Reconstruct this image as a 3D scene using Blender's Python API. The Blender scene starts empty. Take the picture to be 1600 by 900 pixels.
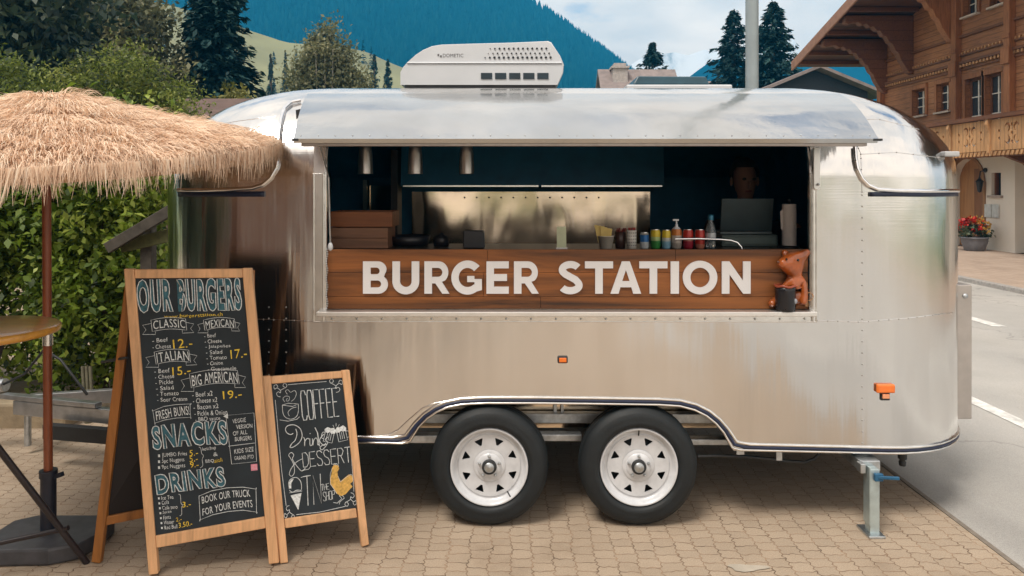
import bpy, math, random
import numpy as np
from mathutils import Vector, Matrix
from mathutils.geometry import tessellate_polygon
from mathutils.bvhtree import BVHTree

random.seed(7)
rng = np.random.default_rng(7)
R = math.radians
PI = math.pi
SC = bpy.context.scene
COL = SC.collection

# ------------------------------------------------------------------ camera
F, H, CX, CY = 1155.0, 1.66, 800.0, 290.0      # focal length in px of the 1600 px photo, eye height, horizon
cam = bpy.data.objects.new('camera', bpy.data.cameras.new('camera'))
COL.objects.link(cam)
cam.location = (0, 0, H)
cam.rotation_euler = (R(90), 0, 0)
cam.data.sensor_width = 36.0
cam.data.lens = F / 1600 * 36.0
cam.data.shift_y = -(450 - CY) / 1600
cam.data.clip_start = 0.05
cam.data.clip_end = 9000
SC.camera = cam

# ------------------------------------------------------------------ light
SUN_EL, SUN_AZ = 61.0, 218.0                   # azimuth the light comes from, degrees clockwise from +Y
world = bpy.data.worlds.new('World')
SC.world = world
world.use_nodes = True
wn, wl = world.node_tree.nodes, world.node_tree.links
for n in list(wn):
    wn.remove(n)
w_out = wn.new('ShaderNodeOutputWorld')
w_bg = wn.new('ShaderNodeBackground')
w_sky = wn.new('ShaderNodeTexSky')
w_sky.sky_type = 'NISHITA'
w_sky.sun_disc = False
w_sky.sun_elevation = R(SUN_EL)
w_sky.sun_rotation = R(SUN_AZ)
w_sky.air_density = 1.2
w_sky.dust_density = 1.0
w_tc = wn.new('ShaderNodeTexCoord')
w_map = wn.new('ShaderNodeMapping')
w_map.inputs['Scale'].default_value = (1.0, 1.0, 2.6)
w_map.inputs['Location'].default_value = (0.35, 0.1, 0.0)
w_n1 = wn.new('ShaderNodeTexNoise')
w_n1.inputs['Scale'].default_value = 2.6
w_n1.inputs['Detail'].default_value = 9
w_n1.inputs['Roughness'].default_value = 0.58
w_n1.inputs['Distortion'].default_value = 0.25
w_r1 = wn.new('ShaderNodeValToRGB')
w_r1.color_ramp.elements[0].position = 0.31
w_r1.color_ramp.elements[0].color = (0, 0, 0, 1)
w_r1.color_ramp.elements[1].position = 0.42
w_r1.color_ramp.elements[1].color = (1, 1, 1, 1)
w_n2 = wn.new('ShaderNodeTexNoise')
w_n2.inputs['Scale'].default_value = 5.5
w_n2.inputs['Detail'].default_value = 8
w_r2 = wn.new('ShaderNodeValToRGB')
CLOUD = 7.3
w_r2.color_ramp.elements[0].position = 0.3
w_r2.color_ramp.elements[0].color = (0.76 * CLOUD, 0.73 * CLOUD, 0.70 * CLOUD, 1)
w_r2.color_ramp.elements[1].position = 0.62
w_r2.color_ramp.elements[1].color = (1.24 * CLOUD, 1.08 * CLOUD, 0.92 * CLOUD, 1)
w_mix = wn.new('ShaderNodeMix')
w_mix.data_type = 'RGBA'
wl.new(w_tc.outputs['Generated'], w_map.inputs['Vector'])
wl.new(w_map.outputs['Vector'], w_n1.inputs['Vector'])
wl.new(w_map.outputs['Vector'], w_n2.inputs['Vector'])
wl.new(w_n1.outputs['Fac'], w_r1.inputs['Fac'])
wl.new(w_n2.outputs['Fac'], w_r2.inputs['Fac'])
wl.new(w_r1.outputs['Color'], w_mix.inputs[0])
wl.new(w_sky.outputs['Color'], w_mix.inputs[6])
wl.new(w_r2.outputs['Color'], w_mix.inputs[7])
wl.new(w_mix.outputs[2], w_bg.inputs['Color'])
w_bg.inputs['Strength'].default_value = 0.10
wl.new(w_bg.outputs['Background'], w_out.inputs['Surface'])

sun = bpy.data.objects.new('sun', bpy.data.lights.new('sun', 'SUN'))
COL.objects.link(sun)
sun.data.energy = 1.9
sun.data.angle = R(20)
sun.data.color = (1.0, 0.92, 0.82)
sd = Vector((math.sin(R(SUN_AZ)) * math.cos(R(SUN_EL)), math.cos(R(SUN_AZ)) * math.cos(R(SUN_EL)), math.sin(R(SUN_EL))))
sun.rotation_euler = sd.to_track_quat('Z', 'Y').to_euler()

SC.view_settings.view_transform = 'Standard'
SC.view_settings.look = 'None'
SC.view_settings.exposure = 0.86
SC.view_settings.gamma = 1.0
SC.render.engine = 'CYCLES'
SC.cycles.use_denoising = True
SC.cycles.max_bounces = 8
SC.cycles.volume_bounces = 0
SC.cycles.caustics_reflective = False
SC.cycles.caustics_refractive = False


# ------------------------------------------------------------------ helpers
def at(px, py, Y):
    return Vector(((px - CX) / F * Y, Y, H - (py - CY) / F * Y))


def raydir(px, py):
    return Vector(((px - CX) / F, 1.0, -(py - CY) / F))


EYE = Vector((0, 0, H))


def on_plane(px, py, p0, n):
    d = raydir(px, py)
    t = (p0 - EYE).dot(n) / d.dot(n)
    return EYE + d * t


ORG = {}


class MB:
    """collects shapes and links them as ONE mesh object"""

    def __init__(self):
        self.v, self.f, self.m, self.s, self.n = [], [], [], [], {}

    def add(self, vs, fs, mat=0, smooth=False):
        b = len(self.v)
        self.v += [tuple(p) for p in vs]
        for f in fs:
            self.f.append(tuple(i + b for i in f))
            self.m.append(mat)
            self.s.append(smooth)
        return b

    def box(self, c, s, mat=0, rz=0.0, M=None):
        x, y, z = s[0] / 2, s[1] / 2, s[2] / 2
        vs = [Vector((sx * x, sy * y, sz * z)) for sz in (-1, 1) for sy in (-1, 1) for sx in (-1, 1)]
        m = M if M is not None else Matrix.Rotation(rz, 3, 'Z')
        c = Vector(c)
        vs = [m @ p + c for p in vs]
        self.add(vs, [(0, 2, 3, 1), (4, 5, 7, 6), (0, 1, 5, 4), (2, 6, 7, 3), (0, 4, 6, 2), (1, 3, 7, 5)], mat)
        return self

    def span(self, x0, x1, y0, y1, z0, z1, mat=0):
        return self.box(((x0 + x1) / 2, (y0 + y1) / 2, (z0 + z1) / 2), (abs(x1 - x0), abs(y1 - y0), abs(z1 - z0)), mat)

    def bar(self, p, q, w, h, up=(0, 0, 1), mat=0):
        p, q = Vector(p), Vector(q)
        d = (q - p)
        L = d.length
        d.normalize()
        u = Vector(up)
        s = d.cross(u)
        if s.length < 1e-4:
            s = d.cross(Vector((0, 1, 0)))
        s.normalize()
        u = s.cross(d)
        M = Matrix((d, s, u)).transposed()
        return self.box((p + q) / 2, (L, w, h), mat, M=M)

    def slab(self, pts, dv, mat=0):
        n = len(pts)
        dv = Vector(dv)
        a = [Vector(p) for p in pts]
        b = [p + dv for p in a]
        fs = [tuple(range(n)), tuple(range(2 * n - 1, n - 1, -1))]
        fs += [(i, i + n, (i + 1) % n + n, (i + 1) % n) for i in range(n)]
        nn = Vector((0, 0, 0))
        for i in range(n):
            nn += a[i].cross(a[(i + 1) % n])
        if nn.dot(dv) > 0:
            fs = [tuple(reversed(f)) for f in fs]
        self.add(a + b, fs, mat)
        return self

    def tube(self, pts, r, seg=8, mat=0, caps=True, smooth=True, closed=False):
        pts = [Vector(p) for p in pts]
        n = len(pts)
        rr = r if isinstance(r, (list, tuple)) else [r] * n
        vs, fs = [], []
        pu = None
        for i, p in enumerate(pts):
            if closed:
                d = pts[(i + 1) % n] - pts[i - 1]
            else:
                d = pts[min(i + 1, n - 1)] - pts[max(i - 1, 0)]
            if d.length < 1e-9:
                d = Vector((0, 0, 1))
            d.normalize()
            if pu is None:
                u = d.orthogonal().normalized()
            else:
                u = pu - d * pu.dot(d)
                u = u.normalized() if u.length > 1e-6 else d.orthogonal().normalized()
            pu = u
            w = d.cross(u)
            for k in range(seg):
                a = 2 * PI * k / seg
                vs.append(p + (u * math.cos(a) + w * math.sin(a)) * rr[i])
        m = n if closed else n - 1
        for i in range(m):
            j = (i + 1) % n
            for k in range(seg):
                k2 = (k + 1) % seg
                fs.append((i * seg + k, i * seg + k2, j * seg + k2, j * seg + k))
        self.add(vs, fs, mat, smooth)
        if caps and not closed:
            self.add(vs[:seg], [tuple(reversed(range(seg)))], mat)
            self.add(vs[-seg:], [tuple(range(seg))], mat)
        return self

    def lathe(self, prof, c, M=None, seg=32, mat=0, smooth=True):
        """profile of (radius, height) turned about local Z; M maps local to world"""
        c = Vector(c)
        M = M or Matrix.Identity(3)
        vs, fs = [], []
        for (r, z) in prof:
            for k in range(seg):
                a = 2 * PI * k / seg
                vs.append(M @ Vector((r * math.cos(a), r * math.sin(a), z)) + c)
        for i in range(len(prof) - 1):
            for k in range(seg):
                k2 = (k + 1) % seg
                fs.append((i * seg + k, i * seg + k2, (i + 1) * seg + k2, (i + 1) * seg + k))
        self.add(vs, fs, mat, smooth)
        return self

    def ball(self, c, r, seg=10, rings=6, mat=0, M=None):
        rx, ry, rz = r if isinstance(r, (tuple, list)) else (r, r, r)
        c = Vector(c)
        vs, fs = [], []
        for i in range(rings + 1):
            t = PI * i / rings
            for k in range(seg):
                a = 2 * PI * k / seg
                p = Vector((rx * math.sin(t) * math.cos(a), ry * math.sin(t) * math.sin(a), rz * math.cos(t)))
                vs.append((M @ p if M else p) + c)
        for i in range(rings):
            for k in range(seg):
                k2 = (k + 1) % seg
                fs.append((i * seg + k, (i + 1) * seg + k, (i + 1) * seg + k2, i * seg + k2))
        self.add(vs, fs, mat, True)
        return self

    def holed(self, outer, holes, place, depth, mat=0):
        """flat plate with holes: 2D loops, place(x, y, d) -> point"""
        loops = [outer] + list(holes)
        flat = [p for l in loops for p in l]
        tri = tessellate_polygon([[Vector((p[0], p[1], 0)) for p in l] for l in loops])
        n = len(flat)
        vs = [place(p[0], p[1], 0) for p in flat] + [place(p[0], p[1], depth) for p in flat]
        fs = [tuple(t) for t in tri] + [tuple(i + n for i in reversed(t)) for t in tri]
        b = 0
        for l in loops:
            k = len(l)
            fs += [(b + i, b + (i + 1) % k, b + (i + 1) % k + n, b + i + n) for i in range(k)]
            b += k
        self.add(vs, fs, mat)
        return self

    def build(self, name, mats, parent=None, bevel=0.0, org=None, rnd=False, segs=2):
        if not isinstance(mats, (list, tuple)):
            mats = [mats]
        me = bpy.data.meshes.new(name)
        if parent is not None:
            org = ORG[parent.name]
        o0 = Vector(org) if org is not None else Vector((0, 0, 0))
        vs = [(p[0] - o0.x, p[1] - o0.y, p[2] - o0.z) for p in self.v]
        me.from_pydata(vs, [], self.f)
        for mt in mats:
            me.materials.append(mt)
        me.polygons.foreach_set('material_index', self.m)
        me.polygons.foreach_set('use_smooth', self.s)
        if rnd:
            a = me.attributes.new('rnd', 'FLOAT', 'FACE')
            a.data.foreach_set('value', rng.random(len(self.f)).astype(np.float32))
        me.update()
        o = bpy.data.objects.new(name, me)
        COL.objects.link(o)
        if parent is not None:
            o.parent = parent
        else:
            o.location = o0
        ORG[o.name] = o0
        if bevel > 0:
            md = o.modifiers.new('bevel', 'BEVEL')
            md.width = bevel
            md.segments = segs
            md.limit_method = 'ANGLE'
            md.angle_limit = R(40)
        return o


def tag(o, label=None, cat=None, group=None, kind=None):
    if label:
        o['label'] = label
    if cat:
        o['category'] = cat
    if group:
        o['group'] = group
    if kind:
        o['kind'] = kind
    return o


def thing(name, label, cat, loc, group=None):
    o = bpy.data.objects.new(name, None)
    COL.objects.link(o)
    o.empty_display_size = 0.1
    o.location = loc
    ORG[o.name] = Vector(loc)
    return tag(o, label, cat, group)


def np_mesh(name, V, Q, mat, parent=None, org=None, rnd=None, smooth=False):
    """big mesh straight from numpy: V (n,3), Q (m,4) or (m,3)"""
    o0 = ORG[parent.name] if parent is not None else Vector(org if org is not None else (0, 0, 0))
    V = np.asarray(V, np.float32) - np.array(o0, np.float32)
    me = bpy.data.meshes.new(name)
    k = Q.shape[1]
    me.vertices.add(len(V))
    me.vertices.foreach_set('co', V.ravel())
    me.loops.add(Q.size)
    me.loops.foreach_set('vertex_index', Q.astype(np.int32).ravel())
    me.polygons.add(len(Q))
    me.polygons.foreach_set('loop_start', np.arange(0, Q.size, k, dtype=np.int32))
    if smooth:
        me.polygons.foreach_set('use_smooth', np.ones(len(Q), bool))
    me.update(calc_edges=True)
    if rnd is not None:
        a = me.attributes.new('rnd', 'FLOAT', 'FACE')
        a.data.foreach_set('value', np.asarray(rnd, np.float32))
    for m in (mat if isinstance(mat, (list, tuple)) else [mat]):
        me.materials.append(m)
    o = bpy.data.objects.new(name, me)
    COL.objects.link(o)
    if parent is not None:
        o.parent = parent
    else:
        o.location = o0
    ORG[o.name] = o0
    return o


# ------------------------------------------------------------------ materials
def nodes_of(name):
    m = bpy.data.materials.new(name)
    m.use_nodes = True
    nt = m.node_tree
    return m, nt.nodes, nt.links, nt.nodes['Principled BSDF']


def tex_vec(N, L, scale=(1, 1, 1), rot=(0, 0, 0), world_space=True):
    if world_space:
        g = N.new('ShaderNodeNewGeometry').outputs['Position']
    else:
        g = N.new('ShaderNodeTexCoord').outputs['Object']
    mp = N.new('ShaderNodeMapping')
    mp.inputs['Scale'].default_value = scale
    mp.inputs['Rotation'].default_value = rot
    L.new(g, mp.inputs['Vector'])
    return mp.outputs['Vector']


def ramp(N, L, src, stops):
    r = N.new('ShaderNodeValToRGB')
    e = r.color_ramp.elements
    while len(e) < len(stops):
        e.new(0.5)
    for i, (p, c) in enumerate(stops):
        e[i].position = p
        e[i].color = (c[0], c[1], c[2], 1)
    L.new(src, r.inputs['Fac'])
    return r.outputs['Color']


def noise(N, L, vec, scale, detail=5, rough=0.55, dist=0.0):
    t = N.new('ShaderNodeTexNoise')
    t.inputs['Scale'].default_value = scale
    t.inputs['Detail'].default_value = detail
    t.inputs['Roughness'].default_value = rough
    t.inputs['Distortion'].default_value = dist
    L.new(vec, t.inputs['Vector'])
    return t.outputs['Fac']


def bump(N, L, P, src, strength, dist=0.01):
    b = N.new('ShaderNodeBump')
    b.inputs['Strength'].default_value = strength
    b.inputs['Distance'].default_value = dist
    L.new(src, b.inputs['Height'])
    L.new(b.outputs['Normal'], P.inputs['Normal'])
    return b


def sc3(c, k):
    return (min(c[0] * k, 1), min(c[1] * k, 1), min(c[2] * k, 1))


def mat(name, col, rough=0.6, metal=0.0, var=0.18, scale=9, bmp=0.0, bscale=60, stretch=(1, 1, 1), coat=0.0, world_space=False):
    m, N, L, P = nodes_of(name)
    v = tex_vec(N, L, stretch, world_space=world_space)
    f = noise(N, L, v, scale)
    c = ramp(N, L, f, [(0.3, sc3(col, 1 - var)), (0.7, sc3(col, 1 + var))])
    L.new(c, P.inputs['Base Color'])
    P.inputs['Roughness'].default_value = rough
    P.inputs['Metallic'].default_value = metal
    P.inputs['Coat Weight'].default_value = coat
    if bmp > 0:
        bump(N, L, P, noise(N, L, v, bscale, 4), bmp)
    return m


def wood(name, col, axis=0, rough=0.5, var=0.3, scale=1.0, coat=0.0, world_space=True, bmp=0.15):
    m, N, L, P = nodes_of(name)
    st = [22, 22, 22]
    st[axis] = 1.6
    v = tex_vec(N, L, tuple(s * scale for s in st), world_space=world_space)
    f = noise(N, L, v, 1.6, 8, 0.62, 0.8)
    c = ramp(N, L, f, [(0.28, sc3(col, 1 - var * 1.6)), (0.5, col), (0.72, sc3(col, 1 + var))])
    L.new(c, P.inputs['Base Color'])
    P.inputs['Roughness'].default_value = rough
    P.inputs['Coat Weight'].default_value = coat
    bump(N, L, P, f, bmp, 0.004)
    return m


def leafmat(name, stops, trans=0.35, rough=0.55, spec=0.5):
    m, N, L, P = nodes_of(name)
    a = N.new('ShaderNodeAttribute')
    a.attribute_name = 'rnd'
    c = ramp(N, L, a.outputs['Fac'], stops)
    L.new(c, P.inputs['Base Color'])
    P.inputs['Roughness'].default_value = rough
    P.inputs['Specular IOR Level'].default_value = spec
    t = N.new('ShaderNodeBsdfTranslucent')
    L.new(c, t.inputs['Color'])
    mx = N.new('ShaderNodeMixShader')
    mx.inputs['Fac'].default_value = trans
    L.new(P.outputs['BSDF'], mx.inputs[1])
    L.new(t.outputs['BSDF'], mx.inputs[2])
    L.new(mx.outputs['Shader'], N['Material Output'].inputs['Surface'])
    return m


def aluminium(name, col=(0.80, 0.785, 0.76), rough=0.27, wave=0.55, streak=0.0):
    """brushed skin: reflections smear vertically, broad dents distort them"""
    m, N, L, P = nodes_of(name)
    P.inputs['Metallic'].default_value = 1.0
    v1 = tex_vec(N, L, (3.2, 3.2, 0.35))
    f1 = noise(N, L, v1, 1.0, 3, 0.5)
    c = ramp(N, L, f1, [(0.25, sc3(col, 0.87)), (0.75, sc3(col, 1.06))])
    L.new(c, P.inputs['Base Color'])
    v2 = tex_vec(N, L, (1.5, 1.5, 0.8))
    f2 = noise(N, L, v2, 1.6, 2, 0.4)
    v3 = tex_vec(N, L, (4.0, 4.0, 260))
    f3 = noise(N, L, v3, 1.0, 2, 0.5)
    mr = N.new('ShaderNodeMapRange')
    mr.inputs['To Min'].default_value = rough - 0.06
    mr.inputs['To Max'].default_value = rough + 0.08
    L.new(f1, mr.inputs['Value'])
    L.new(mr.outputs['Result'], P.inputs['Roughness'])
    P.inputs['Anisotropic'].default_value = 0.7
    P.inputs['Anisotropic Rotation'].default_value = 0.25
    tg = N.new('ShaderNodeTangent')
    tg.direction_type = 'RADIAL'
    tg.axis = 'Z'
    L.new(tg.outputs['Tangent'], P.inputs['Tangent'])
    b1 = N.new('ShaderNodeBump')
    b1.inputs['Strength'].default_value = wave
    b1.inputs['Distance'].default_value = 0.02
    L.new(f2, b1.inputs['Height'])
    b2 = N.new('ShaderNodeBump')
    b2.inputs['Strength'].default_value = 0.10
    b2.inputs['Distance'].default_value = 0.0012
    L.new(f3, b2.inputs['Height'])
    b3 = N.new('ShaderNodeBump')
    b3.inputs['Strength'].default_value = streak
    b3.inputs['Distance'].default_value = 0.006
    L.new(noise(N, L, tex_vec(N, L, (5.5, 5.5, 0.28)), 1.0, 4, 0.55), b3.inputs['Height'])
    L.new(b1.outputs['Normal'], b3.inputs['Normal'])
    L.new(b3.outputs['Normal'], b2.inputs['Normal'])
    L.new(b2.outputs['Normal'], P.inputs['Normal'])
    return m


def pavers(name, base, size=(0.19, 0.125), zig=0.014):
    """interlocking concrete pavers: running bond whose long joints zigzag"""
    m, N, L, P = nodes_of(name)
    g = N.new('ShaderNodeNewGeometry').outputs['Position']
    sp = N.new('ShaderNodeSeparateXYZ')
    L.new(g, sp.inputs[0])

    def math_(op, a, b=None):
        n = N.new('ShaderNodeMath')
        n.operation = op
        for i, x in enumerate((a, b)):
            if x is None:
                continue
            if isinstance(x, (int, float)):
                n.inputs[i].default_value = x
            else:
                L.new(x, n.inputs[i])
        return n.outputs[0]
    px, py = sp.outputs['X'], sp.outputs['Y']
    zx = math_('PINGPONG', py, size[0] / 4)
    zy = math_('PINGPONG', px, size[1] / 4)
    wob = noise(N, L, tex_vec(N, L, (1, 1, 1)), 7.0, 3)
    wv = math_('MULTIPLY', math_('SUBTRACT', wob, 0.5), 0.06)
    nx = math_('ADD', math_('ADD', px, wv), math_('MULTIPLY', zx, zig / (size[0] / 4)))
    ny = math_('ADD', math_('ADD', py, wv), math_('MULTIPLY', zy, 0.5 * zig / (size[1] / 4)))
    cb = N.new('ShaderNodeCombineXYZ')
    L.new(ny, cb.inputs[0])
    L.new(nx, cb.inputs[1])
    bt = N.new('ShaderNodeTexBrick')
    bt.inputs['Scale'].default_value = 1.0
    bt.inputs['Brick Width'].default_value = size[0]
    bt.inputs['Row Height'].default_value = size[1]
    bt.inputs['Mortar Size'].default_value = 0.0028
    bt.inputs['Mortar Smooth'].default_value = 0.35
    bt.inputs['Bias'].default_value = 0.0
    bt.inputs['Color1'].default_value = (*sc3(base, 0.94), 1)
    bt.inputs['Color2'].default_value = (*sc3(base, 1.05), 1)
    bt.inputs['Mortar'].default_value = (*sc3((base[0], base[1] * 0.88, base[2] * 0.8), 0.42), 1)
    L.new(cb.outputs[0], bt.inputs['Vector'])
    jn = noise(N, L, tex_vec(N, L, (1, 1, 1)), 9, 4, 0.7)
    jc = (base[0], base[1] * 0.86, base[2] * 0.76)
    L.new(ramp(N, L, jn, [(0.36, sc3(jc, 0.32)), (0.48, sc3(jc, 0.62)), (0.60, sc3(jc, 0.92))]), bt.inputs['Mortar'])
    f = noise(N, L, tex_vec(N, L, (1, 1, 1)), 1.3, 7, 0.65)
    st = ramp(N, L, f, [(0.28, (0.66, 0.63, 0.60)), (0.46, (0.92, 0.91, 0.90)), (0.62, (1, 1, 1)), (0.78, (0.98, 1.0, 1.02))])
    f2 = noise(N, L, tex_vec(N, L, (1, 1, 1)), 160, 3, 0.7)
    gr = ramp(N, L, f2, [(0.3, (0.62, 0.61, 0.60)), (0.65, (1.0, 1.0, 1.0))])
    m1 = N.new('ShaderNodeMix')
    m1.data_type = 'RGBA'
    m1.blend_type = 'MULTIPLY'
    m1.inputs[0].default_value = 1.0
    L.new(bt.outputs['Color'], m1.inputs[6])
    L.new(st, m1.inputs[7])
    m2 = N.new('ShaderNodeMix')
    m2.data_type = 'RGBA'
    m2.blend_type = 'MULTIPLY'
    m2.inputs[0].default_value = 0.8
    L.new(m1.outputs[2], m2.inputs[6])
    L.new(gr, m2.inputs[7])
    L.new(m2.outputs[2], P.inputs['Base Color'])
    P.inputs['Roughness'].default_value = 0.8
    b = bump(N, L, P, bt.outputs['Fac'], 0.7, 0.006)
    b.invert = True
    return m


def asphalt(name):
    m, N, L, P = nodes_of(name)
    v = tex_vec(N, L)
    f = noise(N, L, v, 0.9, 8, 0.6)
    g = noise(N, L, v, 220, 3, 0.7)
    c1 = ramp(N, L, f, [(0.3, (0.43, 0.415, 0.39)), (0.7, (0.54, 0.52, 0.49))])
    c2 = ramp(N, L, g, [(0.3, (0.6, 0.6, 0.6)), (0.7, (1.0, 1.0, 1.0))])
    vo = N.new('ShaderNodeTexVoronoi')
    vo.feature = 'DISTANCE_TO_EDGE'
    vo.inputs['Scale'].default_value = 0.28
    dv = N.new('ShaderNodeVectorMath')
    dv.operation = 'ADD'
    wn_ = N.new('ShaderNodeTexNoise')
    wn_.inputs['Scale'].default_value = 2.2
    wn_.inputs['Detail'].default_value = 6
    L.new(v, wn_.inputs['Vector'])
    L.new(v, dv.inputs[0])
    L.new(wn_.outputs['Color'], dv.inputs[1])
    L.new(dv.outputs[0], vo.inputs['Vector'])
    ck_ = ramp(N, L, vo.outputs['Distance'], [(0.0, (0.70, 0.70, 0.70)), (0.003, (0.85, 0.85, 0.85)), (0.006, (1, 1, 1))])
    pt_ = ramp(N, L, noise(N, L, tex_vec(N, L, (1.0, 0.25, 1)), 0.8, 4, 0.5), [(0.40, (0.88, 0.88, 0.88)), (0.45, (1, 1, 1)), (0.7, (1.06, 1.05, 1.03))])
    cur = c1
    for layer in (c2, ck_, pt_):
        mx = N.new('ShaderNodeMix')
        mx.data_type = 'RGBA'
        mx.blend_type = 'MULTIPLY'
        mx.inputs[0].default_value = 1
        L.new(cur, mx.inputs[6])
        L.new(layer, mx.inputs[7])
        cur = mx.outputs[2]
    L.new(cur, P.inputs['Base Color'])
    P.inputs['Roughness'].default_value = 0.85
    bump(N, L, P, g, 0.5, 0.004)
    return m


ALU = aluminium('brushed_aluminium', (0.79, 0.785, 0.78), 0.14, 1.3, 1.0)
RIVET = mat('dull_rivet', (0.40, 0.38, 0.36), 0.55, 0.6, 0.1, 20)
RAIL_T = mat('rail_aluminium', (0.42, 0.38, 0.36), 0.4, 0.9, 0.1, 20)
ALU_HATCH = aluminium('hatch_aluminium', (0.57, 0.59, 0.605), 0.14, 0.9, 0.4)
ALU_TRIM = mat('trim_aluminium', (0.78, 0.77, 0.75), 0.25, 1.0, 0.08, 20)
CHROME = mat('polished_rail', (0.85, 0.85, 0.87), 0.10, 1.0, 0.05, 20)
STEEL = mat('galvanised_steel', (0.52, 0.55, 0.57), 0.45, 1.0, 0.2, 30, 0.05)
INOX = aluminium('warm_tinted_steel', (0.78, 0.64, 0.48), 0.12, 2.2)  # warm reflection from outside is tinted into this colour
BLACK = mat('black_rubber', (0.018, 0.02, 0.022), 0.55, 0, 0.2, 30)
TYRE = mat('tyre_rubber', (0.005, 0.008, 0.010), 0.62, 0, 0.3, 14, 0.15, 90)
RIMW = mat('rim_white_paint', (0.58, 0.60, 0.63), 0.35, 0, 0.10, 22, coat=0.3)
NAVY = mat('navy_rubber_strip', (0.012, 0.02, 0.055), 0.4)
DARKWALL = mat('dark_interior_lining', (0.012, 0.14, 0.26), 0.6)
DARKFLOOR = mat('dark_floor', (0.02, 0.02, 0.022), 0.7)
ORANGE = mat('orange_lens', (0.85, 0.19, 0.02), 0.2, 0, 0.08, 20, coat=0.6)
PLASTIC_W = mat('white_plastic', (0.66, 0.69, 0.73), 0.35, 0, 0.04, 6)
SIGNWOOD = wood('stained_plank', (0.22, 0.075, 0.017), 0, 0.55, 0.65, 0.30, 0.0)
LETTERW = mat('white_letter_paint', (0.78, 0.78, 0.80), 0.45, 0, 0.03, 6)
PINE = wood('pine_frame', (0.68, 0.39, 0.20), 2, 0.5, 0.22, 0.8)
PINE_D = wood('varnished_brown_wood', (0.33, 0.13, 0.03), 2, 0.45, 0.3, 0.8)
CHALKB = mat('chalkboard', (0.012, 0.020, 0.027), 0.7, 0, 0.35, 5)
CHALKB2 = mat('rear_chalkboard', (0.010, 0.006, 0.006), 0.7, 0, 0.2, 5)
CH_W = mat('white_chalk', (0.68, 0.72, 0.74), 0.9, 0, 0.3, 120, world_space=True)
CH_Y = mat('yellow_chalk', (0.80, 0.56, 0.06), 0.9, 0, 0.3, 120, world_space=True)
CH_T = mat('teal_chalk', (0.04, 0.12, 0.155), 0.9, 0, 0.45, 60, world_space=True)
CH_G = mat('ochre_chalk', (0.60, 0.36, 0.09), 0.9, 0, 0.3, 90, world_space=True)
CH_P = mat('pink_chalk', (0.72, 0.28, 0.36), 0.9, 0, 0.2, 90, world_space=True)

# ------------------------------------------------------------------ ground, road, pavements
def sheet(name, x0, x1, y0, y1, z, m, nx=1, ny=1):
    b = MB()
    b.add([(x0, y0, z), (x1, y0, z), (x1, y1, z), (x0, y1, z)], [(0, 1, 2, 3)])
    return tag(b.build(name, m), kind='structure')


GRASS = mat('meadow_ground', (0.10, 0.13, 0.04), 0.9, 0, 0.35, 0.4, world_space=True)
sheet('ground', -1500, 1500, -1500, 1500, -0.06, GRASS)
PAV = pavers('tan_pavers', (0.47, 0.375, 0.28), (0.074, 0.094), 0.010)
sheet('pavement', -14, 2.2, -14, 12, 0.0, PAV)
ASPH = asphalt('worn_asphalt')
sheet('road', 2.206, 7.85, -60, 90, -0.012, ASPH)
b = MB()
b.span(2.19, 2.215, -60, 90, -0.1, 0.004)
tag(b.build('kerb', mat('road_edge_stone', (0.20, 0.17, 0.14), 0.8, 0, 0.2, 20)), kind='structure')
PAV2 = pavers('pale_pavers', (0.50, 0.39, 0.31), (0.22, 0.16))
sheet('pavement', 7.97, 13.0, -60, 90, 0.05, PAV2)
b = MB()
b.span(7.85, 7.97, -60, 90, -0.1, 0.065)
tag(b.build('kerb', mat('granite_kerb', (0.33, 0.31, 0.29), 0.8, 0, 0.25, 30, world_space=True), bevel=0.015), kind='structure')
PAINT = mat('worn_road_paint', (0.66, 0.65, 0.62), 0.7, 0, 0.3, 14, world_space=True)
b = MB()
b.add([(3.52, -60, -0.008), (3.64, -60, -0.008), (3.64, 90, -0.008), (3.52, 90, -0.008)], [(0, 1, 2, 3)])
for k in range(-6, 9):
    y = 8.75 + k * 6.0
    b.add([(5.70, y, -0.008), (5.86, y, -0.008), (5.86, y + 1.9, -0.008), (5.70, y + 1.9, -0.008)], [(0, 1, 2, 3)])
tag(b.build('road_marking', PAINT), kind='structure')
b = MB()
pts = []
for i in range(14):
    a = 2 * PI * i / 14
    r = 1 + 0.25 * math.sin(3 * a + 1)
    pts.append((1.02 + 0.085 * r * math.cos(a), 3.205 + 0.03 * r * math.sin(a), 0.004))
b.add(pts, [tuple(range(14))])
tag(b.build('ground', mat('pale_cement_spot', (0.44, 0.39, 0.32), 0.8)), kind='structure')
# ------------------------------------------------------------------ food trailer
YS = 3.61                    # plane of the serving side
XC, HX, YC, HY = 0.27, 2.17, 4.61, 1.0
Z1, ZR = 1.70, 0.52          # where the roof curve starts, its height
trailer = thing('food_trailer', 'polished aluminium food trailer with rounded ends and open serving hatch', 'food trailer', (XC, YC, 0))


def zbot(x):
    return 0.389 - 0.0208 * x


K = 12                       # steps per plan corner
OPX0, OPX1 = -0.906, 1.453   # serving opening
FRONT_ST = [-1.0, -0.93, OPX0 - XC, -0.8, -0.4, 0.0, 0.4, 0.8, OPX1 - XC, 1.25]


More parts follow.
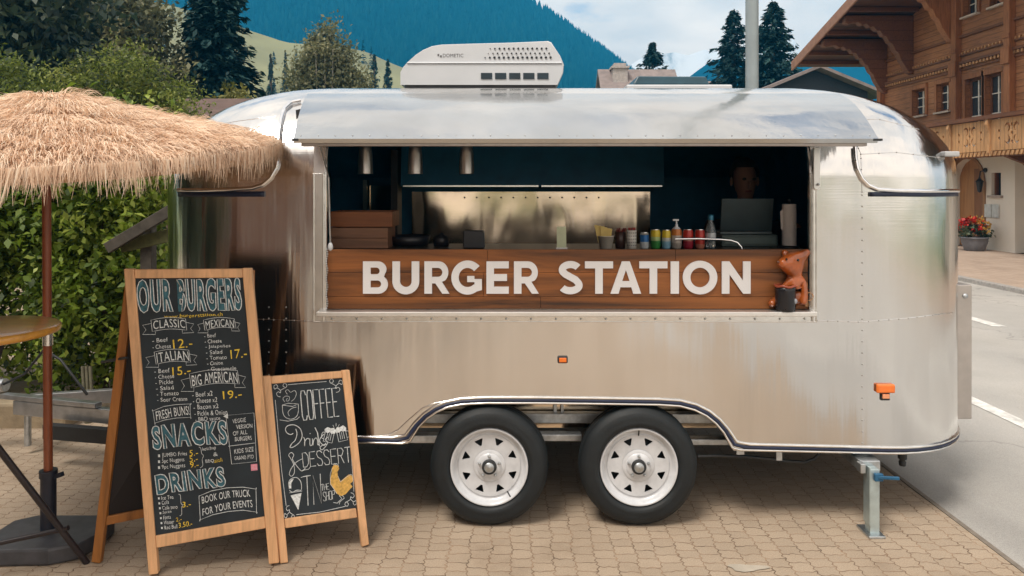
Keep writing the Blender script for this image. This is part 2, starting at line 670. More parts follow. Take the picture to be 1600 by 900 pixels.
def ring(t):
    """plan outline at inset t (0 side, 1 roof): list of (x, y, nx, ny), front side first, left to right"""
    hx, hy, r = HX - 0.75 * t, HY - 0.70 * t, 0.60 * (1 - t) + 0.29 * t
    out = []
    f = hx - r
    xs = sorted([-f, OPX0 - XC, -0.8, -0.4, 0.0, 0.4, 0.8, OPX1 - XC, f])
    if f < 1.2:
        xs = [-f, -f * 0.9, -f * 0.66, -f * 0.33, 0.0, f * 0.33, f * 0.66, f * 0.9, f]
    for x in xs:
        out.append((XC + x, YC - hy, 0.0, -1.0))

    def arc(cx, cy, a0):
        for k in range(1, K):
            a = a0 + (PI / 2) * k / K
            out.append((cx + r * math.cos(a), cy + r * math.sin(a), math.cos(a), math.sin(a)))
    g = hy - r
    arc(XC + f, YC - g, -PI / 2)
    bow = 0.05 * (1 - t)
    for k in range(7):
        y = -g + 2 * g * k / 6
        q = y / max(g, 1e-6)
        out.append((XC + hx + bow * (1 - q * q), YC + y, 1.0, 0.10 * q * (1 - t)))
    arc(XC + f, YC + g, 0)
    for k in range(7):
        out.append((XC + f - 2 * f * k / 6, YC + hy, 0.0, 1.0))
    arc(XC - f, YC + g, PI / 2)
    for k in range(7):
        y = g - 2 * g * k / 6
        q = y / max(g, 1e-6)
        out.append((XC - hx - bow * (1 - q * q), YC + y, -1.0, 0.10 * q * (1 - t)))
    arc(XC - f, YC - g, PI)
    return out


NF = 9                       # front stations per ring
bod = MB()
norms = []


def add_ring(pts, z, dh, dz):
    idx = []
    for (x, y, nx, ny) in pts:
        zz = z if z is not None else zbot(x)
        bod.v.append((x, y, zz))
        n = Vector((nx * dz, ny * dz, -dh)) if dz or dh else Vector((nx, ny, 0))
        norms.append(n.normalized())
        idx.append(len(bod.v) - 1)
    return idx


base = ring(0)
NR = len(base)
rows = [add_ring(base, None, 0, 1)]
for z in (0.7, 1.0, 1.35, Z1):
    rows.append(add_ring(base, z, 0, 1))
phis = [9.5, 19, 28.74, 38, 47, 56, 64, 71, 77, 82, 86, 90]
for p in phis:
    a = R(p)
    t = 1 - math.cos(a)
    pts = ring(t)
    # outward run dh and rise dz per step of the angle
    rows.append(add_ring(pts, Z1 + ZR * math.sin(a), -0.70 * math.sin(a), ZR * math.cos(a) + 1e-5))
low = 4                      # rows below Z1 leave the flat serving side to its own panel
for i in range(len(rows) - 1):
    for k in range(NR):
        k2 = (k + 1) % NR
        if i < low and k < NF - 1:
            continue
        if low <= i < low + 3 and 1 <= k < NF - 2:
            continue         # the hatch opening runs up into the roof curve
        bod.f.append((rows[i][k], rows[i][k2], rows[i + 1][k2], rows[i + 1][k]))
        bod.m.append(0)
        bod.s.append(True)
cz = Z1 + ZR + 0.02
bod.v.append((XC, YC, cz))
norms.append(Vector((0, 0, 1)))
c_i = len(bod.v) - 1
for k in range(NR):
    bod.f.append((rows[-1][k], rows[-1][(k + 1) % NR], c_i))
    bod.m.append(0)
    bod.s.append(True)

ARCH_PX = [(637, 694), (645, 680), (655, 667), (668, 654), (683, 644), (700, 637), (722, 632.5), (760, 630.5), (840, 630.5), (930, 631.5), (1030, 633),
           (1062, 635), (1085, 641), (1103, 650), (1118, 662), (1130, 676), (1139, 690), (1146, 703)]
ARCH = [at(px, py, YS) for px, py in ARCH_PX]
ARCH[0].z, ARCH[-1].z = zbot(ARCH[0].x), zbot(ARCH[-1].x)
F0, F1 = XC - (HX - 0.6), XC + (HX - 0.6)
SILL = 1.045
outl = [(F0, zbot(F0))] + [(p.x, p.z) for p in ARCH] + [(F1, zbot(F1)), (F1, Z1), (OPX1, Z1), (OPX1, SILL), (OPX0, SILL), (OPX0, Z1), (F0, Z1)]
tri = tessellate_polygon([[Vector((p[0], p[1], 0)) for p in outl]])
b0 = len(bod.v)
for (x, z) in outl:
    bod.v.append((x, YS, z))
    norms.append(Vector((0, -1, 0)))
for t in tri:
    a, b_, c_ = [Vector((*bod.v[b0 + i],)) for i in t]
    t = tuple(b0 + i for i in t)
    if (b_ - a).cross(c_ - a).y > 0:
        t = tuple(reversed(t))
    bod.f.append(t)
    bod.m.append(0)
    bod.s.append(True)
BVH = BVHTree.FromPolygons([Vector(p) for p in bod.v], bod.f)


def hit(px, py, lift=0.0):
    d = raydir(px, py).normalized()
    p, n, i, dist = BVH.ray_cast(EYE, d)
    if p is None:
        return None
    if n.dot(d) > 0:
        n = -n
    return p + n * lift


def hits(pxs, lift=0.0, sub=1):
    out = []
    for i in range(len(pxs) - 1):
        for k in range(sub):
            q = k / sub
            h = hit(pxs[i][0] + (pxs[i + 1][0] - pxs[i][0]) * q, pxs[i][1] + (pxs[i + 1][1] - pxs[i][1]) * q, lift)
            if h:
                out.append(h)
    h = hit(*pxs[-1], lift)
    if h:
        out.append(h)
    return out


n_smooth = len(bod.v)


def seam(pxs, sub=12, rivet=0.0, r=0.0022, strip=True):
    pts = hits(pxs, 0.0, sub)
    if len(pts) < 2:
        return
    if strip:
        bod.tube(pts, r, 6)
    if rivet:
        L = 0.0
        for i in range(len(pts) - 1):
            seg = (pts[i + 1] - pts[i])
            while L < seg.length:
                p = pts[i] + seg.normalized() * L
                bod.ball(p, 0.0042, 6, 4, 1)
                L += rivet
            L -= seg.length


seam([(1347, 305), (1347, 696)], 12, 0.055, strip=False)
seam([(1347, 300), (1345, 240), (1322, 190), (1290, 150)], 14, 0.055)
seam([(420, 480), (420, 690)], 12, 0.055, strip=False)
seam([(447, 480), (447, 690)], 12, 0.055, strip=False)
seam([(1277, 501), (1347, 503), (1420, 497), (1492, 488)], 14, 0.05)
seam([(270, 480), (380, 498), (492, 502)], 14, 0.05)
seam([(1345, 241), (1400, 238), (1475, 247)], 14, 0.09)
seam([(1322, 188), (1372, 186), (1436, 202)], 14, 0.09)
seam([(330, 196), (380, 188), (430, 182)], 14, 0.0)
body = bod.build('body', [ALU, RIVET], trailer)
me = body.data
cn = [(0, 0, 0)] * len(me.vertices)
for i, n in enumerate(norms):
    cn[i] = tuple(n)
me.normals_split_custom_set_from_vertices(cn)

# bottom moulding and arch moulding: pale rib, dark rubber insert, pale rib
def mould_paths(dz):
    left = [hit(572 + 65 * q / 6 * 0.98, 685, 0) for q in range(7)]
    return left


def run_bottom(dz, lift):
    """along the bottom edge from the left corner, over the arch, round the right corner"""
    pts = []
    for k in range(K - 1, 0, -1):
        a = -PI / 2 - (PI / 2) * k / K
        x, y = F0 + 0.6 * math.cos(a), YC - 0.4 + 0.6 * math.sin(a)
        pts.append(Vector((x + lift * math.cos(a), y + lift * math.sin(a), zbot(x) + dz)))
    pts.append(Vector((F0, YS - lift, zbot(F0) + dz)))
    a0, a1 = ARCH[0], ARCH[-1]
    off = []
    n = len(ARCH)
    for i, p in enumerate(ARCH):
        d = ARCH[min(i + 1, n - 1)] - ARCH[max(i - 1, 0)]
        nn = Vector((-d.z, 0, d.x)).normalized()
        off.append(Vector((p.x + nn.x * dz, YS - lift, p.z + nn.z * dz)))
    off = [p for p in off if p.z > zbot(p.x) + dz - 1e-4]
    sx0, sx1 = off[0].x, off[-1].x
    pts.append(Vector((sx0 - 0.045 - dz, YS - lift, zbot(sx0) + dz)))
    pts.append(Vector((sx0 - 0.012, YS - lift, zbot(sx0) + dz + 0.012)))
    pts += off[1:-1]
    pts.append(Vector((sx1 + 0.012, YS - lift, zbot(sx1) + dz + 0.012)))
    pts.append(Vector((sx1 + 0.045 + dz, YS - lift, zbot(sx1) + dz)))
    pts.append(Vector((F1, YS - lift, zbot(F1) + dz)))
    for k in range(1, K + 1):
        a = -PI / 2 + (PI / 2) * k / K
        x, y = F1 + 0.6 * math.cos(a), YC - 0.4 + 0.6 * math.sin(a)
        pts.append(Vector((x + lift * math.cos(a), y + lift * math.sin(a), zbot(x) + dz)))
    return pts


m = MB()
m.tube(run_bottom(0.030, 0.002), 0.0075, 8, 0)
m.tube(run_bottom(0.003, 0.002), 0.0065, 8, 0)
m.build('bottom_moulding', ALU_TRIM, trailer)
m = MB()
m.tube(run_bottom(0.0165, 0.001), 0.0085, 8, 0)
m.build('moulding_insert', NAVY, trailer)
# thin second rib that fans out at the foot of the arch
m = MB()
rib = [at(px, py, YS - 0.001) for px, py in [(588, 683), (606, 680), (622, 672), (640, 655), (660, 638), (680, 630), (705, 625), (740, 623), (840, 623.5), (1040, 625),
                                             (1075, 629), (1100, 638), (1122, 655), (1137, 674), (1148, 687), (1160, 692), (1200, 694)]]
m.tube(rib, 0.0035, 6)
m.build('arch_rib', ALU_TRIM, trailer)

# wheel housing, chassis, underside
m = MB()
m.span(-0.60, 1.10, 3.97, 3.985, 0.36, 0.645)
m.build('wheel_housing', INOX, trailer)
m = MB()
m.span(-0.62, 1.12, 3.64, 3.98, 0.646, 0.66)
m.span(-0.63, -0.615, 3.64, 3.98, 0.40, 0.66)
m.span(1.12, 1.135, 3.64, 3.98, 0.37, 0.66)
m.span(-1.25, -0.63, 3.75, 5.45, 0.405, 0.42)
m.span(1.135, 2.2, 3.75, 5.45, 0.36, 0.375)
m.span(-0.63, 1.135, 3.99, 5.45, 0.40, 0.42)
m.build('underside', mat('dark_underside', (0.03, 0.032, 0.035), 0.7, 0.0, 0.2, 10), trailer)
m = MB()
m.span(-1.3, 1.9, 3.90, 3.955, 0.405, 0.455)
m.span(-0.75, -0.30, 3.80, 3.86, 0.335, 0.375)
m.span(0.10, 0.36, 3.80, 3.86, 0.345, 0.38)
m.span(0.9, 1.15, 3.80, 3.86, 0.325, 0.355)
m.build('chassis_beam', STEEL, trailer, 0.004)
m = MB()
m.span(0.222, 0.238, 3.93, 3.965, 0.455, 0.645)
m.span(0.262, 0.274, 3.93, 3.965, 0.455, 0.645)
m.build('housing_bracket', STEEL, trailer)


def make_wheel(xc, turn, scuffed):
    zc, ro = 0.290, 0.290
    c = Vector((xc, 3.660, zc))
    M = Matrix.Rotation(R(90), 3, 'X') @ Matrix.Rotation(turn, 3, 'Z')     # local z -> -Y (towards the viewer)
    w = MB()
    w.lathe([(0.192, 0.020), (0.194, 0.068), (0.204, 0.079), (0.222, 0.083), (0.226, 0.081), (0.240, 0.0835), (0.262, 0.074), (0.266, 0.072), (0.279, 0.058), (0.286, 0.05), (0.290, 0.03),
             (0.2895, 0.022), (0.285, 0.021), (0.285, 0.016), (0.290, 0.015), (0.290, -0.015), (0.285, -0.016), (0.285, -0.021), (0.290, -0.022), (0.284, -0.055),
             (0.262, -0.076), (0.222, -0.083), (0.194, -0.07), (0.19, 0.02)], c, M, 64)
    wheel = w.build('wheel', TYRE, trailer)
    wheel.name = 'wheel'
    r = MB()
    r.lathe([(0.150, 0.040), (0.154, 0.034), (0.166, 0.036), (0.172, 0.052), (0.180, 0.066), (0.187, 0.070), (0.190, 0.066), (0.190, 0.02), (0.188, -0.06)], c, M, 64)
    r.lathe([(0.062, 0.048), (0.070, 0.047), (0.078, 0.043)], c, M, 48)
    r.lathe([(0.034, 0.056), (0.058, 0.054), (0.062, 0.048)], c, M, 48)
    outer = [(0.151 * math.cos(2 * PI * k / 64), 0.151 * math.sin(2 * PI * k / 64)) for k in range(64)]
    inner = [(0.076 * math.cos(-2 * PI * k / 48), 0.076 * math.sin(-2 * PI * k / 48)) for k in range(48)]
    hl = [inner]
    for k in range(8):
        a = 2 * PI * (k + 0.5) / 8
        ca, sa = math.cos(a), math.sin(a)
        tri_ = [(0.133, -0.022), (0.136, -0.018), (0.136, 0.018), (0.133, 0.022), (0.1025, 0.004), (0.1025, -0.004)]
        hl.append([(x * ca - y * sa, x * sa + y * ca) for x, y in tri_])
    r.holed(outer, hl, lambda x, y, d: M @ Vector((x, y, 0.040 - d)) + c, 0.008)
    rim = r.build('rim', RIMW, wheel)
    d = MB()
    d.lathe([(0.001, 0.0), (0.185, 0.0), (0.185, -0.05)], c, M, 32)
    d.build('brake_drum', BLACK, wheel)
    h = MB()
    h.lathe([(0.036, 0.050), (0.036, 0.066), (0.033, 0.069), (0.024, 0.069)], c, M, 32)
    h.build('hub_ring', BLACK, wheel)
    h = MB()
    h.lathe([(0.0245, 0.06), (0.0245, 0.072), (0.020, 0.076), (0.001, 0.078)], c, M, 24)
    h.build('hub_cap', STEEL, wheel)
    for k in range(5):
        a = 2 * PI * k / 5 + 0.3
        h = MB()
        cc = c + M @ Vector((0.051 * math.cos(a), 0.051 * math.sin(a), 0.052))
        h.lathe([(0.0075, 0.0), (0.0075, 0.010), (0.005, 0.014), (0.0005, 0.015)], cc, M, 6, smooth=False)
        h.build('wheel_nut', STEEL, wheel)
    h = MB()
    va = -PI / 2 + 0.62 if not scuffed else PI / 2
    M0 = Matrix.Rotation(R(90), 3, 'X')
    p0 = c + M0 @ Vector((0.150 * math.cos(va), 0.150 * math.sin(va), 0.05))
    p1 = c + M0 @ Vector((0.178 * math.cos(va), 0.178 * math.sin(va), 0.062))
    h.tube([p0, p1], 0.0035, 6)
    h.build('tyre_valve', BLACK, wheel)
    return wheel


make_wheel((764.5 - CX) / F * 3.605, 0.02, False)
make_wheel((998 - CX) / F * 3.605, 0.0, True)
for x in (-0.1145, 0.63):
    m = MB()
    m.tube([(x, 3.75, 0.29), (x, 5.45, 0.29)], 0.03, 10)
    m.build('axle', BLACK, trailer)
for x in (-0.1145, 0.63):    # far-side wheels, seen only as dark shapes under the floor
    m = MB()
    m.lathe([(0.05, 0.085), (0.262, 0.083), (0.288, 0.05), (0.29, 0), (0.288, -0.05), (0.262, -0.083), (0.05, -0.085)], (x, 5.50, 0.29), Matrix.Rotation(R(90), 3, 'X'), 40)
    m.build('wheel', TYRE, trailer)

# hatch (lifted serving flap)
hat = MB()
NH = 10
top, bot = [], []
for j in range(NH + 1):
    q = j / NH
    y = 3.93 + (3.30 - 3.93) * q
    z = 2.150 + (1.869 - 2.150) * q + 0.035 * math.sin(PI * q)
    x0 = -1.085 + (0.108) * q
    x1 = 1.74 + (-0.103) * q
    NX = 16
    for i in range(NX + 1):
        top.append((x0 + (x1 - x0) * i / NX, y, z))
n = len(top)
und = [(p[0], p[1] + 0.012, p[2] - 0.018) for p in top]
fs = []
NX1 = 17
for j in range(NH):
    for i in range(NX1 - 1):
        a = j * NX1 + i
        fs.append((a, a + NX1, a + NX1 + 1, a + 1))
hat.add(top, fs, 0, True)
hat.add(und, [tuple(reversed(f)) for f in fs], 0, True)
edge = [j * NX1 for j in range(NH + 1)] + [NH * NX1 + i for i in range(1, NX1)] + [j * NX1 + NX1 - 1 for j in range(NH - 1, -1, -1)]
hat.add([top[i] for i in edge] + [und[i] for i in edge], [(i, i + 1, i + 1 + len(edge), i + len(edge)) for i in range(len(edge) - 1)], 0)
for i in range(34):
    x = -0.95 + 2.56 * i / 33
    hat.ball((x, 3.325, 1.8855), 0.0035, 6, 4)
hatch = hat.build('hatch', ALU_HATCH, trailer)
m = MB()
m.span(-0.952, 1.603, 3.335, 3.375, 1.838, 1.868)
m.build('hatch_rail', RAIL_T, hatch, 0.003)
m = MB()
m.span(-0.985, -0.955, 3.300, 3.32, 1.860, 1.870)
m.build('hatch_stop', BLACK, hatch)
m = MB()
m.span(1.615, 1.655, 3.300, 3.32, 1.860, 1.870)
m.build('hatch_stop', BLACK, hatch)
m = MB()
m.bar((-0.893, 3.64, 1.34), (-0.893, 3.60, 1.70), 0.007, 0.007)
m.bar((-0.893, 3.60, 1.70), (-0.893, 3.42, 1.86), 0.005, 0.005)
m.build('gas_strut', STEEL, hatch)
m = MB()
m.ball((-0.890, 3.622, 1.36), (0.014, 0.012, 0.022), 10, 7)
m.build('strut_bracket', PLASTIC_W, hatch)
m = MB()
lk = [at(x, y, 3.70) for x, y in [(462, 172), (470, 170), (468, 180), (463, 186)]]
m.slab(lk, (0, 0.01, 0))
m.build('hatch_latch', BLACK, trailer)

# frame round the opening
m = MB()
x0, x1 = (490 - CX) / 320, (1275 - CX) / 320
m.span(x0, OPX0 - 0.004, YS - 0.014, YS + 0.035, 0.994, 1.72)
m.span(OPX1 + 0.004, x1, YS - 0.014, YS + 0.035, 0.994, 1.72)
for xa, xb in ((x0, OPX0 - 0.004), (OPX1 + 0.004, x1)):
    m.bar(((xa + xb) / 2, YS + 0.0105, 1.712), ((xa + xb) / 2, YS + 0.048, 1.96), xb - xa, 0.049, up=(0, 1, 0))
m.span(OPX0 - 0.003, OPX1 + 0.003, YS - 0.013, YS + 0.03, 0.994, 1.030)
for xe in (x0 + 0.004, OPX0 - 0.012, OPX1 + 0.012, x1 - 0.004):
    m.span(xe - 0.003, xe + 0.003, YS - 0.019, YS - 0.012, 0.996, 1.72)
m.span(x0, x1, YS - 0.018, YS - 0.012, 0.9945, 1.0)
fr = m.build('opening_frame', ALU_TRIM, trailer, 0.002)
for i in range(20):
    m = MB()
    m.ball((OPX0 + 0.03 + 2.30 * i / 19, YS - 0.014, 1.012), (0.006, 0.004, 0.006), 8, 5)
    m.build('frame_screw', STEEL, fr)
m = MB()
m.span(OPX0 - 0.035, OPX1 + 0.012, 3.545, 3.665, 1.032, 1.054)
m.build('serving_ledge', mat('ledge_aluminium', (0.80, 0.79, 0.77), 0.38, 0.9, 0.05, 20), trailer, 0.003)
m = MB()
lp = []
for k in range(9):
    a = PI + PI * k / 8
    lp.append((0.0165 * math.cos(a), 0.0165 * math.sin(a)))
lp = [(-0.0165, 0.19)] + lp + [(0.0165, 0.19)]
m.slab([((1273 - CX) / 320 + x, YS - 0.028, 1.655 + z) for x, z in lp], (0, 0.012, 0))
lt = m.build('latch_plate', mat('pale_latch', (0.75, 0.75, 0.74), 0.3, 0.6, 0.05, 20), trailer, 0.003)
m = MB()
m.lathe([(0.006, 0.0), (0.006, 0.01), (0.001, 0.012)], ((1274 - CX) / 320, YS - 0.029, 1.665), Matrix.Rotation(R(90), 3, 'X'), 12)
m.build('latch_knob', STEEL, lt)

# sign board with raised letters
SBX0, SBX1 = (511 - CX) / 319.5, (1263 - CX) / 319.5
SBY = 3.617
m = MB()
zz = [1.056, 1.116, 1.235, 1.348]
xx = [[SBX0, 0.14, SBX1], [SBX0, -0.14, 0.82, SBX1], [SBX0, -0.12, 0.80, SBX1]]
for i in range(3):
    for j in range(len(xx[i]) - 1):
        m.span(xx[i][j] + 0.0006, xx[i][j + 1] - 0.0006, SBY + 0.0006 * ((i + j) % 2), SBY + 0.02, zz[i] + 0.0008, zz[i + 1] - 0.0008)
board = m.build('sign_board', SIGNWOOD, trailer, 0.0015)


def arcp(cx, cy, rx, ry, a0, a1, n=18):
    return [(cx + rx * math.cos(R(a0 + (a1 - a0) * i / n)), cy + ry * math.sin(R(a0 + (a1 - a0) * i / n))) for i in range(n + 1)]


def stroke(path, w):
    """outline of a thick open path"""
    L_, R_ = [], []
    n = len(path)
    for i, p in enumerate(path):
        a = Vector(path[max(i - 1, 0)])
        c = Vector(path[min(i + 1, n - 1)])
        p = Vector(p)
        d1 = (p - a) if i > 0 else (c - p)
        d2 = (c - p) if i < n - 1 else (p - a)
        d1.normalize()
        d2.normalize()
        n1 = Vector((-d1.y, d1.x))
        n2 = Vector((-d2.y, d2.x))
        nn = (n1 + n2).normalized()
        k = w / 2 / max(nn.dot(n1), 0.5)
        L_.append(tuple(p + nn * k))
        R_.append(tuple(p - nn * k))
    return L_ + R_[::-1]


def glyph(ch, w, t=0.235):
    h = 0.215
    if ch == 'E':
        return [[(0, 0), (w, 0), (w, h), (t, h), (t, 0.395), (w * 0.92, 0.395), (w * 0.92, 0.605), (t, 0.605), (t, 1 - h), (w, 1 - h), (w, 1), (0, 1)]]
    if ch == 'T':
        c = w / 2
        return [[(c - t / 2, 0), (c + t / 2, 0), (c + t / 2, 1 - h), (w, 1 - h), (w, 1), (0, 1), (0, 1 - h), (c - t / 2, 1 - h)]]
    if ch == 'I':
        return [[(0, 0), (w, 0), (w, 1), (0, 1)]]
    if ch == 'A':
        c = w / 2
        s = t * 1.06
        y0, y1 = 0.20, 0.39
        def xl(y):
            return s + (c - s) * (y / 0.80)
        return [[(0, 0), (s, 0), (xl(y0) - 0.0 , y0), (w - xl(y0), y0), (w - s, 0), (w, 0), (c + t * 0.52, 1), (c - t * 0.52, 1)],
                [(xl(y1), y1), (w - xl(y1), y1), (c, 0.74)]]
    if ch == 'N':
        return [[(0, 0), (t, 0), (t, 0.60), (w - t, 0), (w, 0), (w, 1), (w - t, 1), (w - t, 0.40), (t, 1), (0, 1)]]
    if ch == 'O':
        return [arcp(w / 2, 0.5, w / 2, 0.52, 0, 352, 44), arcp(w / 2, 0.5, w / 2 - t, 0.52 - h, 0, 350, 36)]
    if ch == 'U':
        r = w / 2
        o = [(0, 1), (0, 0.40)] + arcp(r, 0.38, r, 0.40, 180, 360, 22) + [(w, 0.40), (w, 1), (w - t, 1), (w - t, 0.40)]
        o += arcp(r, 0.39, r - t, 0.40 - h, 360, 180, 18) + [(t, 0.40), (t, 1)]
        return [o]
    if ch in 'BR':
        rt = 0.27
        if ch == 'B':
            o = [(0, 0), (w * 0.6, 0)] + arcp(w * 0.62, 0.285, w * 0.38, 0.285, -90, 55, 14) + arcp(w * 0.58, 0.755, w * 0.36, 0.245, -35, 90, 12) + [(0, 1)]
            h1 = [(t, 0.19), (w * 0.56, 0.19)] + arcp(w * 0.58, 0.3, w * 0.15, 0.11, -90, 90, 10) + [(t, 0.41)]
            h2 = [(t, 0.60), (w * 0.53, 0.60)] + arcp(w * 0.54, 0.705, w * 0.13, 0.105, -90, 90, 10) + [(t, 0.81)]
            return [o, h1, h2]
        o = [(0, 0), (t, 0), (t, 0.32), (w * 0.44, 0.32), (w * 0.72, 0), (w, 0), (w * 0.70, 0.37)]
        o += arcp(w * 0.56, 0.66, w * 0.40, 0.34, -48, 90, 18) + [(0, 1)]
        h1 = [(t, 0.52), (w * 0.52, 0.52)] + arcp(w * 0.54, 0.66, w * 0.18, 0.14, -90, 90, 12) + [(t, 0.80)]
        return [o, h1]
    if ch == 'G':
        cx, cy = w * 0.53, 0.5
        rx, ry = w * 0.53 - t / 2, 0.52 - h / 2
        p = arcp(cx, cy, rx, ry, 42, 322, 40)
        p = p[:-2] + [(w - t / 2, 0.20), (w - t / 2, 0.45)]
        o = stroke(p, 0.228)
        bar = [(w * 0.52, 0.36), (w - t + 0.002, 0.36), (w - t + 0.002, 0.545), (w * 0.52, 0.545)]
        return [o, ('+', bar)]
    if ch == 'S':
        r1 = 0.27
        p = arcp(w * 0.50, 0.735, w * 0.5 - 0.13, 0.265 - 0.098, 28, 200, 18)
        p += [(w * 0.30, 0.60), (w * 0.5, 0.515), (w * 0.70, 0.43)]
        p += arcp(w * 0.49, 0.262, w * 0.5 - 0.112, 0.262 - 0.092, 30, -152, 20)
        return [stroke(p, 0.215)]


def add_glyph(mb, ch, w, place, depth):
    loops, extra = [], []
    for l in glyph(ch, w):
        if isinstance(l, tuple):
            extra.append(l[1])
        else:
            loops.append(l)
    mb.holed(loops[0], loops[1:], place, depth)
    for e in extra:
        mb.holed(e, [], place, depth)


SPX = [('B', 567, 606), ('U', 613, 655), ('R', 663, 702), ('G', 705, 753), ('E', 760, 795), ('R', 803, 842), ('S', 872, 911), ('T', 914, 958), ('A', 954, 1002),
       ('T', 999, 1043), ('I', 1048, 1061), ('O', 1067, 1121), ('N', 1128, 1173)]
LY = SBY - 0.010
LS = F / LY
zb, zt = H - (459 - CY) / LS, H - (408.5 - CY) / LS
for ch, pa, pb in SPX:
    cap = zt - zb
    w = (pb - pa) / LS / cap
    X0 = (pa - CX) / LS
    m = MB()
    add_glyph(m, ch, w, lambda x, y, d: Vector((X0 + x * cap, LY + d, zb + y * cap)), 0.0095)
    m.build('letter', LETTERW, board)

# inside
m = MB()
xi0, xi1, yi0, zi0, zi1 = -1.36, 1.90, 3.66, 0.46, 2.09
sec = [(3.66, zi0), (5.56, zi0), (5.56, 1.72), (5.27, zi1), (3.96, zi1), (3.69, 1.80)]
ns = len(sec)
m.add([(xi0, y, z) for y, z in sec] + [(xi1, y, z) for y, z in sec], [tuple(range(ns)), tuple(range(2 * ns - 1, ns - 1, -1)), (1, 2, ns + 2, ns + 1), (2, 3, ns + 3, ns + 2), (3, 4, ns + 4, ns + 3)])
m.add([(xi0, 3.69, 1.80), (OPX0 - 0.02, 3.69, 1.80), (OPX0 - 0.02, 3.96, zi1), (xi0, 3.96, zi1), (OPX1 + 0.02, 3.69, 1.80), (xi1, 3.69, 1.80), (xi1, 3.96, zi1), (OPX1 + 0.02, 3.96, zi1),
       (OPX0 - 0.02, 3.84, 1.98), (OPX1 + 0.02, 3.84, 1.98)], [(0, 1, 2, 3), (4, 5, 6, 7), (8, 9, 7, 2)])
m.add([(xi0, 3.66, zi0), (-0.64, 3.66, zi0), (-0.64, 5.56, zi0), (xi0, 5.56, zi0), (1.14, 3.66, zi0), (xi1, 3.66, zi0), (xi1, 5.56, zi0), (1.14, 5.56, zi0), (-0.64, 4.0, zi0), (1.14, 4.0, zi0)],
      [(0, 1, 2, 3), (4, 5, 6, 7), (8, 9, 7, 2)])
m.span(xi0, OPX0 - 0.03, yi0, yi0 + 0.01, zi0, 1.74)
m.span(OPX1 + 0.03, xi1, yi0, yi0 + 0.01, zi0, 1.74)
m.build('interior_lining', DARKWALL, trailer)
m = MB()
m.span(-1.0, 1.5, 3.655, 4.15, 1.30, 1.335)
m.build('counter', mat('dark_counter', (0.03, 0.026, 0.024), 0.35), trailer, 0.004)
m = MB()
m.span(-0.74, 1.02, 5.46, 5.48, 1.15, 1.615)
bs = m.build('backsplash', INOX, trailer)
m = MB()
for i in range(12):
    m.ball((-0.35 + 0.09 * i, 5.455, 1.572), 0.007, 6, 4)
m.build('backsplash_rivets', BLACK, bs)
m = MB()
m.span(-0.74, 0.18, 5.02, 5.05, 1.652, 1.662)
m.span(0.20, 1.02, 5.02, 5.05, 1.652, 1.662)
m.build('hood_lip', ALU_TRIM, trailer)
m = MB()
m.add([(-0.76, 5.05, 1.655), (1.04, 5.05, 1.655), (1.04, 5.46, 1.66), (-0.76, 5.46, 1.66), (-0.76, 5.1, 2.08), (1.04, 5.1, 2.08)],
      [(0, 1, 5, 4), (0, 3, 2, 1)])
m.build('extractor_hood', mat('dark_hood_steel', (0.010, 0.14, 0.26), 0.5, 0.0), trailer)
m = MB()
m.span(-1.02, -0.80, 5.30, 5.32, 1.15, 1.66)
m.span(-1.06, -1.03, 5.25, 5.32, 1.15, 1.70)
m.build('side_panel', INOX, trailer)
m = MB()
m.span(-0.82, -0.775, 5.0, 5.2, 1.2, 1.9)
m.build('hood_post', BLACK, trailer)
# chrome rail on the counter
m = MB()
rl = [at(x, y, 3.70) for x, y in [(1055, 373.5), (1090, 373), (1125, 374), (1142, 375.5), (1152, 379), (1158, 386), (1159, 391)]]
m.tube(rl, 0.006, 8)
m.build('counter_rail', CHROME, trailer)
# beaded blind chain at the left jamb
m = MB()
for i in range(26):
    z = 1.35 - i * 0.0115
    m.ball(((512 - CX) / 320 + 0.003 * math.sin(i * 0.9), 3.597, z), 0.0042, 6, 4)
m.build('chain', STEEL, trailer)

# lights on the side
def lamp_box(px0, px1, py0, py1, Y=None, lens=ORANGE, name='marker_light', depth=0.022):
    a = hit((px0 + px1) / 2, (py0 + py1) / 2)
    s = F / a.y
    w, h = (px1 - px0) / s, (py1 - py0) / s
    m = MB()
    n = Vector((0, -1, 0)) if a.x < 1.85 else Vector((0.25, -0.97, 0)).normalized()
    rz = math.atan2(n.x, -n.y)
    m.box(a + n * depth * 0.5, (w, depth, h), rz=rz)
    return m.build(name, lens, trailer, min(w, h) * 0.18), a, w, h, n, rz


l1 = lamp_box(1367, 1396, 599, 613)
m = MB()
m.box(l1[1] + Vector((0.002, 0.006, -0.04)), (0.045, 0.03, 0.04), rz=l1[5])
m.build('light_base', BLACK, l1[0], 0.004)
m = MB()
m.box(l1[1] + Vector((0.002, -0.012, -0.038)), (0.034, 0.012, 0.022), rz=l1[5])
m.build('reflector', mat('pale_orange_lens', (0.85, 0.36, 0.18), 0.25), l1[0], 0.003)
l2 = lamp_box(871, 887, 556, 567, lens=BLACK, depth=0.014)
m = MB()
m.box(l2[1] + Vector((0, -0.016, 0)), (0.036, 0.008, 0.022))
m.build('lens', ORANGE, l2[0], 0.003)

# rain rails over the end windows
def rail(pxs, r, name, m_, lift=0.012, sub=5):
    p = hits(pxs, lift, sub)
    b = MB()
    b.tube(p, r, 8)
    return b.build(name, m_, trailer)


rail([(1334, 231), (1335, 248), (1338, 264), (1345, 279), (1356, 290), (1370, 296), (1400, 298), (1450, 298.5), (1493, 298)], 0.010, 'rain_rail', CHROME)
rail([(470, 160), (455, 163), (445, 172), (440, 190), (437, 215), (436, 245), (433, 262), (424, 278), (411, 289), (395, 294), (360, 296), (320, 297), (282, 297)], 0.010, 'rain_rail', CHROME)


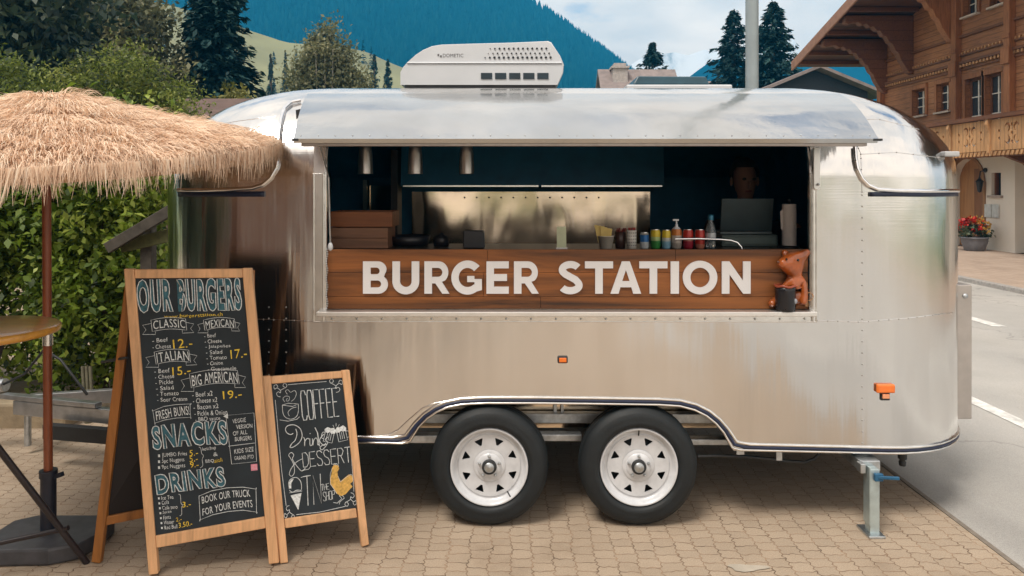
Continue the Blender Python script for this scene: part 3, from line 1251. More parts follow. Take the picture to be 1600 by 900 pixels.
def fin(pxs, dz, name):
    p = hits(pxs, 0.008, 6)
    b = MB()
    q = [v - Vector((0, 0, dz)) for v in p]
    n = len(p)
    b.add(p + q, [(i, i + 1, n + i + 1, n + i) for i in range(n - 1)], 0, True)
    o = b.build(name, NAVY, trailer)
    md = o.modifiers.new('thick', 'SOLIDIFY')
    md.thickness = 0.012
    md.offset = 0
    return o


fin([(1358, 300), (1400, 300), (1450, 300.5), (1493, 300)], 0.022, 'rail_strip')
fin([(414, 299), (370, 299), (320, 299), (282, 299)], 0.026, 'rail_strip')
m = MB()
cl = hit(1474, 241, 0.0)
m.box(cl + Vector((0.02, -0.02, 0)), (0.075, 0.05, 0.026))
m.build('clearance_bracket', mat('grey_plastic', (0.45, 0.46, 0.47), 0.4), trailer, 0.005)

# box on the right end
m = MB()
bx0, bx1 = at(1491, 445, 4.02).x, at(1519, 445, 4.02).x
m.span(2.30, bx1, 4.02, 4.45, H - (655 - CY) / F * 4.02, H - (445 - CY) / F * 4.02)
eb = m.build('end_box', mat('end_box_steel', (0.50, 0.46, 0.43), 0.42, 0.85, 0.08, 12), trailer, 0.006)
for z in (0.95, 0.72, 0.50):
    m = MB()
    m.tube([(bx1 + 0.002, 4.06, z - 0.06), (bx1 + 0.002, 4.06, z + 0.06)], 0.012, 8)
    m.build('hinge', STEEL, eb)
m = MB()
m.lathe([(0.014, 0.0), (0.012, 0.006), (0.001, 0.007)], ((bx0 + bx1) / 2 + 0.01, 4.018, 1.06), Matrix.Rotation(R(90), 3, 'X'), 16)
m.build('box_lock', STEEL, eb)

# stabiliser leg, hose, hooks under the right end
m = MB()
jx = (1367 - CX) / F * 3.50
m.span(jx - 0.022, jx + 0.023, 3.50, 3.555, 0.01, 0.315)
m.span(jx - 0.027, jx - 0.022, 3.495, 3.56, 0.05, 0.325)
jk = m.build('stabiliser_leg', mat('zinc_leg', (0.50, 0.60, 0.62), 0.4, 0.7, 0.12, 18), trailer, 0.003)
m = MB()
m.span(jx - 0.042, jx + 0.038, 3.47, 3.60, 0.0, 0.012)
m.build('foot_plate', STEEL, jk, 0.003)
m = MB()
m.span(jx - 0.045, jx + 0.055, 3.557, 3.80, 0.285, 0.335)
m.span(jx - 0.02, jx + 0.04, 3.64, 3.80, 0.336, 0.37)
m.span(jx - 0.06, jx - 0.034, 3.515, 3.56, 0.29, 0.335)
m.build('leg_bracket', STEEL, jk, 0.004)
m = MB()
m.bar((jx, 3.49, 0.283), (jx + 0.085, 3.44, 0.297), 0.014, 0.014)
m.box((jx + 0.012, 3.49, 0.283), (0.04, 0.02, 0.035))
m.build('crank_handle', mat('blue_handle', (0.02, 0.11, 0.22), 0.4), jk, 0.003)
m = MB()
m.tube([at(x, y, 3.72) for x, y in [(1090, 713), (1120, 712), (1160, 713), (1205, 717), (1235, 721), (1258, 722), (1272, 717), (1281, 708), (1284, 700)]], 0.008, 8)
m.build('drain_hose', BLACK, trailer)
m = MB()
m.span(at(1212, 700, 3.72).x, at(1221, 700, 3.72).x, 3.71, 3.74, 0.28, 0.38)
m.span(at(1150, 700, 3.72).x, at(1162, 700, 3.72).x, 3.71, 3.74, 0.31, 0.38)
m.build('hose_clip', STEEL, trailer)
m = MB()
pk = at(1410, 715, 3.78)
m.lathe([(0.001, -0.045), (0.016, -0.04), (0.018, -0.02), (0.012, -0.012), (0.022, -0.004), (0.022, 0.03), (0.014, 0.05), (0.001, 0.05)], pk, None, 14)
m.build('socket_plug', BLACK, trailer)

# drawbar on the left
m = MB()
m.bar((-1.75, 4.20, 0.30), (-3.05, 4.55, 0.30), 0.05, 0.085)
m.bar((-1.75, 5.02, 0.30), (-3.05, 4.67, 0.30), 0.05, 0.085)
m.bar((-2.45, 4.38, 0.36), (-3.15, 4.58, 0.36), 0.055, 0.03)
db = m.build('drawbar', mat('drawbar_zinc', (0.50, 0.51, 0.53), 0.35, 0.9, 0.2, 14), trailer, 0.004)
m = MB()
m.bar((-1.72, 4.14, 0.215), (-2.75, 4.36, 0.215), 0.05, 0.085)
m.build('drawbar_beam', BLACK, trailer, 0.004)
m = MB()
m.tube([(-3.15, 4.60, 0.42), (-3.30, 4.61, 0.40), (-3.42, 4.61, 0.36)], [0.04, 0.045, 0.05], 12)
m.tube([(-3.0, 4.58, 0.36), (-3.0, 4.58, 0.05)], 0.02, 10)
m.build('coupling_head', STEEL, db)
m = MB()
m.tube([(-1.6, 4.15, 0.22), (-1.75, 4.16, 0.12), (-1.95, 4.2, 0.12), (-2.15, 4.25, 0.2), (-2.3, 4.3, 0.25)], 0.007, 6)
m.tube([(-2.5, 4.35, 0.43), (-2.7, 4.42, 0.62), (-2.85, 4.5, 0.66), (-3.0, 4.55, 0.5), (-3.15, 4.58, 0.43)], 0.008, 6)
m.build('brake_cable', BLACK, trailer)

# rooftop air conditioner
AY = 4.30
asc = F / AY
def ac(px, py):
    return ((px - CX) / asc, H - (py - CY) / asc)


prof = [(624, 131), (624, 112), (628, 104), (636, 95), (648, 84), (660, 76), (674, 70), (690, 67.5), (740, 66), (800, 64.5), (857, 62), (862, 64), (868, 73), (876, 85), (882, 99), (881, 112), (873, 131)]
prof = [ac(*p) for p in prof]
ab = MB()
zb_ = prof[0][1]
n = len(prof)
secs = []
for (k, ins, dy) in ((0, 0.042, 0.0), (1, 0.016, 0.012), (2, 0.004, 0.035), (3, 0.0, 0.08), (4, 0.0, 0.52), (5, 0.03, 0.60)):
    vs = []
    cxp = sum(p[0] for p in prof) / n
    for (x, z) in prof:
        zz = zb_ + (z - zb_) * (1 - ins * 1.6)
        vs.append(Vector((cxp + (x - cxp) * (1 - ins * 0.6), AY + dy, zz)))
    secs.append(ab.add(vs, [], 0))
for s in range(5):
    for i in range(n):
        j = (i + 1) % n
        ab.f.append((secs[s] + i, secs[s] + j, secs[s + 1] + j, secs[s + 1] + i))
        ab.m.append(0)
        ab.s.append(i not in (n - 1,))
ab.f.append(tuple(secs[0] + i for i in range(n)))
ab.f.append(tuple(secs[5] + n - 1 - i for i in range(n)))
ab.m += [0, 0]
ab.s += [False, False]
acu = ab.build('air_conditioner', PLASTIC_W, trailer, 0.006)
m = MB()
p0, p1 = ac(636, 98.5), ac(878, 97.5)
m.span(p0[0], p1[0], AY - 0.006, AY + 0.02, p0[1] - 0.004, p0[1] + 0.004)
m.build('casing_rib', PLASTIC_W, acu, 0.003)
m = MB()
for k in range(5):
    x0_, z0_ = ac(751.5 + 22 * k, 123.5)
    x1_, z1_ = ac(769 + 22 * k, 114)
    m.span(x0_, x1_, AY - 0.004, AY + 0.01, z0_, z1_)
m.build('air_slots', mat('dark_slot', (0.012, 0.03, 0.045), 0.5), acu)
m = MB()
for r_, (xa, xb, y_, rr) in enumerate([(766, 854, 76, 1.6), (763, 859, 83.5, 1.3), (758, 864, 90, 1.9)]):
    nn = int((xb - xa) / 7.3)
    for k in range(nn + 1):
        x_, z_ = ac(xa + 7.3 * k, y_ - (k * 0.02))
        s_ = rr / asc * (0.5 if k == 0 else 0.8 if k == 1 else 1)
        m.lathe([(s_, 0.0), (s_, 0.004), (0.0003, 0.0042)], (x_, AY - 0.001, z_), Matrix.Rotation(R(90), 3, 'X'), 8)
m.build('vent_holes', mat('dark_slot_2', (0.015, 0.02, 0.03), 0.5), acu)
m = MB()
m.span(ac(632, 131)[0], ac(868, 131)[0], AY + 0.02, AY + 0.58, zb_ - 0.05, zb_ + 0.002)
m.build('gasket', mat('grey_gasket', (0.12, 0.13, 0.15), 0.6), acu)
m = MB()
m.tube([(ac(877, 107)[0], AY + 0.02, ac(877, 107)[1]), (ac(869, 122)[0], AY + 0.02, ac(869, 122)[1])], 0.006, 6)
m.build('side_clip', BLACK, acu)

# roof light
m = MB()
x0_, x1_ = (985 - CX) / F * 4.45, (1133 - CX) / F * 4.45
m.span(x0_ - 0.03, x1_ + 0.03, 4.40, 4.95, 2.20, 2.262)
sk = m.build('roof_light_frame', PLASTIC_W, trailer, 0.008)
m = MB()
m.slab([(x0_ + 0.01, 4.42, 2.264), (x1_ - 0.10, 4.42, 2.264), (x1_ - 0.12, 4.43, 2.314), (x0_ + 0.04, 4.43, 2.317)], (0, 0.5, 0))
m.build('roof_light_lid', mat('tinted_acrylic', (0.02, 0.07, 0.10), 0.3), sk, 0.008)
# ------------------------------------------------------------------ lettering helpers
_tc = {}


def text_geo(s, bold=0.0):
    """flat outline letters of a line of text, scaled to the unit square: verts, faces, boundary loops"""
    if (s, bold) in _tc:
        return _tc[(s, bold)]
    cu = bpy.data.curves.new('t', 'FONT')
    cu.body = s
    cu.resolution_u = 3
    cu.space_character = 1.06 + bold * 3
    cu.offset = bold
    ob = bpy.data.objects.new('t', cu)
    COL.objects.link(ob)
    dg = bpy.context.evaluated_depsgraph_get()
    me = bpy.data.meshes.new_from_object(ob.evaluated_get(dg))
    V = [(v.co.x, v.co.y) for v in me.vertices]
    Fc = [tuple(p.vertices) for p in me.polygons]
    bpy.data.objects.remove(ob)
    bpy.data.curves.remove(cu)
    bpy.data.meshes.remove(me)
    x0, x1 = min(v[0] for v in V), max(v[0] for v in V)
    y0, y1 = min(v[1] for v in V), max(v[1] for v in V)
    V = [((v[0] - x0) / (x1 - x0), (v[1] - y0) / (y1 - y0)) for v in V]
    cnt = {}
    key = {}
    # weld coincident points so that the outline can be followed
    idx = []
    for v in V:
        k = (round(v[0], 5), round(v[1], 5))
        idx.append(key.setdefault(k, len(key)))
    W = [None] * len(key)
    for v, i in zip(V, idx):
        W[i] = v
    Fc = [tuple(idx[i] for i in f) for f in Fc]
    for f in Fc:
        for i in range(len(f)):
            a, b_ = f[i], f[(i + 1) % len(f)]
            cnt[(a, b_)] = cnt.get((a, b_), 0) + 1
    nxt = {a: b_ for (a, b_) in cnt if (b_, a) not in cnt}
    loops = []
    while nxt:
        a, b_ = nxt.popitem()
        lp = [a, b_]
        while lp[-1] in nxt:
            lp.append(nxt.pop(lp[-1]))
        if len(lp) > 3:
            loops.append([W[i] for i in lp])
    _tc[(s, bold)] = (W, Fc, loops)
    return _tc[(s, bold)]


class Chalk:
    """chalk drawn on a board plane; positions are given where they were measured in the photograph"""

    def __init__(self, p0, n):
        self.p0, self.n = p0, n
        self.mb = {}
        self.k = 0

    def P(self, px, py, lift):
        return on_plane(px, py, self.p0, self.n) + self.n * lift

    def get(self, col):
        return self.mb.setdefault(col, MB())

    def text(self, s, tl, tr, bl, col='white', arch=0.0, wob=0.25, lift=None, outline=0.0, fill=True, bold=0.0):
        W, Fc, loops = text_geo(s, bold)
        self.k += 1
        lf = lift if lift is not None else 0.0012 + 0.00003 * (self.k % 20)
        ph = self.k * 1.7

        def q(u, v):
            x = tl[0] + (tr[0] - tl[0]) * u + (bl[0] - tl[0]) * (1 - v)
            y = tl[1] + (tr[1] - tl[1]) * u + (bl[1] - tl[1]) * (1 - v) - arch * math.sin(PI * u)
            x += wob * math.sin(u * 23 + ph + v * 3)
            y += wob * math.sin(u * 17 + ph * 2 + v * 2)
            return x, y
        if fill:
            self.get(col if col == 'white' else (col, self.k)).add([self.P(*q(u, v), lf) for u, v in W], Fc)
        if outline:
            oc = self.get(('white', self.k))
            for lp in loops:
                pts = [self.P(*q(u, v), lf + 0.0012) for u, v in lp[:-1]]
                oc.tube(pts, outline, 5, closed=True)

    def line(self, pxs, r=0.0011, col='white', closed=False, sub=0):
        pts = [Vector((p[0], p[1], 0)) for p in pxs]
        if sub and len(pts) > 2:
            out = []
            n = len(pts)
            for i in range(n - 1):
                p0, p1, p2, p3 = pts[max(i - 1, 0)], pts[i], pts[i + 1], pts[min(i + 2, n - 1)]
                for k in range(sub):
                    t = k / sub
                    out.append(0.5 * ((2 * p1) + (p2 - p0) * t + (2 * p0 - 5 * p1 + 4 * p2 - p3) * t * t + (3 * p1 - p0 - 3 * p2 + p3) * t ** 3))
            out.append(pts[-1])
            pts = out
        self.get(col).tube([self.P(p.x, p.y, 0.0012) for p in pts], r, 5, closed=closed)

    def fill(self, pxs, col='white', lift=0.0016):
        tri = tessellate_polygon([[Vector((p[0], p[1], 0)) for p in pxs]])
        self.get(col).add([self.P(p[0], p[1], lift) for p in pxs], [tuple(t) for t in tri])

    def banner(self, x0, y0, x1, y1, x2, y2, x3, y3, arch, tail=9):
        """ribbon with notched tails: corners TL, TR, BR, BL of the middle part"""
        N_ = 8
        top = [(x0 + (x1 - x0) * i / N_, y0 + (y1 - y0) * i / N_ - arch * math.sin(PI * i / N_)) for i in range(N_ + 1)]
        bot = [(x3 + (x2 - x3) * i / N_, y3 + (y2 - y3) * i / N_ - arch * math.sin(PI * i / N_)) for i in range(N_ + 1)]
        self.line(top + bot[::-1], 0.0010, closed=True)
        h = (y3 - y0)
        self.line([(x0, y0 + h * 0.3), (x0 - tail, y0 + h * 0.45), (x0 - tail * 0.6, y0 + h * 0.85), (x0 - tail, y0 + h * 1.25), (x0 + 7, y3 + h * 0.25), (x0 + 7, y3)], 0.0010)
        self.line([(x1, y1 + h * 0.3), (x1 + tail, y1 + h * 0.45), (x1 + tail * 0.6, y1 + h * 0.85), (x1 + tail, y1 + h * 1.2), (x2 - 7, y2 + h * 0.25), (x2 - 7, y2)], 0.0010)

    def build(self, parent, names):
        mats = {'white': CH_W, 'yellow': CH_Y, 'teal': CH_T, 'ochre': CH_G, 'pink': CH_P}
        for col, mb in self.mb.items():
            c0 = col if isinstance(col, str) else col[0]
            nm = 'chalk_outline' if col != c0 and c0 == 'white' else names.get(c0, c0 + '_chalk')
            mb.build(nm, mats[c0], parent)


def pxquad(pxs, p0, n, dv, mb):
    mb.slab([on_plane(x, y, p0, n) for x, y in pxs], dv)


def frame_piece(name, pxs, p0, n, thick, parent, m_, back=0.0):
    b_ = MB()
    pts = [on_plane(x, y, p0, n) - n * back for x, y in pxs]
    b_.slab(pts, -n * thick)
    return b_.build(name, m_, parent, 0.004)


def a_board(label, fl, fr_, tl, tr, pieces, panel_px, rear, group):
    """fl, fr_, tl, tr: outer corners of the front frame in space"""
    c = (fl + fr_) / 2
    t = thing('menu_board', label, 'menu board', (c.x, c.y, 0), group)
    n = (fr_ - fl).cross(tl - fl).normalized()
    if n.y > 0:
        n = -n
    p0 = (fl + fr_ + tl + tr) / 4
    for nm, q in pieces:
        frame_piece(nm, q, p0, n, 0.034 if nm == 'stile' else 0.030, t, PINE, 0.0 if nm == 'stile' else 0.0015)
    pb = MB()
    pts = [on_plane(x, y, p0, n) - n * 0.010 for x, y in panel_px]
    pb.slab(pts, -n * 0.008)
    panel = pb.build('chalkboard', CHALKB, t)
    # rear leg frame: top edge just behind the front frame, feet set back
    rtl, rtr, rfl, rfr = rear
    rtl = on_plane(rtl[1], rtl[2], p0, n) - n * 0.065
    rtr = on_plane(rtr[1], rtr[2], p0, n) - n * 0.065
    w = MB()
    w.bar(rtl, rfl, 0.040, 0.026, up=(0, -1, 0))
    w.build('rear_leg', PINE_D, t, 0.003)
    w = MB()
    w.bar(rtr, rfr, 0.040, 0.026, up=(0, -1, 0))
    w.build('rear_leg', PINE_D, t, 0.003)
    w = MB()
    a0, a1 = rtl.lerp(rfl, 0.86), rtr.lerp(rfr, 0.86)
    w.bar(a0, a1, 0.022, 0.040, up=(rtl - rfl).normalized())
    w.build('rear_rail', PINE_D, t, 0.003)
    w = MB()
    w.slab([rtl.lerp(rfl, 0.02), rtr.lerp(rfr, 0.02), rtr.lerp(rfr, 0.85), rtl.lerp(rfl, 0.85)], Vector((0, 0.006, 0)))
    w.build('rear_panel', CHALKB2, t)
    return t, panel, p0 - n * 0.010, n


# ------------------------------------------------------------------ the tall menu board
def gp(px, py):
    return at(px, py, F * H / (py - CY))


fl, fr_ = gp(234, 898), gp(434, 881)
zt_ = 1.30
Yt = (H - zt_) * F / (420 - CY)
tl, tr = at(193, 420, Yt), at(393, 420, Yt)
board_t, panel, P0, NRM = a_board(
    'tall chalkboard menu on a pine A-frame headed OUR BURGERS', fl, fr_, tl, tr,
    [('stile', [(193, 420), (209, 420), (247, 897), (232, 899)]),
     ('stile', [(378, 419), (393, 419), (436, 880), (420, 882)]),
     ('top_rail', [(209.2, 421), (378, 420), (379.3, 434), (210.3, 435)]),
     ('bottom_rail', [(242.3, 838), (413.4, 808), (415.0, 826), (243.9, 857)])],
    [(209, 433), (380, 432), (414.5, 811), (241, 841)],
    (('px', 199, 424), ('px', 386, 424), gp(152, 879) + Vector((0, 0, 0.005)), Vector((-1.29, 3.62, 0.0))), 'chalkboard A-frames before the trailer')
w = MB()
w.tube([on_plane(196, 560, P0, NRM) - NRM * 0.02, Vector((-1.86, 3.35, 0.86))], 0.006, 6)
w.build('stay_strap', BLACK, board_t)
ck = Chalk(P0, NRM)
BO = 0.0021
ck.text('OUR', (213, 437), (268, 435), (216, 489), 'teal', bold=0.045, outline=BO, wob=0.4)
ck.text('BURGERS', (276, 436), (375, 434), (279, 487), 'teal', bold=0.045, outline=BO, wob=0.5)
ck.text('www.burgerstation.ch', (256, 492), (348, 488), (256.5, 499), 'yellow', wob=0.5)
ck.banner(236, 500, 290, 498, 292, 516, 238, 518, 3, 13)
ck.text('CLASSIC', (239, 502), (289, 500), (240, 515), arch=2.5)
ck.banner(318, 500, 366, 498, 369, 513, 320, 516, 3, 9)
ck.text('MEXICAN', (321, 502), (365, 500), (322, 514), arch=2.5)
sm = [('- Beef', 238, 262, 529), ('- Cheese', 238, 267, 539)]
for s, a, b_, y in sm:
    ck.text(s, (a, y), (b_, y - 2), (a + 0.6, y + 6.5))
ck.text('12.-', (270, 531), (300, 528), (271, 545), 'yellow')
for i, (s, b_) in enumerate([('- Beef', 337), ('- Cheese', 346), ('- Jalapeños', 360), ('- Salad', 347), ('- Tomato', 354), ('- Onion', 348), ('- Guacamole', 369)]):
    y = 522 + 8.6 * i
    a = 319 + 0.9 * i
    ck.text(s, (a, y), (b_, y - 1.5), (a + 0.5, y + 6))
ck.text('17.-', (360, 547), (385, 544), (361, 561), 'yellow')
ck.banner(241, 550, 295, 547, 298, 566, 244, 569, 3, 13)
ck.text('ITALIAN', (244, 552), (294, 549), (246, 567), arch=2.5)
for i, (s, b_) in enumerate([('- Beef', 265), ('- Cheese', 272), ('- Pickle', 270), ('- Salad', 271), ('- Tomato', 279), ('- Sour Cream', 292)]):
    y = 577 + 8.9 * i
    a = 241 + 0.9 * i
    ck.text(s, (a, y), (b_, y - 2), (a + 0.5, y + 6.5))
ck.text('15.-', (269, 574), (297, 571), (270, 587), 'yellow')
ck.banner(296, 584, 371, 579, 374, 600, 299, 606, 4, 13)
ck.text('BIG AMERICAN', (299, 587), (370, 582), (301, 604), arch=3.5)
for i, (s, b_) in enumerate([('- Beef x2', 332), ('- Cheese x2', 339), ('- Bacon x2', 341), ('- Pickle & Onion', 355), ('- BBQ sauce', 344)]):
    y = 613 + 9.8 * i
    a = 300 + 1.2 * i
    ck.text(s, (a, y), (b_, y - 2.5), (a + 0.6, y + 7.5))
ck.text('19.-', (348, 611), (377, 608), (349, 624), 'yellow')
ck.line([(239, 642), (256, 635), (275, 632), (297, 631), (298, 652), (276, 653), (258, 656), (242, 661)], 0.0011, closed=True)
for p in ((238, 641), (298, 631), (298, 653), (242, 662)):
    ck.line([p, (p[0] + 0.8, p[1])], 0.0035)
ck.text('FRESH BUNS!', (243, 643), (295, 634), (245, 657), arch=1.5)
ck.text('SNACKS', (236, 666), (353, 657), (240, 703), 'teal', bold=0.045, outline=BO, arch=2, wob=0.5)
for i, (s, b_, p, q0) in enumerate([('JUMBO Fries', 292, '5.-', 296), ('5pc Nuggets', 288, '5.-', 296), ('9pc Nuggets', 289, '9.-', 297)]):
    y = 708 + 9.2 * i
    ck.fill([(247, y + 2), (250, y + 1.8), (250.3, y + 6), (247.3, y + 6.2)])
    ck.text(s, (253, y), (b_, y - 3), (253.5, y + 8))
    ck.text(p, (q0, y - 5), (q0 + 13, y - 6), (q0 + 0.5, y + 4.5), 'yellow')
ck.line([(311, 698), (314, 701), (315, 708), (318, 712), (316, 718), (317, 727), (313, 731)], 0.0010, sub=4)
ck.text('ketchup', (316, 699), (337, 696), (317, 706))
ck.text('&', (333, 707), (340, 706), (333.5, 713))
ck.text('BBQ', (321, 718), (334, 717), (321.5, 724))
ck.text('aioli', (335, 717), (347, 715), (335.5, 723), 'yellow')
ck.line([(353, 649), (397, 645), (401, 721), (362, 725)], 0.0012, closed=True)
ck.line([(357, 697), (398, 692)], 0.0012)
ck.fill([(349, 650.5), (356, 646), (356.5, 654)])
for s, x0_, x1_, y in (('VEGGIE', 363, 384, 655), ('VERSION', 369, 394, 664), ('OF ALL', 364, 386, 674), ('BURGERS', 367, 393, 683)):
    ck.text(s, (x0_, y), (x1_, y - 2.5), (x0_ + 0.5, y + 6.5))
ck.text('KIDS SIZE', (366, 702), (396, 698), (366.5, 709))
ck.text('GRAND FTD', (366, 713), (396, 710), (366.5, 719))
ck.fill([(392, 725.5), (402, 724.5), (402.5, 734.5), (392.5, 735.5)], 'pink')
ck.line([(395, 727.5), (400, 727), (400.3, 732.3), (395.2, 732.6)], 0.0008, closed=True)
ck.text('DRINKS', (242, 742), (349, 729), (246, 773), 'teal', bold=0.045, outline=BO, arch=1, wob=0.5)
for i, (s, b_) in enumerate([('Ice Tea', 271), ('Cola', 264), ('Cola zero', 277), ('Sprite', 268), ('Fanta', 267), ('Wasser', 272), ('Red Bull', 277)]):
    y = 775 + 7.7 * i
    a = 248 + 0.8 * i
    ck.fill([(a - 1, y + 2), (a + 1.6, y + 2), (a + 1.8, y + 5), (a - 0.8, y + 5.2)])
    ck.text(s, (a + 4, y), (b_, y - 2), (a + 4.3, y + 6))
ck.line([(279, 772), (282, 774), (283, 786), (286, 789), (284, 792), (284, 803), (281, 806)], 0.0010, sub=4)
ck.text('3.-', (285, 784), (298, 782), (285.5, 793), 'yellow')
ck.text('2.-', (275, 809), (284, 807.5), (275.3, 815), 'yellow')
ck.text('3.50.-', (279, 817), (300, 813), (279.5, 825), 'yellow')
ck.line([(311, 775), (330, 767), (355, 762), (380, 761), (400, 764), (401, 800), (380, 797), (357, 799), (333, 804), (313, 812)], 0.0013, closed=True)
for p in ((311, 775), (400, 763), (401, 801), (312, 813)):
    ck.line([p, (p[0] + 0.8, p[1])], 0.0038)
ck.text('BOOK OUR TRUCK', (315, 776), (390, 765), (316, 787), arch=3)
ck.text('FOR YOUR EVENTS', (316, 795), (394, 781), (317, 806), arch=3)
ck.build(panel, {'white': 'chalk_writing', 'yellow': 'chalk_price', 'teal': 'chalk_heading', 'pink': 'chalk_emblem'})

# ------------------------------------------------------------------ the small board
fl, fr_ = gp(443, 880), gp(572, 854)
zt_ = 0.80
tl = at(410, 588, (H - zt_) * F / (588 - CY))
tr = at(546, 578, (H - zt_) * F / (578 - CY))
b2, panel, P0, NRM = a_board(
    'low chalkboard on a pine A-frame advertising COFFEE, Drinks and DESSERT', fl, fr_, tl, tr,
    [('stile', [(410, 588), (423, 587), (450.5, 879), (438, 881)]),
     ('stile', [(534, 579), (546.5, 578), (577, 851), (565.5, 855)]),
     ('top_rail', [(423.2, 588), (534, 580), (535.2, 590.5), (424.4, 600)]),
     ('bottom_rail', [(444.5, 811), (556.5, 794.5), (558.5, 809), (446.3, 826)])],
    [(423, 599), (535.5, 589), (558.2, 797), (443.8, 813)],
    (('px', 416, 592), ('px', 541, 583), Vector((-1.18, 3.62, 0.0)), Vector((-0.80, 3.74, 0.0))), 'chalkboard A-frames before the trailer')
ck = Chalk(P0, NRM)
LW = 0.0013
ck.line([(450, 601), (510, 596)], LW)
ck.line([(430, 625), (440, 735), (447, 790)], LW)
ck.line([(540, 612), (548, 700), (553, 768)], LW)
ck.line([(463, 804), (500, 800), (540, 791)], LW)


def curl(cx, cy, sx, sy):
    ck.line([(cx + sx * x, cy + sy * y) for x, y in [(0, 9), (-4, 8), (-6, 4), (-3, 1), (0, 3), (0, -1), (-5, -5), (-9, -3), (-10, -8), (-6, -10), (-4, -6)]], LW, sub=3)
    ck.line([(cx + sx * x, cy + sy * y) for x, y in [(0, -1), (5, -4), (9, -6), (10, -10), (6, -12), (4, -8), (7, -6)]], LW, sub=3)


curl(438, 611, 1, 1)
curl(525, 604, -1, 1)
curl(452, 799, 0.8, -1)
curl(548, 779, -0.9, -1)
# cup with steam
ck.line([(441, 633), (442, 645), (446, 652), (455, 655), (463, 651), (466, 643), (466, 631)], LW, sub=3)
ck.line([(441, 633), (450, 630), (466, 631), (457, 635), (441, 633)], LW)
ck.line([(437, 656), (450, 658), (464, 655), (468, 651)], LW)
ck.line([(452, 650), (450, 644), (456, 638), (463, 636)], LW, sub=3)
ck.line([(445, 628), (442, 623), (446, 619), (452, 620), (451, 626), (447, 626), (449, 622)], LW * 0.8, sub=3)
ck.line([(449, 616), (446, 611), (450, 609), (454, 613), (460, 610), (463, 615), (460, 623), (455, 627)], LW * 0.8, sub=3)


def tall(s, x0_, x1_, y0t, y1t, y0b, y1b, sk, r):
    """narrow capitals in single chalk strokes"""
    G = {'C': [[(1, .85), (.8, 1), (.2, 1), (0, .85), (0, .15), (.2, 0), (.8, 0), (1, .15)]],
         'O': [[(.2, 1), (.8, 1), (1, .85), (1, .15), (.8, 0), (.2, 0), (0, .15), (0, .85), (.2, 1)]],
         'F': [[(0, 0), (0, 1), (1, 1)], [(0, .52), (.8, .52)]],
         'E': [[(1, 0), (0, 0), (0, 1), (1, 1)], [(0, .52), (.8, .52)]],
         'D': [[(0, 0), (0, 1), (.6, 1), (1, .75), (1, .25), (.6, 0), (0, 0)]],
         'S': [[(1, .85), (.7, 1), (.2, 1), (0, .8), (.2, .58), (.8, .42), (1, .2), (.8, 0), (.2, 0), (0, .15)]],
         'R': [[(0, 0), (0, 1), (.7, 1), (1, .8), (.7, .52), (0, .52)], [(.45, .52), (1, 0)]],
         'T': [[(0, 1), (1, 1)], [(.5, 1), (.5, 0)]],
         'I': [[(.5, 1), (.5, 0)]], 'N': [[(0, 0), (0, 1), (1, 0), (1, 1)]],
         'H': [[(0, 0), (0, 1)], [(1, 0), (1, 1)], [(0, .5), (1, .5)]], 'P': [[(0, 0), (0, 1), (.8, 1), (1, .78), (.8, .55), (0, .55)]]}
    n = len(s)
    cw = (x1_ - x0_) / n
    for i, ch in enumerate(s):
        for pl in G[ch]:
            pts = []
            for x, y in pl:
                u = (i + 0.1 + 0.78 * x) / n
                X = x0_ + (x1_ - x0_) * u + sk * (1 - y)
                yt_, yb_ = y0t + (y1t - y0t) * u, y0b + (y1b - y0b) * u
                pts.append((X, yb_ + (yt_ - yb_) * y))
            ck.line(pts, r)


tall('COFFEE', 468, 527, 611, 606, 657, 650, 4, 0.0024)
# Drinks in script
ck.line([(458, 677), (454, 679), (448, 676), (446, 670), (450, 665), (460, 664), (469, 670), (472, 681), (468, 691), (459, 698), (453, 699), (456, 693), (461, 688), (464, 678), (462, 670)], 0.0019, sub=4)
ck.line([(474, 683), (476, 687), (476, 697), (476, 690), (480, 685), (483, 686)], 0.0017, sub=3)
ck.line([(484, 685), (484.5, 696), (488, 694), (488, 685), (489, 696), (490, 688), (494, 684), (496, 688), (496.5, 695), (499, 693)], 0.0017, sub=3)
ck.line([(484, 677), (484.8, 678)], 0.0022)
ck.line([(492, 668), (496, 676), (499, 697)], 0.0022)
ck.line([(506, 678), (499, 688), (506, 696), (509, 692)], 0.0019, sub=3)
ck.line([(512, 683), (508, 687), (512, 691), (509, 697), (503, 703), (500, 699), (505, 695), (511, 694)], 0.0018, sub=3)
# two beer mugs
for cx, cy, s_ in ((514, 681, 1), (534, 679, -1)):
    def q(x, y):
        a_ = 0.22 * s_
        return (cx + x * math.cos(a_) - y * math.sin(a_), cy + x * math.sin(a_) + y * math.cos(a_))
    ck.line([q(*p) for p in [(-7, -7), (-7, 10), (7, 10), (7, -7)]], LW)
    for x in (-3, 0, 3):
        ck.line([q(x, -4), q(x, 7)], LW * 0.9)
    ck.line([q(*p) for p in [(-7 * s_, -4), (-11 * s_, -3), (-11 * s_, 5), (-7 * s_, 6)]], LW, sub=3)
    ck.fill([q(*p) for p in [(-8, -5), (-9, -9), (-5, -13), (0, -12), (5, -14), (9, -9), (8, -5), (3, -4), (0, -6), (-3, -4)]])
for p, q_ in (((520, 664), (522, 668)), ((525, 661), (525, 666)), ((530, 663), (528, 667))):
    ck.line([p, q_], LW * 0.8)
# ampersand
ck.line([(472, 717), (463, 722), (455, 732), (452, 741), (456, 744), (460, 738), (459, 726), (454, 716), (451, 711), (455, 707), (459, 711), (457, 718), (466, 731), (472, 736), (477, 731)], LW * 1.15, sub=3)
tall('DESSERT', 471, 548, 708, 698, 730, 722, 2, 0.0017)
ck.line([(472, 735), (482, 733), (486, 728)], LW)
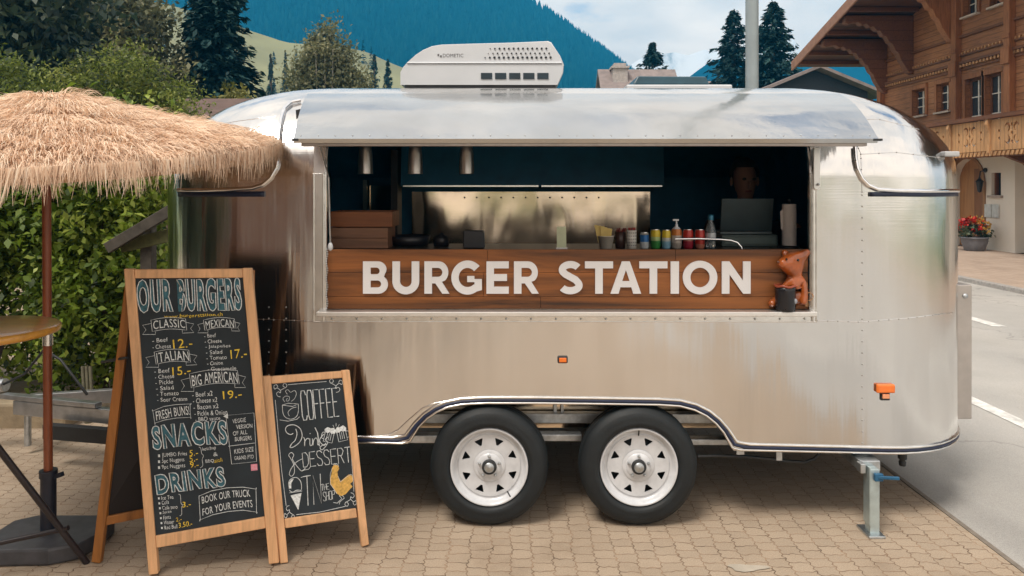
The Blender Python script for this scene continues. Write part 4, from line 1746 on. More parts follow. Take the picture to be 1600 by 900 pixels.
# ice cream cone
ck.line([(452, 764), (451, 754), (455, 748), (463, 746), (469, 751), (471, 758), (471, 765)], LW * 1.2, sub=3)
ck.line([(452, 766), (457, 769), (463, 766), (470, 766)], LW * 1.2, sub=3)
ck.fill([(454, 774), (471, 770), (466, 797)])
ck.fill([(452, 762), (451, 755), (455, 749), (459, 748), (455, 755), (455, 764)])
ck.line([(452, 770), (472, 767)], LW)
tall('TN', 472, 502, 745, 740, 791, 786, 2, 0.0019)
ck.line([(470, 746), (480, 743)], LW)
tall('THE', 501, 514, 757, 755, 767, 764, 1, 0.0011)
tall('SHOP', 504, 523, 769, 766, 783, 779, 1, 0.0012)
# rooster
ck.fill([(519, 730), (522, 726), (528, 727), (530, 732), (527, 737), (528, 744), (532, 752), (538, 747), (545, 741), (551, 744), (552, 751), (547, 756), (551, 760), (546, 765), (540, 772), (533, 775),
         (526, 771), (521, 763), (516, 757), (516, 748), (518, 740)], 'ochre')
ck.line([(519, 731), (516, 741), (516, 756), (521, 763), (526, 771)], LW * 0.8)
ck.line([(528, 744), (532, 753), (540, 746), (548, 741), (552, 744)], LW * 0.8)
ck.line([(530, 774), (534, 779), (527, 786), (521, 785)], LW)
ck.line([(535, 774), (538, 778), (531, 784), (530, 788)], LW)
ck.line([(521, 727), (523, 724), (525, 727), (528, 725), (529, 729)], LW * 0.8)
ck.build(panel, {'white': 'chalk_drawing', 'ochre': 'chalk_rooster'})
# maker's lettering on the air conditioner
W_, F_, _ = text_geo('DOMETIC')
m = MB()
xa, za = ac(692, 89.5)
xb, zb2 = ac(724, 84)
m.add([(xa + (xb - xa) * u, AY - 0.0015, za + (zb2 - za) * v) for u, v in W_], F_)
m.build('lettering', mat('grey_lettering', (0.10, 0.10, 0.11), 0.5), acu)
m = MB()
for p in ((685, 86), (689, 88)):
    x_, z_ = ac(*p)
    m.box((x_, AY - 0.001, z_), (0.009, 0.002, 0.012))
m.build('maker_emblem', mat('grey_emblem', (0.10, 0.10, 0.11), 0.5), acu)
# ------------------------------------------------------------------ things inside the hatch
CT = 1.336                   # counter top


def cp(px, Y=3.80):
    return (px - CX) / F * Y


# pendant lamps
LAMP = mat('lamp_metal', (0.55, 0.52, 0.50), 0.3, 0.9, 0.1, 20)
lx = [(571, 'left'), (649, 'mid'), (729, 'right')]
lamp_lab = ['brushed metal pendant lamp hanging nearest the left side of the hatch', 'brushed metal pendant lamp between two others in the hatch',
            'brushed metal pendant lamp hanging furthest right, above the small black box']
proto = None
for i, (px, _) in enumerate(lx):
    Y = 4.0
    x = (px - CX) / F * Y
    zb_ = H - (272 - CY) / F * Y
    if proto is None:
        t = thing('pendant_lamp', lamp_lab[0], 'pendant lamp', (x, Y, zb_), 'pendant lamps in the serving hatch')
        m = MB()
        m.lathe([(0.037, 0.0), (0.041, 0.001), (0.041, 0.004), (0.0395, 0.06), (0.037, 0.11), (0.032, 0.15), (0.022, 0.178), (0.010, 0.19), (0.001, 0.192)], (x, Y, zb_), None, 28)
        m.build('lamp_shade', LAMP, t)
        m = MB()
        m.tube([(x, Y, zb_ + 0.185), (x, Y, 2.09)], 0.004, 6)
        m.build('lamp_cord', BLACK, t)
        proto = t
    else:
        c = proto.copy()
        COL.objects.link(c)
        c.location = (x, Y, zb_)
        c['label'] = lamp_lab[i]
        for ch in proto.children:
            d = ch.copy()
            COL.objects.link(d)
            d.parent = c

# wooden crates at the left
CRATE1 = wood('crate_wood_red', (0.19, 0.062, 0.018), 0, 0.55, 0.25, 0.6)
CRATE2 = wood('crate_wood_pale', (0.21, 0.10, 0.055), 0, 0.6, 0.22, 0.6)


def crate(px0, px1, z0, z1, m_, label, Y=3.80, dep=0.24):
    x0, x1 = cp(px0, Y), cp(px1, Y)
    t = thing('wooden_crate', label, 'crate', ((x0 + x1) / 2, Y + dep / 2, z0), 'wooden crates on the counter')
    nb = 1 if z1 - z0 < 0.09 else 2
    for k in range(nb):
        m = MB()
        h = (z1 - z0) / nb
        m.span(x0, x1, Y, Y + 0.012, z0 + k * h + 0.001, z0 + (k + 1) * h - 0.001)
        m.build('front_board', m_, t, 0.0015)
    m = MB()
    m.span(x0, x0 + 0.012, Y + 0.0125, Y + dep, z0, z1)
    m.span(x1 - 0.012, x1, Y + 0.0125, Y + dep, z0, z1)
    m.span(x0 + 0.0125, x1 - 0.0125, Y + dep - 0.012, Y + dep, z0, z1)
    m.build('side_board', m_, t, 0.0015)
    m = MB()
    m.span(x0 + 0.0125, x1 - 0.0125, Y + 0.0125, Y + dep - 0.0125, z0 + 0.002, z0 + 0.012)
    m.build('base_board', m_, t)


crate(516, 606, CT, CT + 0.108, CRATE2, 'pale wooden crate standing on the counter under a redder crate')
crate(514, 613, CT + 0.111, CT + 0.190, CRATE1, 'reddish wooden crate stacked on top of a paler crate')

# dark pans and the black terminal
BLACKP = mat('black_plastic', (0.012, 0.012, 0.016), 0.4)
m = MB()
x = cp(648, 4.25)
m.lathe([(0.001, 0.0), (0.10, 0.0), (0.115, 0.05), (0.118, 0.05), (0.103, 0.0), (0.001, -0.002)], (x, 4.02, CT + 0.003), None, 28)
tag(m.build('serving_pan', BLACKP, org=(x, 4.02, CT)), 'shallow dark round pan on the counter beside the wooden crates', 'pan')
m = MB()
x = cp(690, 4.0)
m.lathe([(0.001, 0.0), (0.04, 0.0), (0.043, 0.035), (0.030, 0.055), (0.012, 0.06), (0.010, 0.068), (0.001, 0.07)], (x, 3.98, CT), None, 24)
tag(m.build('lidded_pot', BLACKP, org=(x, 3.98, CT)), 'small dark lidded pot on the counter left of the black box', 'pot')
x0, x1 = cp(723), cp(757)
t = thing('card_terminal', 'small black box-shaped payment terminal on the counter', 'card terminal', ((x0 + x1) / 2, 3.85, CT))
m = MB()
m.slab([(x0, 3.80, CT), (x1, 3.80, CT), (x1 - 0.004, 3.80, CT + 0.088), (x0 + 0.002, 3.80, CT + 0.094)], (0, 0.09, 0))
m.build('case', BLACKP, t, 0.006)
m = MB()
m.span(x0 + 0.012, x1 - 0.012, 3.889, 3.893, CT + 0.03, CT + 0.08)
m.build('screen', mat('dark_screen', (0.01, 0.015, 0.02), 0.1), t)
# card in a stand
x0, x1 = cp(870), cp(885)
t = thing('menu_card', 'narrow pale card standing upright in a small holder on the counter', 'card', ((x0 + x1) / 2, 3.80, CT))
m = MB()
m.slab([(x0, 3.80, CT + 0.004), (x1, 3.80, CT + 0.004), (x1 - 0.001, 3.812, CT + 0.112), (x0 + 0.001, 3.812, CT + 0.112)], (0, 0.003, 0))
m.build('card', mat('pale_green_card', (0.60, 0.63, 0.42), 0.6), t)
m = MB()
m.span(x0 - 0.006, x1 + 0.006, 3.79, 3.82, CT, CT + 0.006)
m.build('card_holder', ALU_TRIM, t)
# cup of wrapped napkins
x = cp(947.5)
t = thing('paper_cup', 'white tapered paper cup holding yellow napkins on the counter', 'cup', (x, 3.82, CT))
m = MB()
m.lathe([(0.001, 0.0), (0.032, 0.0), (0.042, 0.062), (0.044, 0.062), (0.0445, 0.065), (0.041, 0.065), (0.031, 0.004), (0.001, 0.004)], (x, 3.82, CT), None, 24)
m.build('cup', mat('cup_paper', (0.66, 0.60, 0.52), 0.5), t)
m = MB()
for k, (dx, dy, a_, h) in enumerate([(-0.024, 0.0, -0.35, 0.115), (-0.008, -0.01, -0.1, 0.108), (0.010, 0.006, 0.12, 0.100), (-0.015, 0.012, -0.2, 0.112)]):
    m.slab([(x + dx - 0.016, 3.82 + dy, CT + 0.03), (x + dx + 0.014, 3.82 + dy, CT + 0.03), (x + dx + 0.018 + a_ * 0.05, 3.82 + dy, CT + h), (x + dx - 0.018 + a_ * 0.05, 3.82 + dy, CT + h + 0.006)], (0, 0.004, 0))
m.build('napkin', mat('yellow_napkin', (0.62, 0.46, 0.16), 0.8), t)
# cutlery holders: dark one and perforated white one
x = cp(971)
t = thing('cutlery_pot', 'dark cutlery pot with red handles sticking out on the counter', 'pot', (x, 3.84, CT))
m = MB()
m.lathe([(0.001, 0), (0.026, 0), (0.028, 0.085), (0.026, 0.085), (0.024, 0.004), (0.001, 0.004)], (x, 3.84, CT), None, 20)
m.build('pot', mat('dark_brown_pot', (0.05, 0.025, 0.02), 0.4), t)
m = MB()
for k in range(9):
    a_ = k * 2.4
    m.tube([(x + 0.008 * math.cos(a_), 3.84 + 0.008 * math.sin(a_), CT + 0.02), (x + 0.024 * math.cos(a_) + 0.005, 3.84 + 0.022 * math.sin(a_), CT + 0.10 + 0.008 * math.sin(k * 3))], 0.004, 6)
m.build('cutlery_handles', mat('dark_red_plastic', (0.20, 0.02, 0.015), 0.4), t)
x = cp(987)
t = thing('perforated_pot', 'white cutlery pot with rows of round holes on the counter', 'pot', (x, 3.80, CT))
m = MB()
m.lathe([(0.001, 0), (0.024, 0), (0.0245, 0.095), (0.0225, 0.095), (0.022, 0.004), (0.001, 0.004)], (x, 3.80, CT), None, 28)
m.build('pot', mat('white_enamel', (0.66, 0.63, 0.58), 0.35), t)
m = MB()
for r_ in range(5):
    for k in range(14):
        a_ = 2 * PI * k / 14
        n = Vector((math.cos(a_), math.sin(a_), 0))
        M = n.to_track_quat('Z', 'Y').to_matrix()
        m.lathe([(0.0028, 0.0), (0.0028, 0.001), (0.0002, 0.0011)], Vector((x, 3.80, CT + 0.018 + 0.016 * r_)) + n * 0.0242, M, 8)
m.build('pot_holes', BLACKP, t)
m = MB()
for k in range(5):
    m.tube([(x + 0.006 * math.cos(k * 2), 3.80 + 0.006 * math.sin(k * 2), CT + 0.02), (x + 0.017 * math.cos(k * 1.3), 3.80 + 0.017 * math.sin(k * 1.3), CT + 0.108)], 0.0035, 6)
m.build('cutlery_handles', mat('red_plastic', (0.30, 0.025, 0.02), 0.4), t)


def can(px0, px1, top_py, bands, label, cat='can', Y=3.80, lid=True, name='drinks_can'):
    """bands: list of (height fraction, material)"""
    x = cp((px0 + px1) / 2, Y)
    r = (px1 - px0) / 2 / F * Y
    h = (H - (top_py - CY) / F * (Y - r * 0.5)) - CT
    t = thing(name, label, cat, (x, Y, CT), 'cans and bottles on the counter')
    z = 0
    for i, (f, m_) in enumerate(bands):
        m = MB()
        z1 = h * f
        if i == 0:
            m.lathe([(0.001, 0.002), (r * 0.82, 0.0), (r * 0.86, 0.004), (r, 0.014), (r, z1)], (x, Y, CT), None, 24)
        elif i == len(bands) - 1:
            m.lathe([(r, z), (r, z1 - 0.014), (r * 0.84, z1 - 0.003)], (x, Y, CT), None, 24)
        else:
            m.lathe([(r, z), (r, z1)], (x, Y, CT), None, 24)
        m.build('can_body' if i == 0 else 'can_band', m_, t)
        z = z1
    if lid:
        m = MB()
        m.lathe([(r * 0.84, h - 0.003), (r * 0.86, h), (r * 0.80, h + 0.001), (r * 0.78, h - 0.004), (0.001, h - 0.004)], (x, Y, CT), None, 24)
        m.build('can_lid', ALU_TRIM, t)
    return t, x, r, h


def pm(name, c):
    return mat(name, c, 0.3, 0.2, 0.2, 30)


WH = pm('can_white', (0.55, 0.56, 0.55))
can(1000, 1014, 363, [(0.42, pm('can_silver', (0.45, 0.48, 0.5))), (0.85, pm('can_blue', (0.02, 0.13, 0.36))), (1.0, pm('can_pale', (0.45, 0.45, 0.42)))], 'slim blue and silver drinks can, smallest in the row')
can(1016.5, 1032, 358.5, [(0.42, pm('can_green', (0.03, 0.20, 0.04))), (0.62, pm('can_pale_green', (0.36, 0.46, 0.20))), (1.0, pm('can_yellow', (0.55, 0.42, 0.02)))], 'green drinks can with a yellow upper half on the counter')
can(1034, 1048, 359, [(0.40, pm('can_lightblue', (0.20, 0.38, 0.50))), (0.58, WH), (1.0, pm('can_yellow_b', (0.58, 0.44, 0.03)))], 'pale blue drinks can with a yellow upper half beside the pump bottle')
t, x, r, h = can(1049, 1065, 357, [(0.30, pm('bottle_low', (0.34, 0.30, 0.26))), (0.66, pm('bottle_label', (0.50, 0.44, 0.40))), (1.0, pm('bottle_orange', (0.48, 0.16, 0.03)))],
                 'orange bottle with a white pump top among the drinks cans', 'bottle', lid=False, name='pump_bottle')
m = MB()
m.lathe([(r * 0.84, h - 0.003), (r * 0.5, h + 0.006), (0.008, h + 0.010), (0.008, h + 0.020), (0.0045, h + 0.021), (0.0045, h + 0.038)], (x, 3.80, CT), None, 16)
m.box((x - 0.004, 3.80, CT + h + 0.043), (0.030, 0.010, 0.009))
m.build('pump_head', PLASTIC_W, t, 0.001)
RED = pm('can_red', (0.42, 0.025, 0.015))
can(1067, 1083, 358.5, [(0.40, pm('can_crimson', (0.30, 0.012, 0.03))), (0.58, pm('can_pinkish', (0.50, 0.22, 0.18))), (1.0, RED)], 'dark red drinks can with a pale band right of the pump bottle')
can(1086, 1101, 358.5, [(0.25, pm('can_red_low', (0.40, 0.14, 0.09))), (1.0, RED)], 'plain red drinks can left of the water bottle')
# water bottle
x = cp(1110.5)
t = thing('water_bottle', 'clear plastic water bottle with a blue cap on the counter', 'bottle', (x, 3.80, CT), 'cans and bottles on the counter')
gl, N, L, P = nodes_of('clear_plastic')
P.inputs['Base Color'].default_value = (0.75, 0.85, 0.92, 1)
P.inputs['Transmission Weight'].default_value = 0.85
P.inputs['Roughness'].default_value = 0.08
m = MB()
m.lathe([(0.001, 0.003), (0.020, 0.0), (0.025, 0.006), (0.0255, 0.03), (0.0235, 0.034), (0.0255, 0.038), (0.0255, 0.085), (0.024, 0.10), (0.018, 0.122), (0.011, 0.136), (0.011, 0.15)], (x, 3.80, CT), None, 24)
m.build('bottle', gl, t)
m = MB()
m.lathe([(0.0259, 0.045), (0.0259, 0.082)], (x, 3.80, CT), None, 24)
m.build('bottle_label', pm('bottle_paper', (0.55, 0.58, 0.62)), t)
m = MB()
m.lathe([(0.014, 0.147), (0.0145, 0.165), (0.013, 0.174), (0.001, 0.175)], (x, 3.80, CT), None, 20)
m.build('bottle_cap', pm('cap_blue', (0.03, 0.16, 0.26)), t)
# laptop on a cash drawer
x0, x1 = cp(1122, 4.0), cp(1208, 4.0)
t = thing('cash_drawer', 'grey-green metal cash drawer on the counter under a laptop', 'cash drawer', ((x0 + x1) / 2, 4.05, CT))
m = MB()
m.span(x0, x1, 3.93, 4.13, CT, CT + 0.062)
m.build('drawer_case', mat('drawer_paint', (0.045, 0.07, 0.065), 0.5), t, 0.004)
m = MB()
m.span(x0 + 0.012, x1 - 0.012, 3.924, 3.9295, CT + 0.012, CT + 0.050)
m.build('drawer_front', mat('drawer_front_paint', (0.065, 0.10, 0.092), 0.45), t, 0.002)
x0, x1 = cp(1125, 3.96), cp(1206, 3.96)
t = thing('laptop', 'dark open laptop standing on the cash drawer, seen from behind', 'laptop', ((x0 + x1) / 2, 4.03, CT + 0.063))
m = MB()
m.span(x0, x1, 3.955, 4.125, CT + 0.063, CT + 0.078)
m.build('keyboard_base', mat('laptop_grey', (0.06, 0.08, 0.085), 0.4, 0.4), t, 0.003)
m = MB()
m.slab([(x0, 3.958, CT + 0.080), (x1, 3.958, CT + 0.080), (x1, 3.925, CT + 0.255), (x0, 3.925, CT + 0.255)], (0, 0.008, 0.001))
m.build('lid', mat('laptop_lid', (0.022, 0.040, 0.046), 0.4, 0.3), t, 0.003)
# kitchen roll
x = cp(1233, 3.86)
t = thing('kitchen_roll', 'upright white kitchen roll on a holder at the right of the hatch', 'paper roll', (x, 3.86, CT))
m = MB()
m.lathe([(0.012, 0.012), (0.036, 0.012), (0.0365, 0.016), (0.036, 0.225), (0.035, 0.228), (0.013, 0.228)], (x, 3.86, CT), None, 28)
m.slab([(x - 0.035, 3.85, CT + 0.20), (x - 0.052, 3.845, CT + 0.19), (x - 0.048, 3.845, CT + 0.10), (x - 0.036, 3.85, CT + 0.09)], (0, 0.0015, 0))
m.build('paper', mat('kitchen_paper', (0.62, 0.57, 0.54), 0.9, 0, 0.05, 30, 0.2, 200), t)
m = MB()
m.lathe([(0.001, 0.0), (0.055, 0.0), (0.055, 0.008), (0.010, 0.010), (0.006, 0.012), (0.006, 0.24), (0.011, 0.245), (0.008, 0.254), (0.001, 0.256)], (x, 3.86, CT), None, 24)
m.build('roll_holder', BLACKP, t)

# ------------------------------------------------------------------ clay animal figure and its black pot on the ledge
CLAY = mat('brown_glazed_clay', (0.36, 0.085, 0.016), 0.28, 0, 0.45, 16, coat=0.6)
fy = 3.585
s_ = F / fy


def fp3(px, py, y=fy):
    return Vector(((px - CX) / F * y, y, H - (py - CY) / F * y))


LZ = 1.055
ft = thing('dog_figurine', 'brown glazed pottery dog sitting upright on the serving ledge', 'figurine', (fp3(1242, 480).x, fy, LZ))
me = bpy.data.meshes.new('body')
P_ = {}
vs, es, rs = [], [], []


def sv(p, r, par=None):
    vs.append(Vector(p) - ORG[ft.name])
    rs.append(r)
    if par is not None:
        es.append((par, len(vs) - 1))
    return len(vs) - 1


hip = sv(fp3(1245, 462, 3.605), 0.045)
che = sv(fp3(1243, 442, 3.60), 0.034, hip)
nek = sv(fp3(1242, 430, 3.595), 0.026, che)
hd = sv(fp3(1241, 412, 3.585), 0.052, nek)
mz = sv(fp3(1224, 412, 3.560), 0.030, hd)
nz = sv(fp3(1217, 411, 3.548), 0.020, mz)
e1 = sv(fp3(1254, 399, 3.60), 0.026, hd)
e1b = sv(fp3(1264, 391, 3.605), 0.015, e1)
e2 = sv(fp3(1229, 398, 3.61), 0.020, hd)
e2b = sv(fp3(1222, 391, 3.615), 0.012, e2)
s1 = sv(fp3(1255, 440, 3.585), 0.020, che)
s1b = sv(fp3(1257, 460, 3.575), 0.018, s1)
s1c = sv(fp3(1254, 477, 3.566), 0.020, s1b)
s2 = sv(fp3(1230, 443, 3.585), 0.018, che)
s2b = sv(fp3(1218, 458, 3.590), 0.015, s2)
h1 = sv(fp3(1262, 470, 3.615), 0.026, hip)
h2 = sv(fp3(1212, 470, 3.612), 0.024, hip)
h2b = sv(fp3(1203, 477, 3.585), 0.017, h2)
me.from_pydata(vs, es, [])
me.materials.append(CLAY)
o = bpy.data.objects.new('body', me)
COL.objects.link(o)
o.parent = ft
ORG[o.name] = ORG[ft.name]
md = o.modifiers.new('skin', 'SKIN')
for i, v in enumerate(me.skin_vertices[0].data):
    v.radius = (rs[i], rs[i])
    v.use_root = (i == 0)
md.use_smooth_shade = True
md = o.modifiers.new('sub', 'SUBSURF')
md.levels = md.render_levels = 2
m = MB()
m.ball(fp3(1247, 406.5, 3.541), 0.0065, 10, 7)
m.ball(fp3(1229, 405, 3.535), 0.0055, 10, 7)
m.build('eyes', mat('figurine_eye', (0.01, 0.008, 0.008), 0.1), ft)
m = MB()
m.ball(fp3(1216, 409.5, 3.532), (0.008, 0.006, 0.007), 10, 7)
m.build('nose', mat('figurine_nose', (0.12, 0.035, 0.015), 0.2), ft)
x, z0 = fp3(1226, 480).x, LZ
t = thing('black_pot', 'small black pot with a red rim held by the pottery dog', 'pot', (x, 3.555, z0))
m = MB()
m.lathe([(0.001, 0.0), (0.043, 0.0), (0.047, 0.01), (0.048, 0.10), (0.0485, 0.118), (0.0445, 0.118), (0.043, 0.02), (0.001, 0.02)], (x, 3.575, z0), None, 28)
m.build('pot', mat('black_glaze', (0.012, 0.012, 0.016), 0.25), t)
m = MB()
m.tube([(x + 0.0475 * math.cos(2 * PI * k / 24), 3.575 + 0.0475 * math.sin(2 * PI * k / 24), z0 + 0.121 + 0.003 * math.sin(k * 1.3)) for k in range(24)], 0.006, 8, closed=True)
m.build('pot_rim', mat('red_brown_rim', (0.32, 0.07, 0.035), 0.35), t)
m = MB()
m.ball((x + 0.036, 3.542, z0 + 0.05), (0.010, 0.004, 0.013), 8, 6)
m.build('pot_emblem', mat('pale_emblem', (0.30, 0.32, 0.36), 0.4), t)
m = MB()
for k in range(8):
    x_ = fp3(1262 + k % 3, 440).x
    pts = [(x_ + 0.004 * math.sin(k + j * 0.9) + 0.0016 * (k - 4), 3.62 - 0.006 * j * 0.4, 1.19 - 0.015 * j) for j in range(9)]
    m.tube(pts, 0.0016, 5)
for k in range(10):
    a_ = k * 0.63
    c_ = fp3(1263, 463)
    m.tube([c_ + Vector((0.018 * math.cos(a_ + q), -0.012 + 0.006 * math.sin(q * 2 + k), 0.022 * math.sin(a_ + q) * 0.9)) for q in (0, 0.5, 1.0, 1.5)], 0.0016, 5)
tag(m.build('raffia_bundle', mat('raffia_string', (0.50, 0.27, 0.13), 0.8), org=fp3(1262, 470)), 'bundle of tan raffia string beside the pottery dog', 'raffia')

# ------------------------------------------------------------------ person behind the laptop
SKIN = mat('skin', (0.42, 0.22, 0.15), 0.5, 0, 0.08, 12)
HAIR = mat('dark_hair', (0.02, 0.013, 0.01), 0.5, 0, 0.3, 40)
CLOTH = mat('dark_sweater', (0.016, 0.014, 0.022), 0.85, 0, 0.2, 40)
PX_, PY_ = 1.45, 4.66
pt = thing('person', 'person in a dark top sitting behind the laptop inside the trailer', 'person', (PX_, PY_, 0.46))


def skinned(name, chain, mat_, parent, sub=2):
    me = bpy.data.meshes.new(name)
    o0 = ORG[parent.name]
    vs = [Vector(c[0]) - o0 for c in chain]
    es = [(c[2], i) for i, c in enumerate(chain) if c[2] is not None]
    me.from_pydata(vs, es, [])
    me.materials.append(mat_)
    o = bpy.data.objects.new(name, me)
    COL.objects.link(o)
    o.parent = parent
    ORG[o.name] = o0
    md = o.modifiers.new('skin', 'SKIN')
    md.use_smooth_shade = True
    for i, v in enumerate(me.skin_vertices[0].data):
        v.radius = chain[i][1] if isinstance(chain[i][1], tuple) else (chain[i][1], chain[i][1])
        v.use_root = (i == 0)
    md = o.modifiers.new('sub', 'SUBSURF')
    md.levels = md.render_levels = sub
    return o


def pp(x, y, z):
    return Vector((PX_ + x, PY_ + y, z))


ch = [(pp(0, 0.05, 0.98), (0.15, 0.11), None), (pp(0, 0.02, 1.18), (0.14, 0.10), 0), (pp(0, -0.01, 1.36), (0.165, 0.10), 1), (pp(0, -0.02, 1.46), (0.09, 0.07), 2),
      (pp(0, -0.035, 1.54), 0.052, 3), (pp(0, -0.072, 1.590), (0.044, 0.058), 4), (pp(0, -0.062, 1.635), (0.064, 0.084), 5), (pp(0, -0.052, 1.69), (0.076, 0.097), 6), (pp(0, -0.045, 1.75), (0.072, 0.092), 7), (pp(0, -0.042, 1.795), (0.048, 0.062), 8), (pp(0, -0.04, 1.82), (0.015, 0.02), 9)]
for s in (-1, 1):
    b0 = len(ch)
    ch += [(pp(s * 0.19, -0.02, 1.40), 0.058, 2), (pp(s * 0.25, -0.08, 1.20), 0.044, b0), (pp(s * 0.17, -0.34, 1.40), 0.034, b0 + 1), (pp(s * 0.13, -0.42, 1.43), 0.028, b0 + 2)]
    b1 = len(ch)
    for q in range(5):
        dx = (q - 2) * 0.020
        base = b0 + 3
        ln = (0.05, 0.07, 0.075, 0.07, 0.055)[q]
        if q == (0 if s > 0 else 4):
            ch.append((pp(s * 0.13 + dx * 1.2, -0.46, 1.435), 0.010, base))
        else:
            ch.append((pp(s * 0.13 + dx, -0.445, 1.44), 0.010, base))
            ch.append((pp(s * 0.13 + dx * 1.15, -0.44 - ln, 1.425), 0.008, len(ch) - 1))
    b2_ = len(ch)
    ch += [(pp(s * 0.10, 0.0, 0.95), 0.085, 0), (pp(s * 0.13, -0.40, 0.93), 0.062, b2_), (pp(s * 0.13, -0.36, 0.56), 0.045, b2_ + 1), (pp(s * 0.13, -0.37, 0.50), 0.036, b2_ + 2), (pp(s * 0.14, -0.50, 0.49), 0.03, b2_ + 3)]
pbody = skinned('body', ch, SKIN, pt)
m = MB()
m.ball(pp(-0.030, -0.142, 1.70), (0.013, 0.008, 0.009), 10, 6)
m.ball(pp(0.030, -0.142, 1.70), (0.013, 0.008, 0.009), 10, 6)
m.build('eyes', mat('eye', (0.10, 0.08, 0.07), 0.2), pt)
m = MB()
m.ball(pp(0, -0.150, 1.665), (0.013, 0.020, 0.026), 10, 6)
m.ball(pp(-0.082, -0.05, 1.685), (0.010, 0.020, 0.030), 8, 6)
m.ball(pp(0.082, -0.05, 1.685), (0.010, 0.020, 0.030), 8, 6)
m.build('nose_and_ears', SKIN, pt)
m = MB()
m.ball(pp(0, -0.135, 1.625), (0.024, 0.010, 0.007), 10, 6)
m.build('mouth', mat('lips', (0.30, 0.10, 0.09), 0.4), pt)
m = MB()
vs_, fs_ = [], []
for i in range(9):
    t_ = PI * 0.62 * i / 8
    for k in range(20):
        a_ = 2 * PI * k / 20
        fr0 = -math.sin(a_)              # 1 towards the face
        tt = t_ * (0.62 if fr0 > 0.55 else 0.80 if fr0 > 0.2 else 1.0)
        vs_.append(pp(0.089 * math.sin(tt) * math.cos(a_), -0.045 + 0.108 * math.sin(tt) * math.sin(a_), 1.735 + 0.105 * math.cos(tt)))
for i in range(8):
    for k in range(20):
        k2 = (k + 1) % 20
        fs_.append((i * 20 + k, (i + 1) * 20 + k, (i + 1) * 20 + k2, i * 20 + k2))
m.add(vs_, fs_, 0, True)
m.ball(pp(0, 0.06, 1.80), 0.045, 10, 7)
m.build('hair', HAIR, pt)
tc = [(pp(0, 0.05, 0.96), (0.168, 0.13), None), (pp(0, 0.02, 1.18), (0.158, 0.118), 0), (pp(0, -0.01, 1.36), (0.182, 0.118), 1), (pp(0, -0.02, 1.455), (0.098, 0.082), 2), (pp(0, -0.028, 1.495), (0.062, 0.062), 3)]
for s in (-1, 1):
    b0 = len(tc)
    tc += [(pp(s * 0.19, -0.02, 1.40), 0.070, 2), (pp(s * 0.25, -0.08, 1.20), 0.056, b0), (pp(s * 0.18, -0.31, 1.385), 0.046, b0 + 1)]
skinned('sweater', tc, CLOTH, pt)
tc = [(pp(0, 0.04, 0.95), (0.175, 0.13), None)]
for s in (-1, 1):
    b0 = len(tc)
    tc += [(pp(s * 0.11, 0.0, 0.945), 0.098, 0), (pp(s * 0.13, -0.40, 0.93), 0.074, b0), (pp(s * 0.13, -0.36, 0.58), 0.058, b0 + 1)]
skinned('trousers', tc, mat('dark_trousers', (0.02, 0.022, 0.03), 0.85), pt)
m = MB()
m.lathe([(0.001, 0.355), (0.17, 0.355), (0.18, 0.375), (0.17, 0.395), (0.001, 0.395)], (PX_, PY_ + 0.04, 0.46), None, 28)
m.lathe([(0.03, 0.355), (0.03, 0.02), (0.2, 0.01), (0.2, 0.0), (0.001, 0.0)], (PX_, PY_ + 0.04, 0.46), None, 24)
tag(m.build('bar_stool', BLACKP, org=(PX_, PY_ + 0.04, 0.46)), 'round black stool under the person inside the trailer', 'stool')
# ------------------------------------------------------------------ thatched parasol
UX, UY = -2.12, 3.38
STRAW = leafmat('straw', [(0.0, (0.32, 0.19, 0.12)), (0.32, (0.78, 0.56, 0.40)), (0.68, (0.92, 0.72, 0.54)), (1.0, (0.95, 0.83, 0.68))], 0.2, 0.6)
STRAWB = mat('straw_base', (0.50, 0.32, 0.20), 0.9, 0, 0.3, 40, 0.5, 90)
par = thing('thatched_parasol', 'straw thatched parasol on a red-brown wooden pole beside the tall menu board', 'parasol', (UX, UY, 0))
RC = 1.02
PROF = [(0.0, 2.085), (0.08, 2.075), (0.16, 2.050), (0.26, 2.015), (0.38, 1.978), (0.55, 1.935), (0.75, 1.895), (0.92, 1.865), (1.02, 1.835)]


def pz(r):
    return float(np.interp(r, [p[0] for p in PROF], [p[1] for p in PROF]))


TILT = 0.13                  # the canopy leans towards the viewer


def tilted(mb):
    mb.v = [(x, y, z - TILT * (UY - y)) for x, y, z in mb.v]


m = MB()
m.lathe([(0.001, 2.045)] + [(max(r, 0.002) * 0.985, z - 0.04) for r, z in PROF[1:]], (UX, UY, 0), None, 64)
m.lathe([(1.005, 1.80), (0.99, 1.775), (0.90, 1.81), (0.5, 1.88), (0.01, 2.02)], (UX, UY, 0), None, 64)
tilted(m)
canopy = m.build('canopy', STRAWB, par)


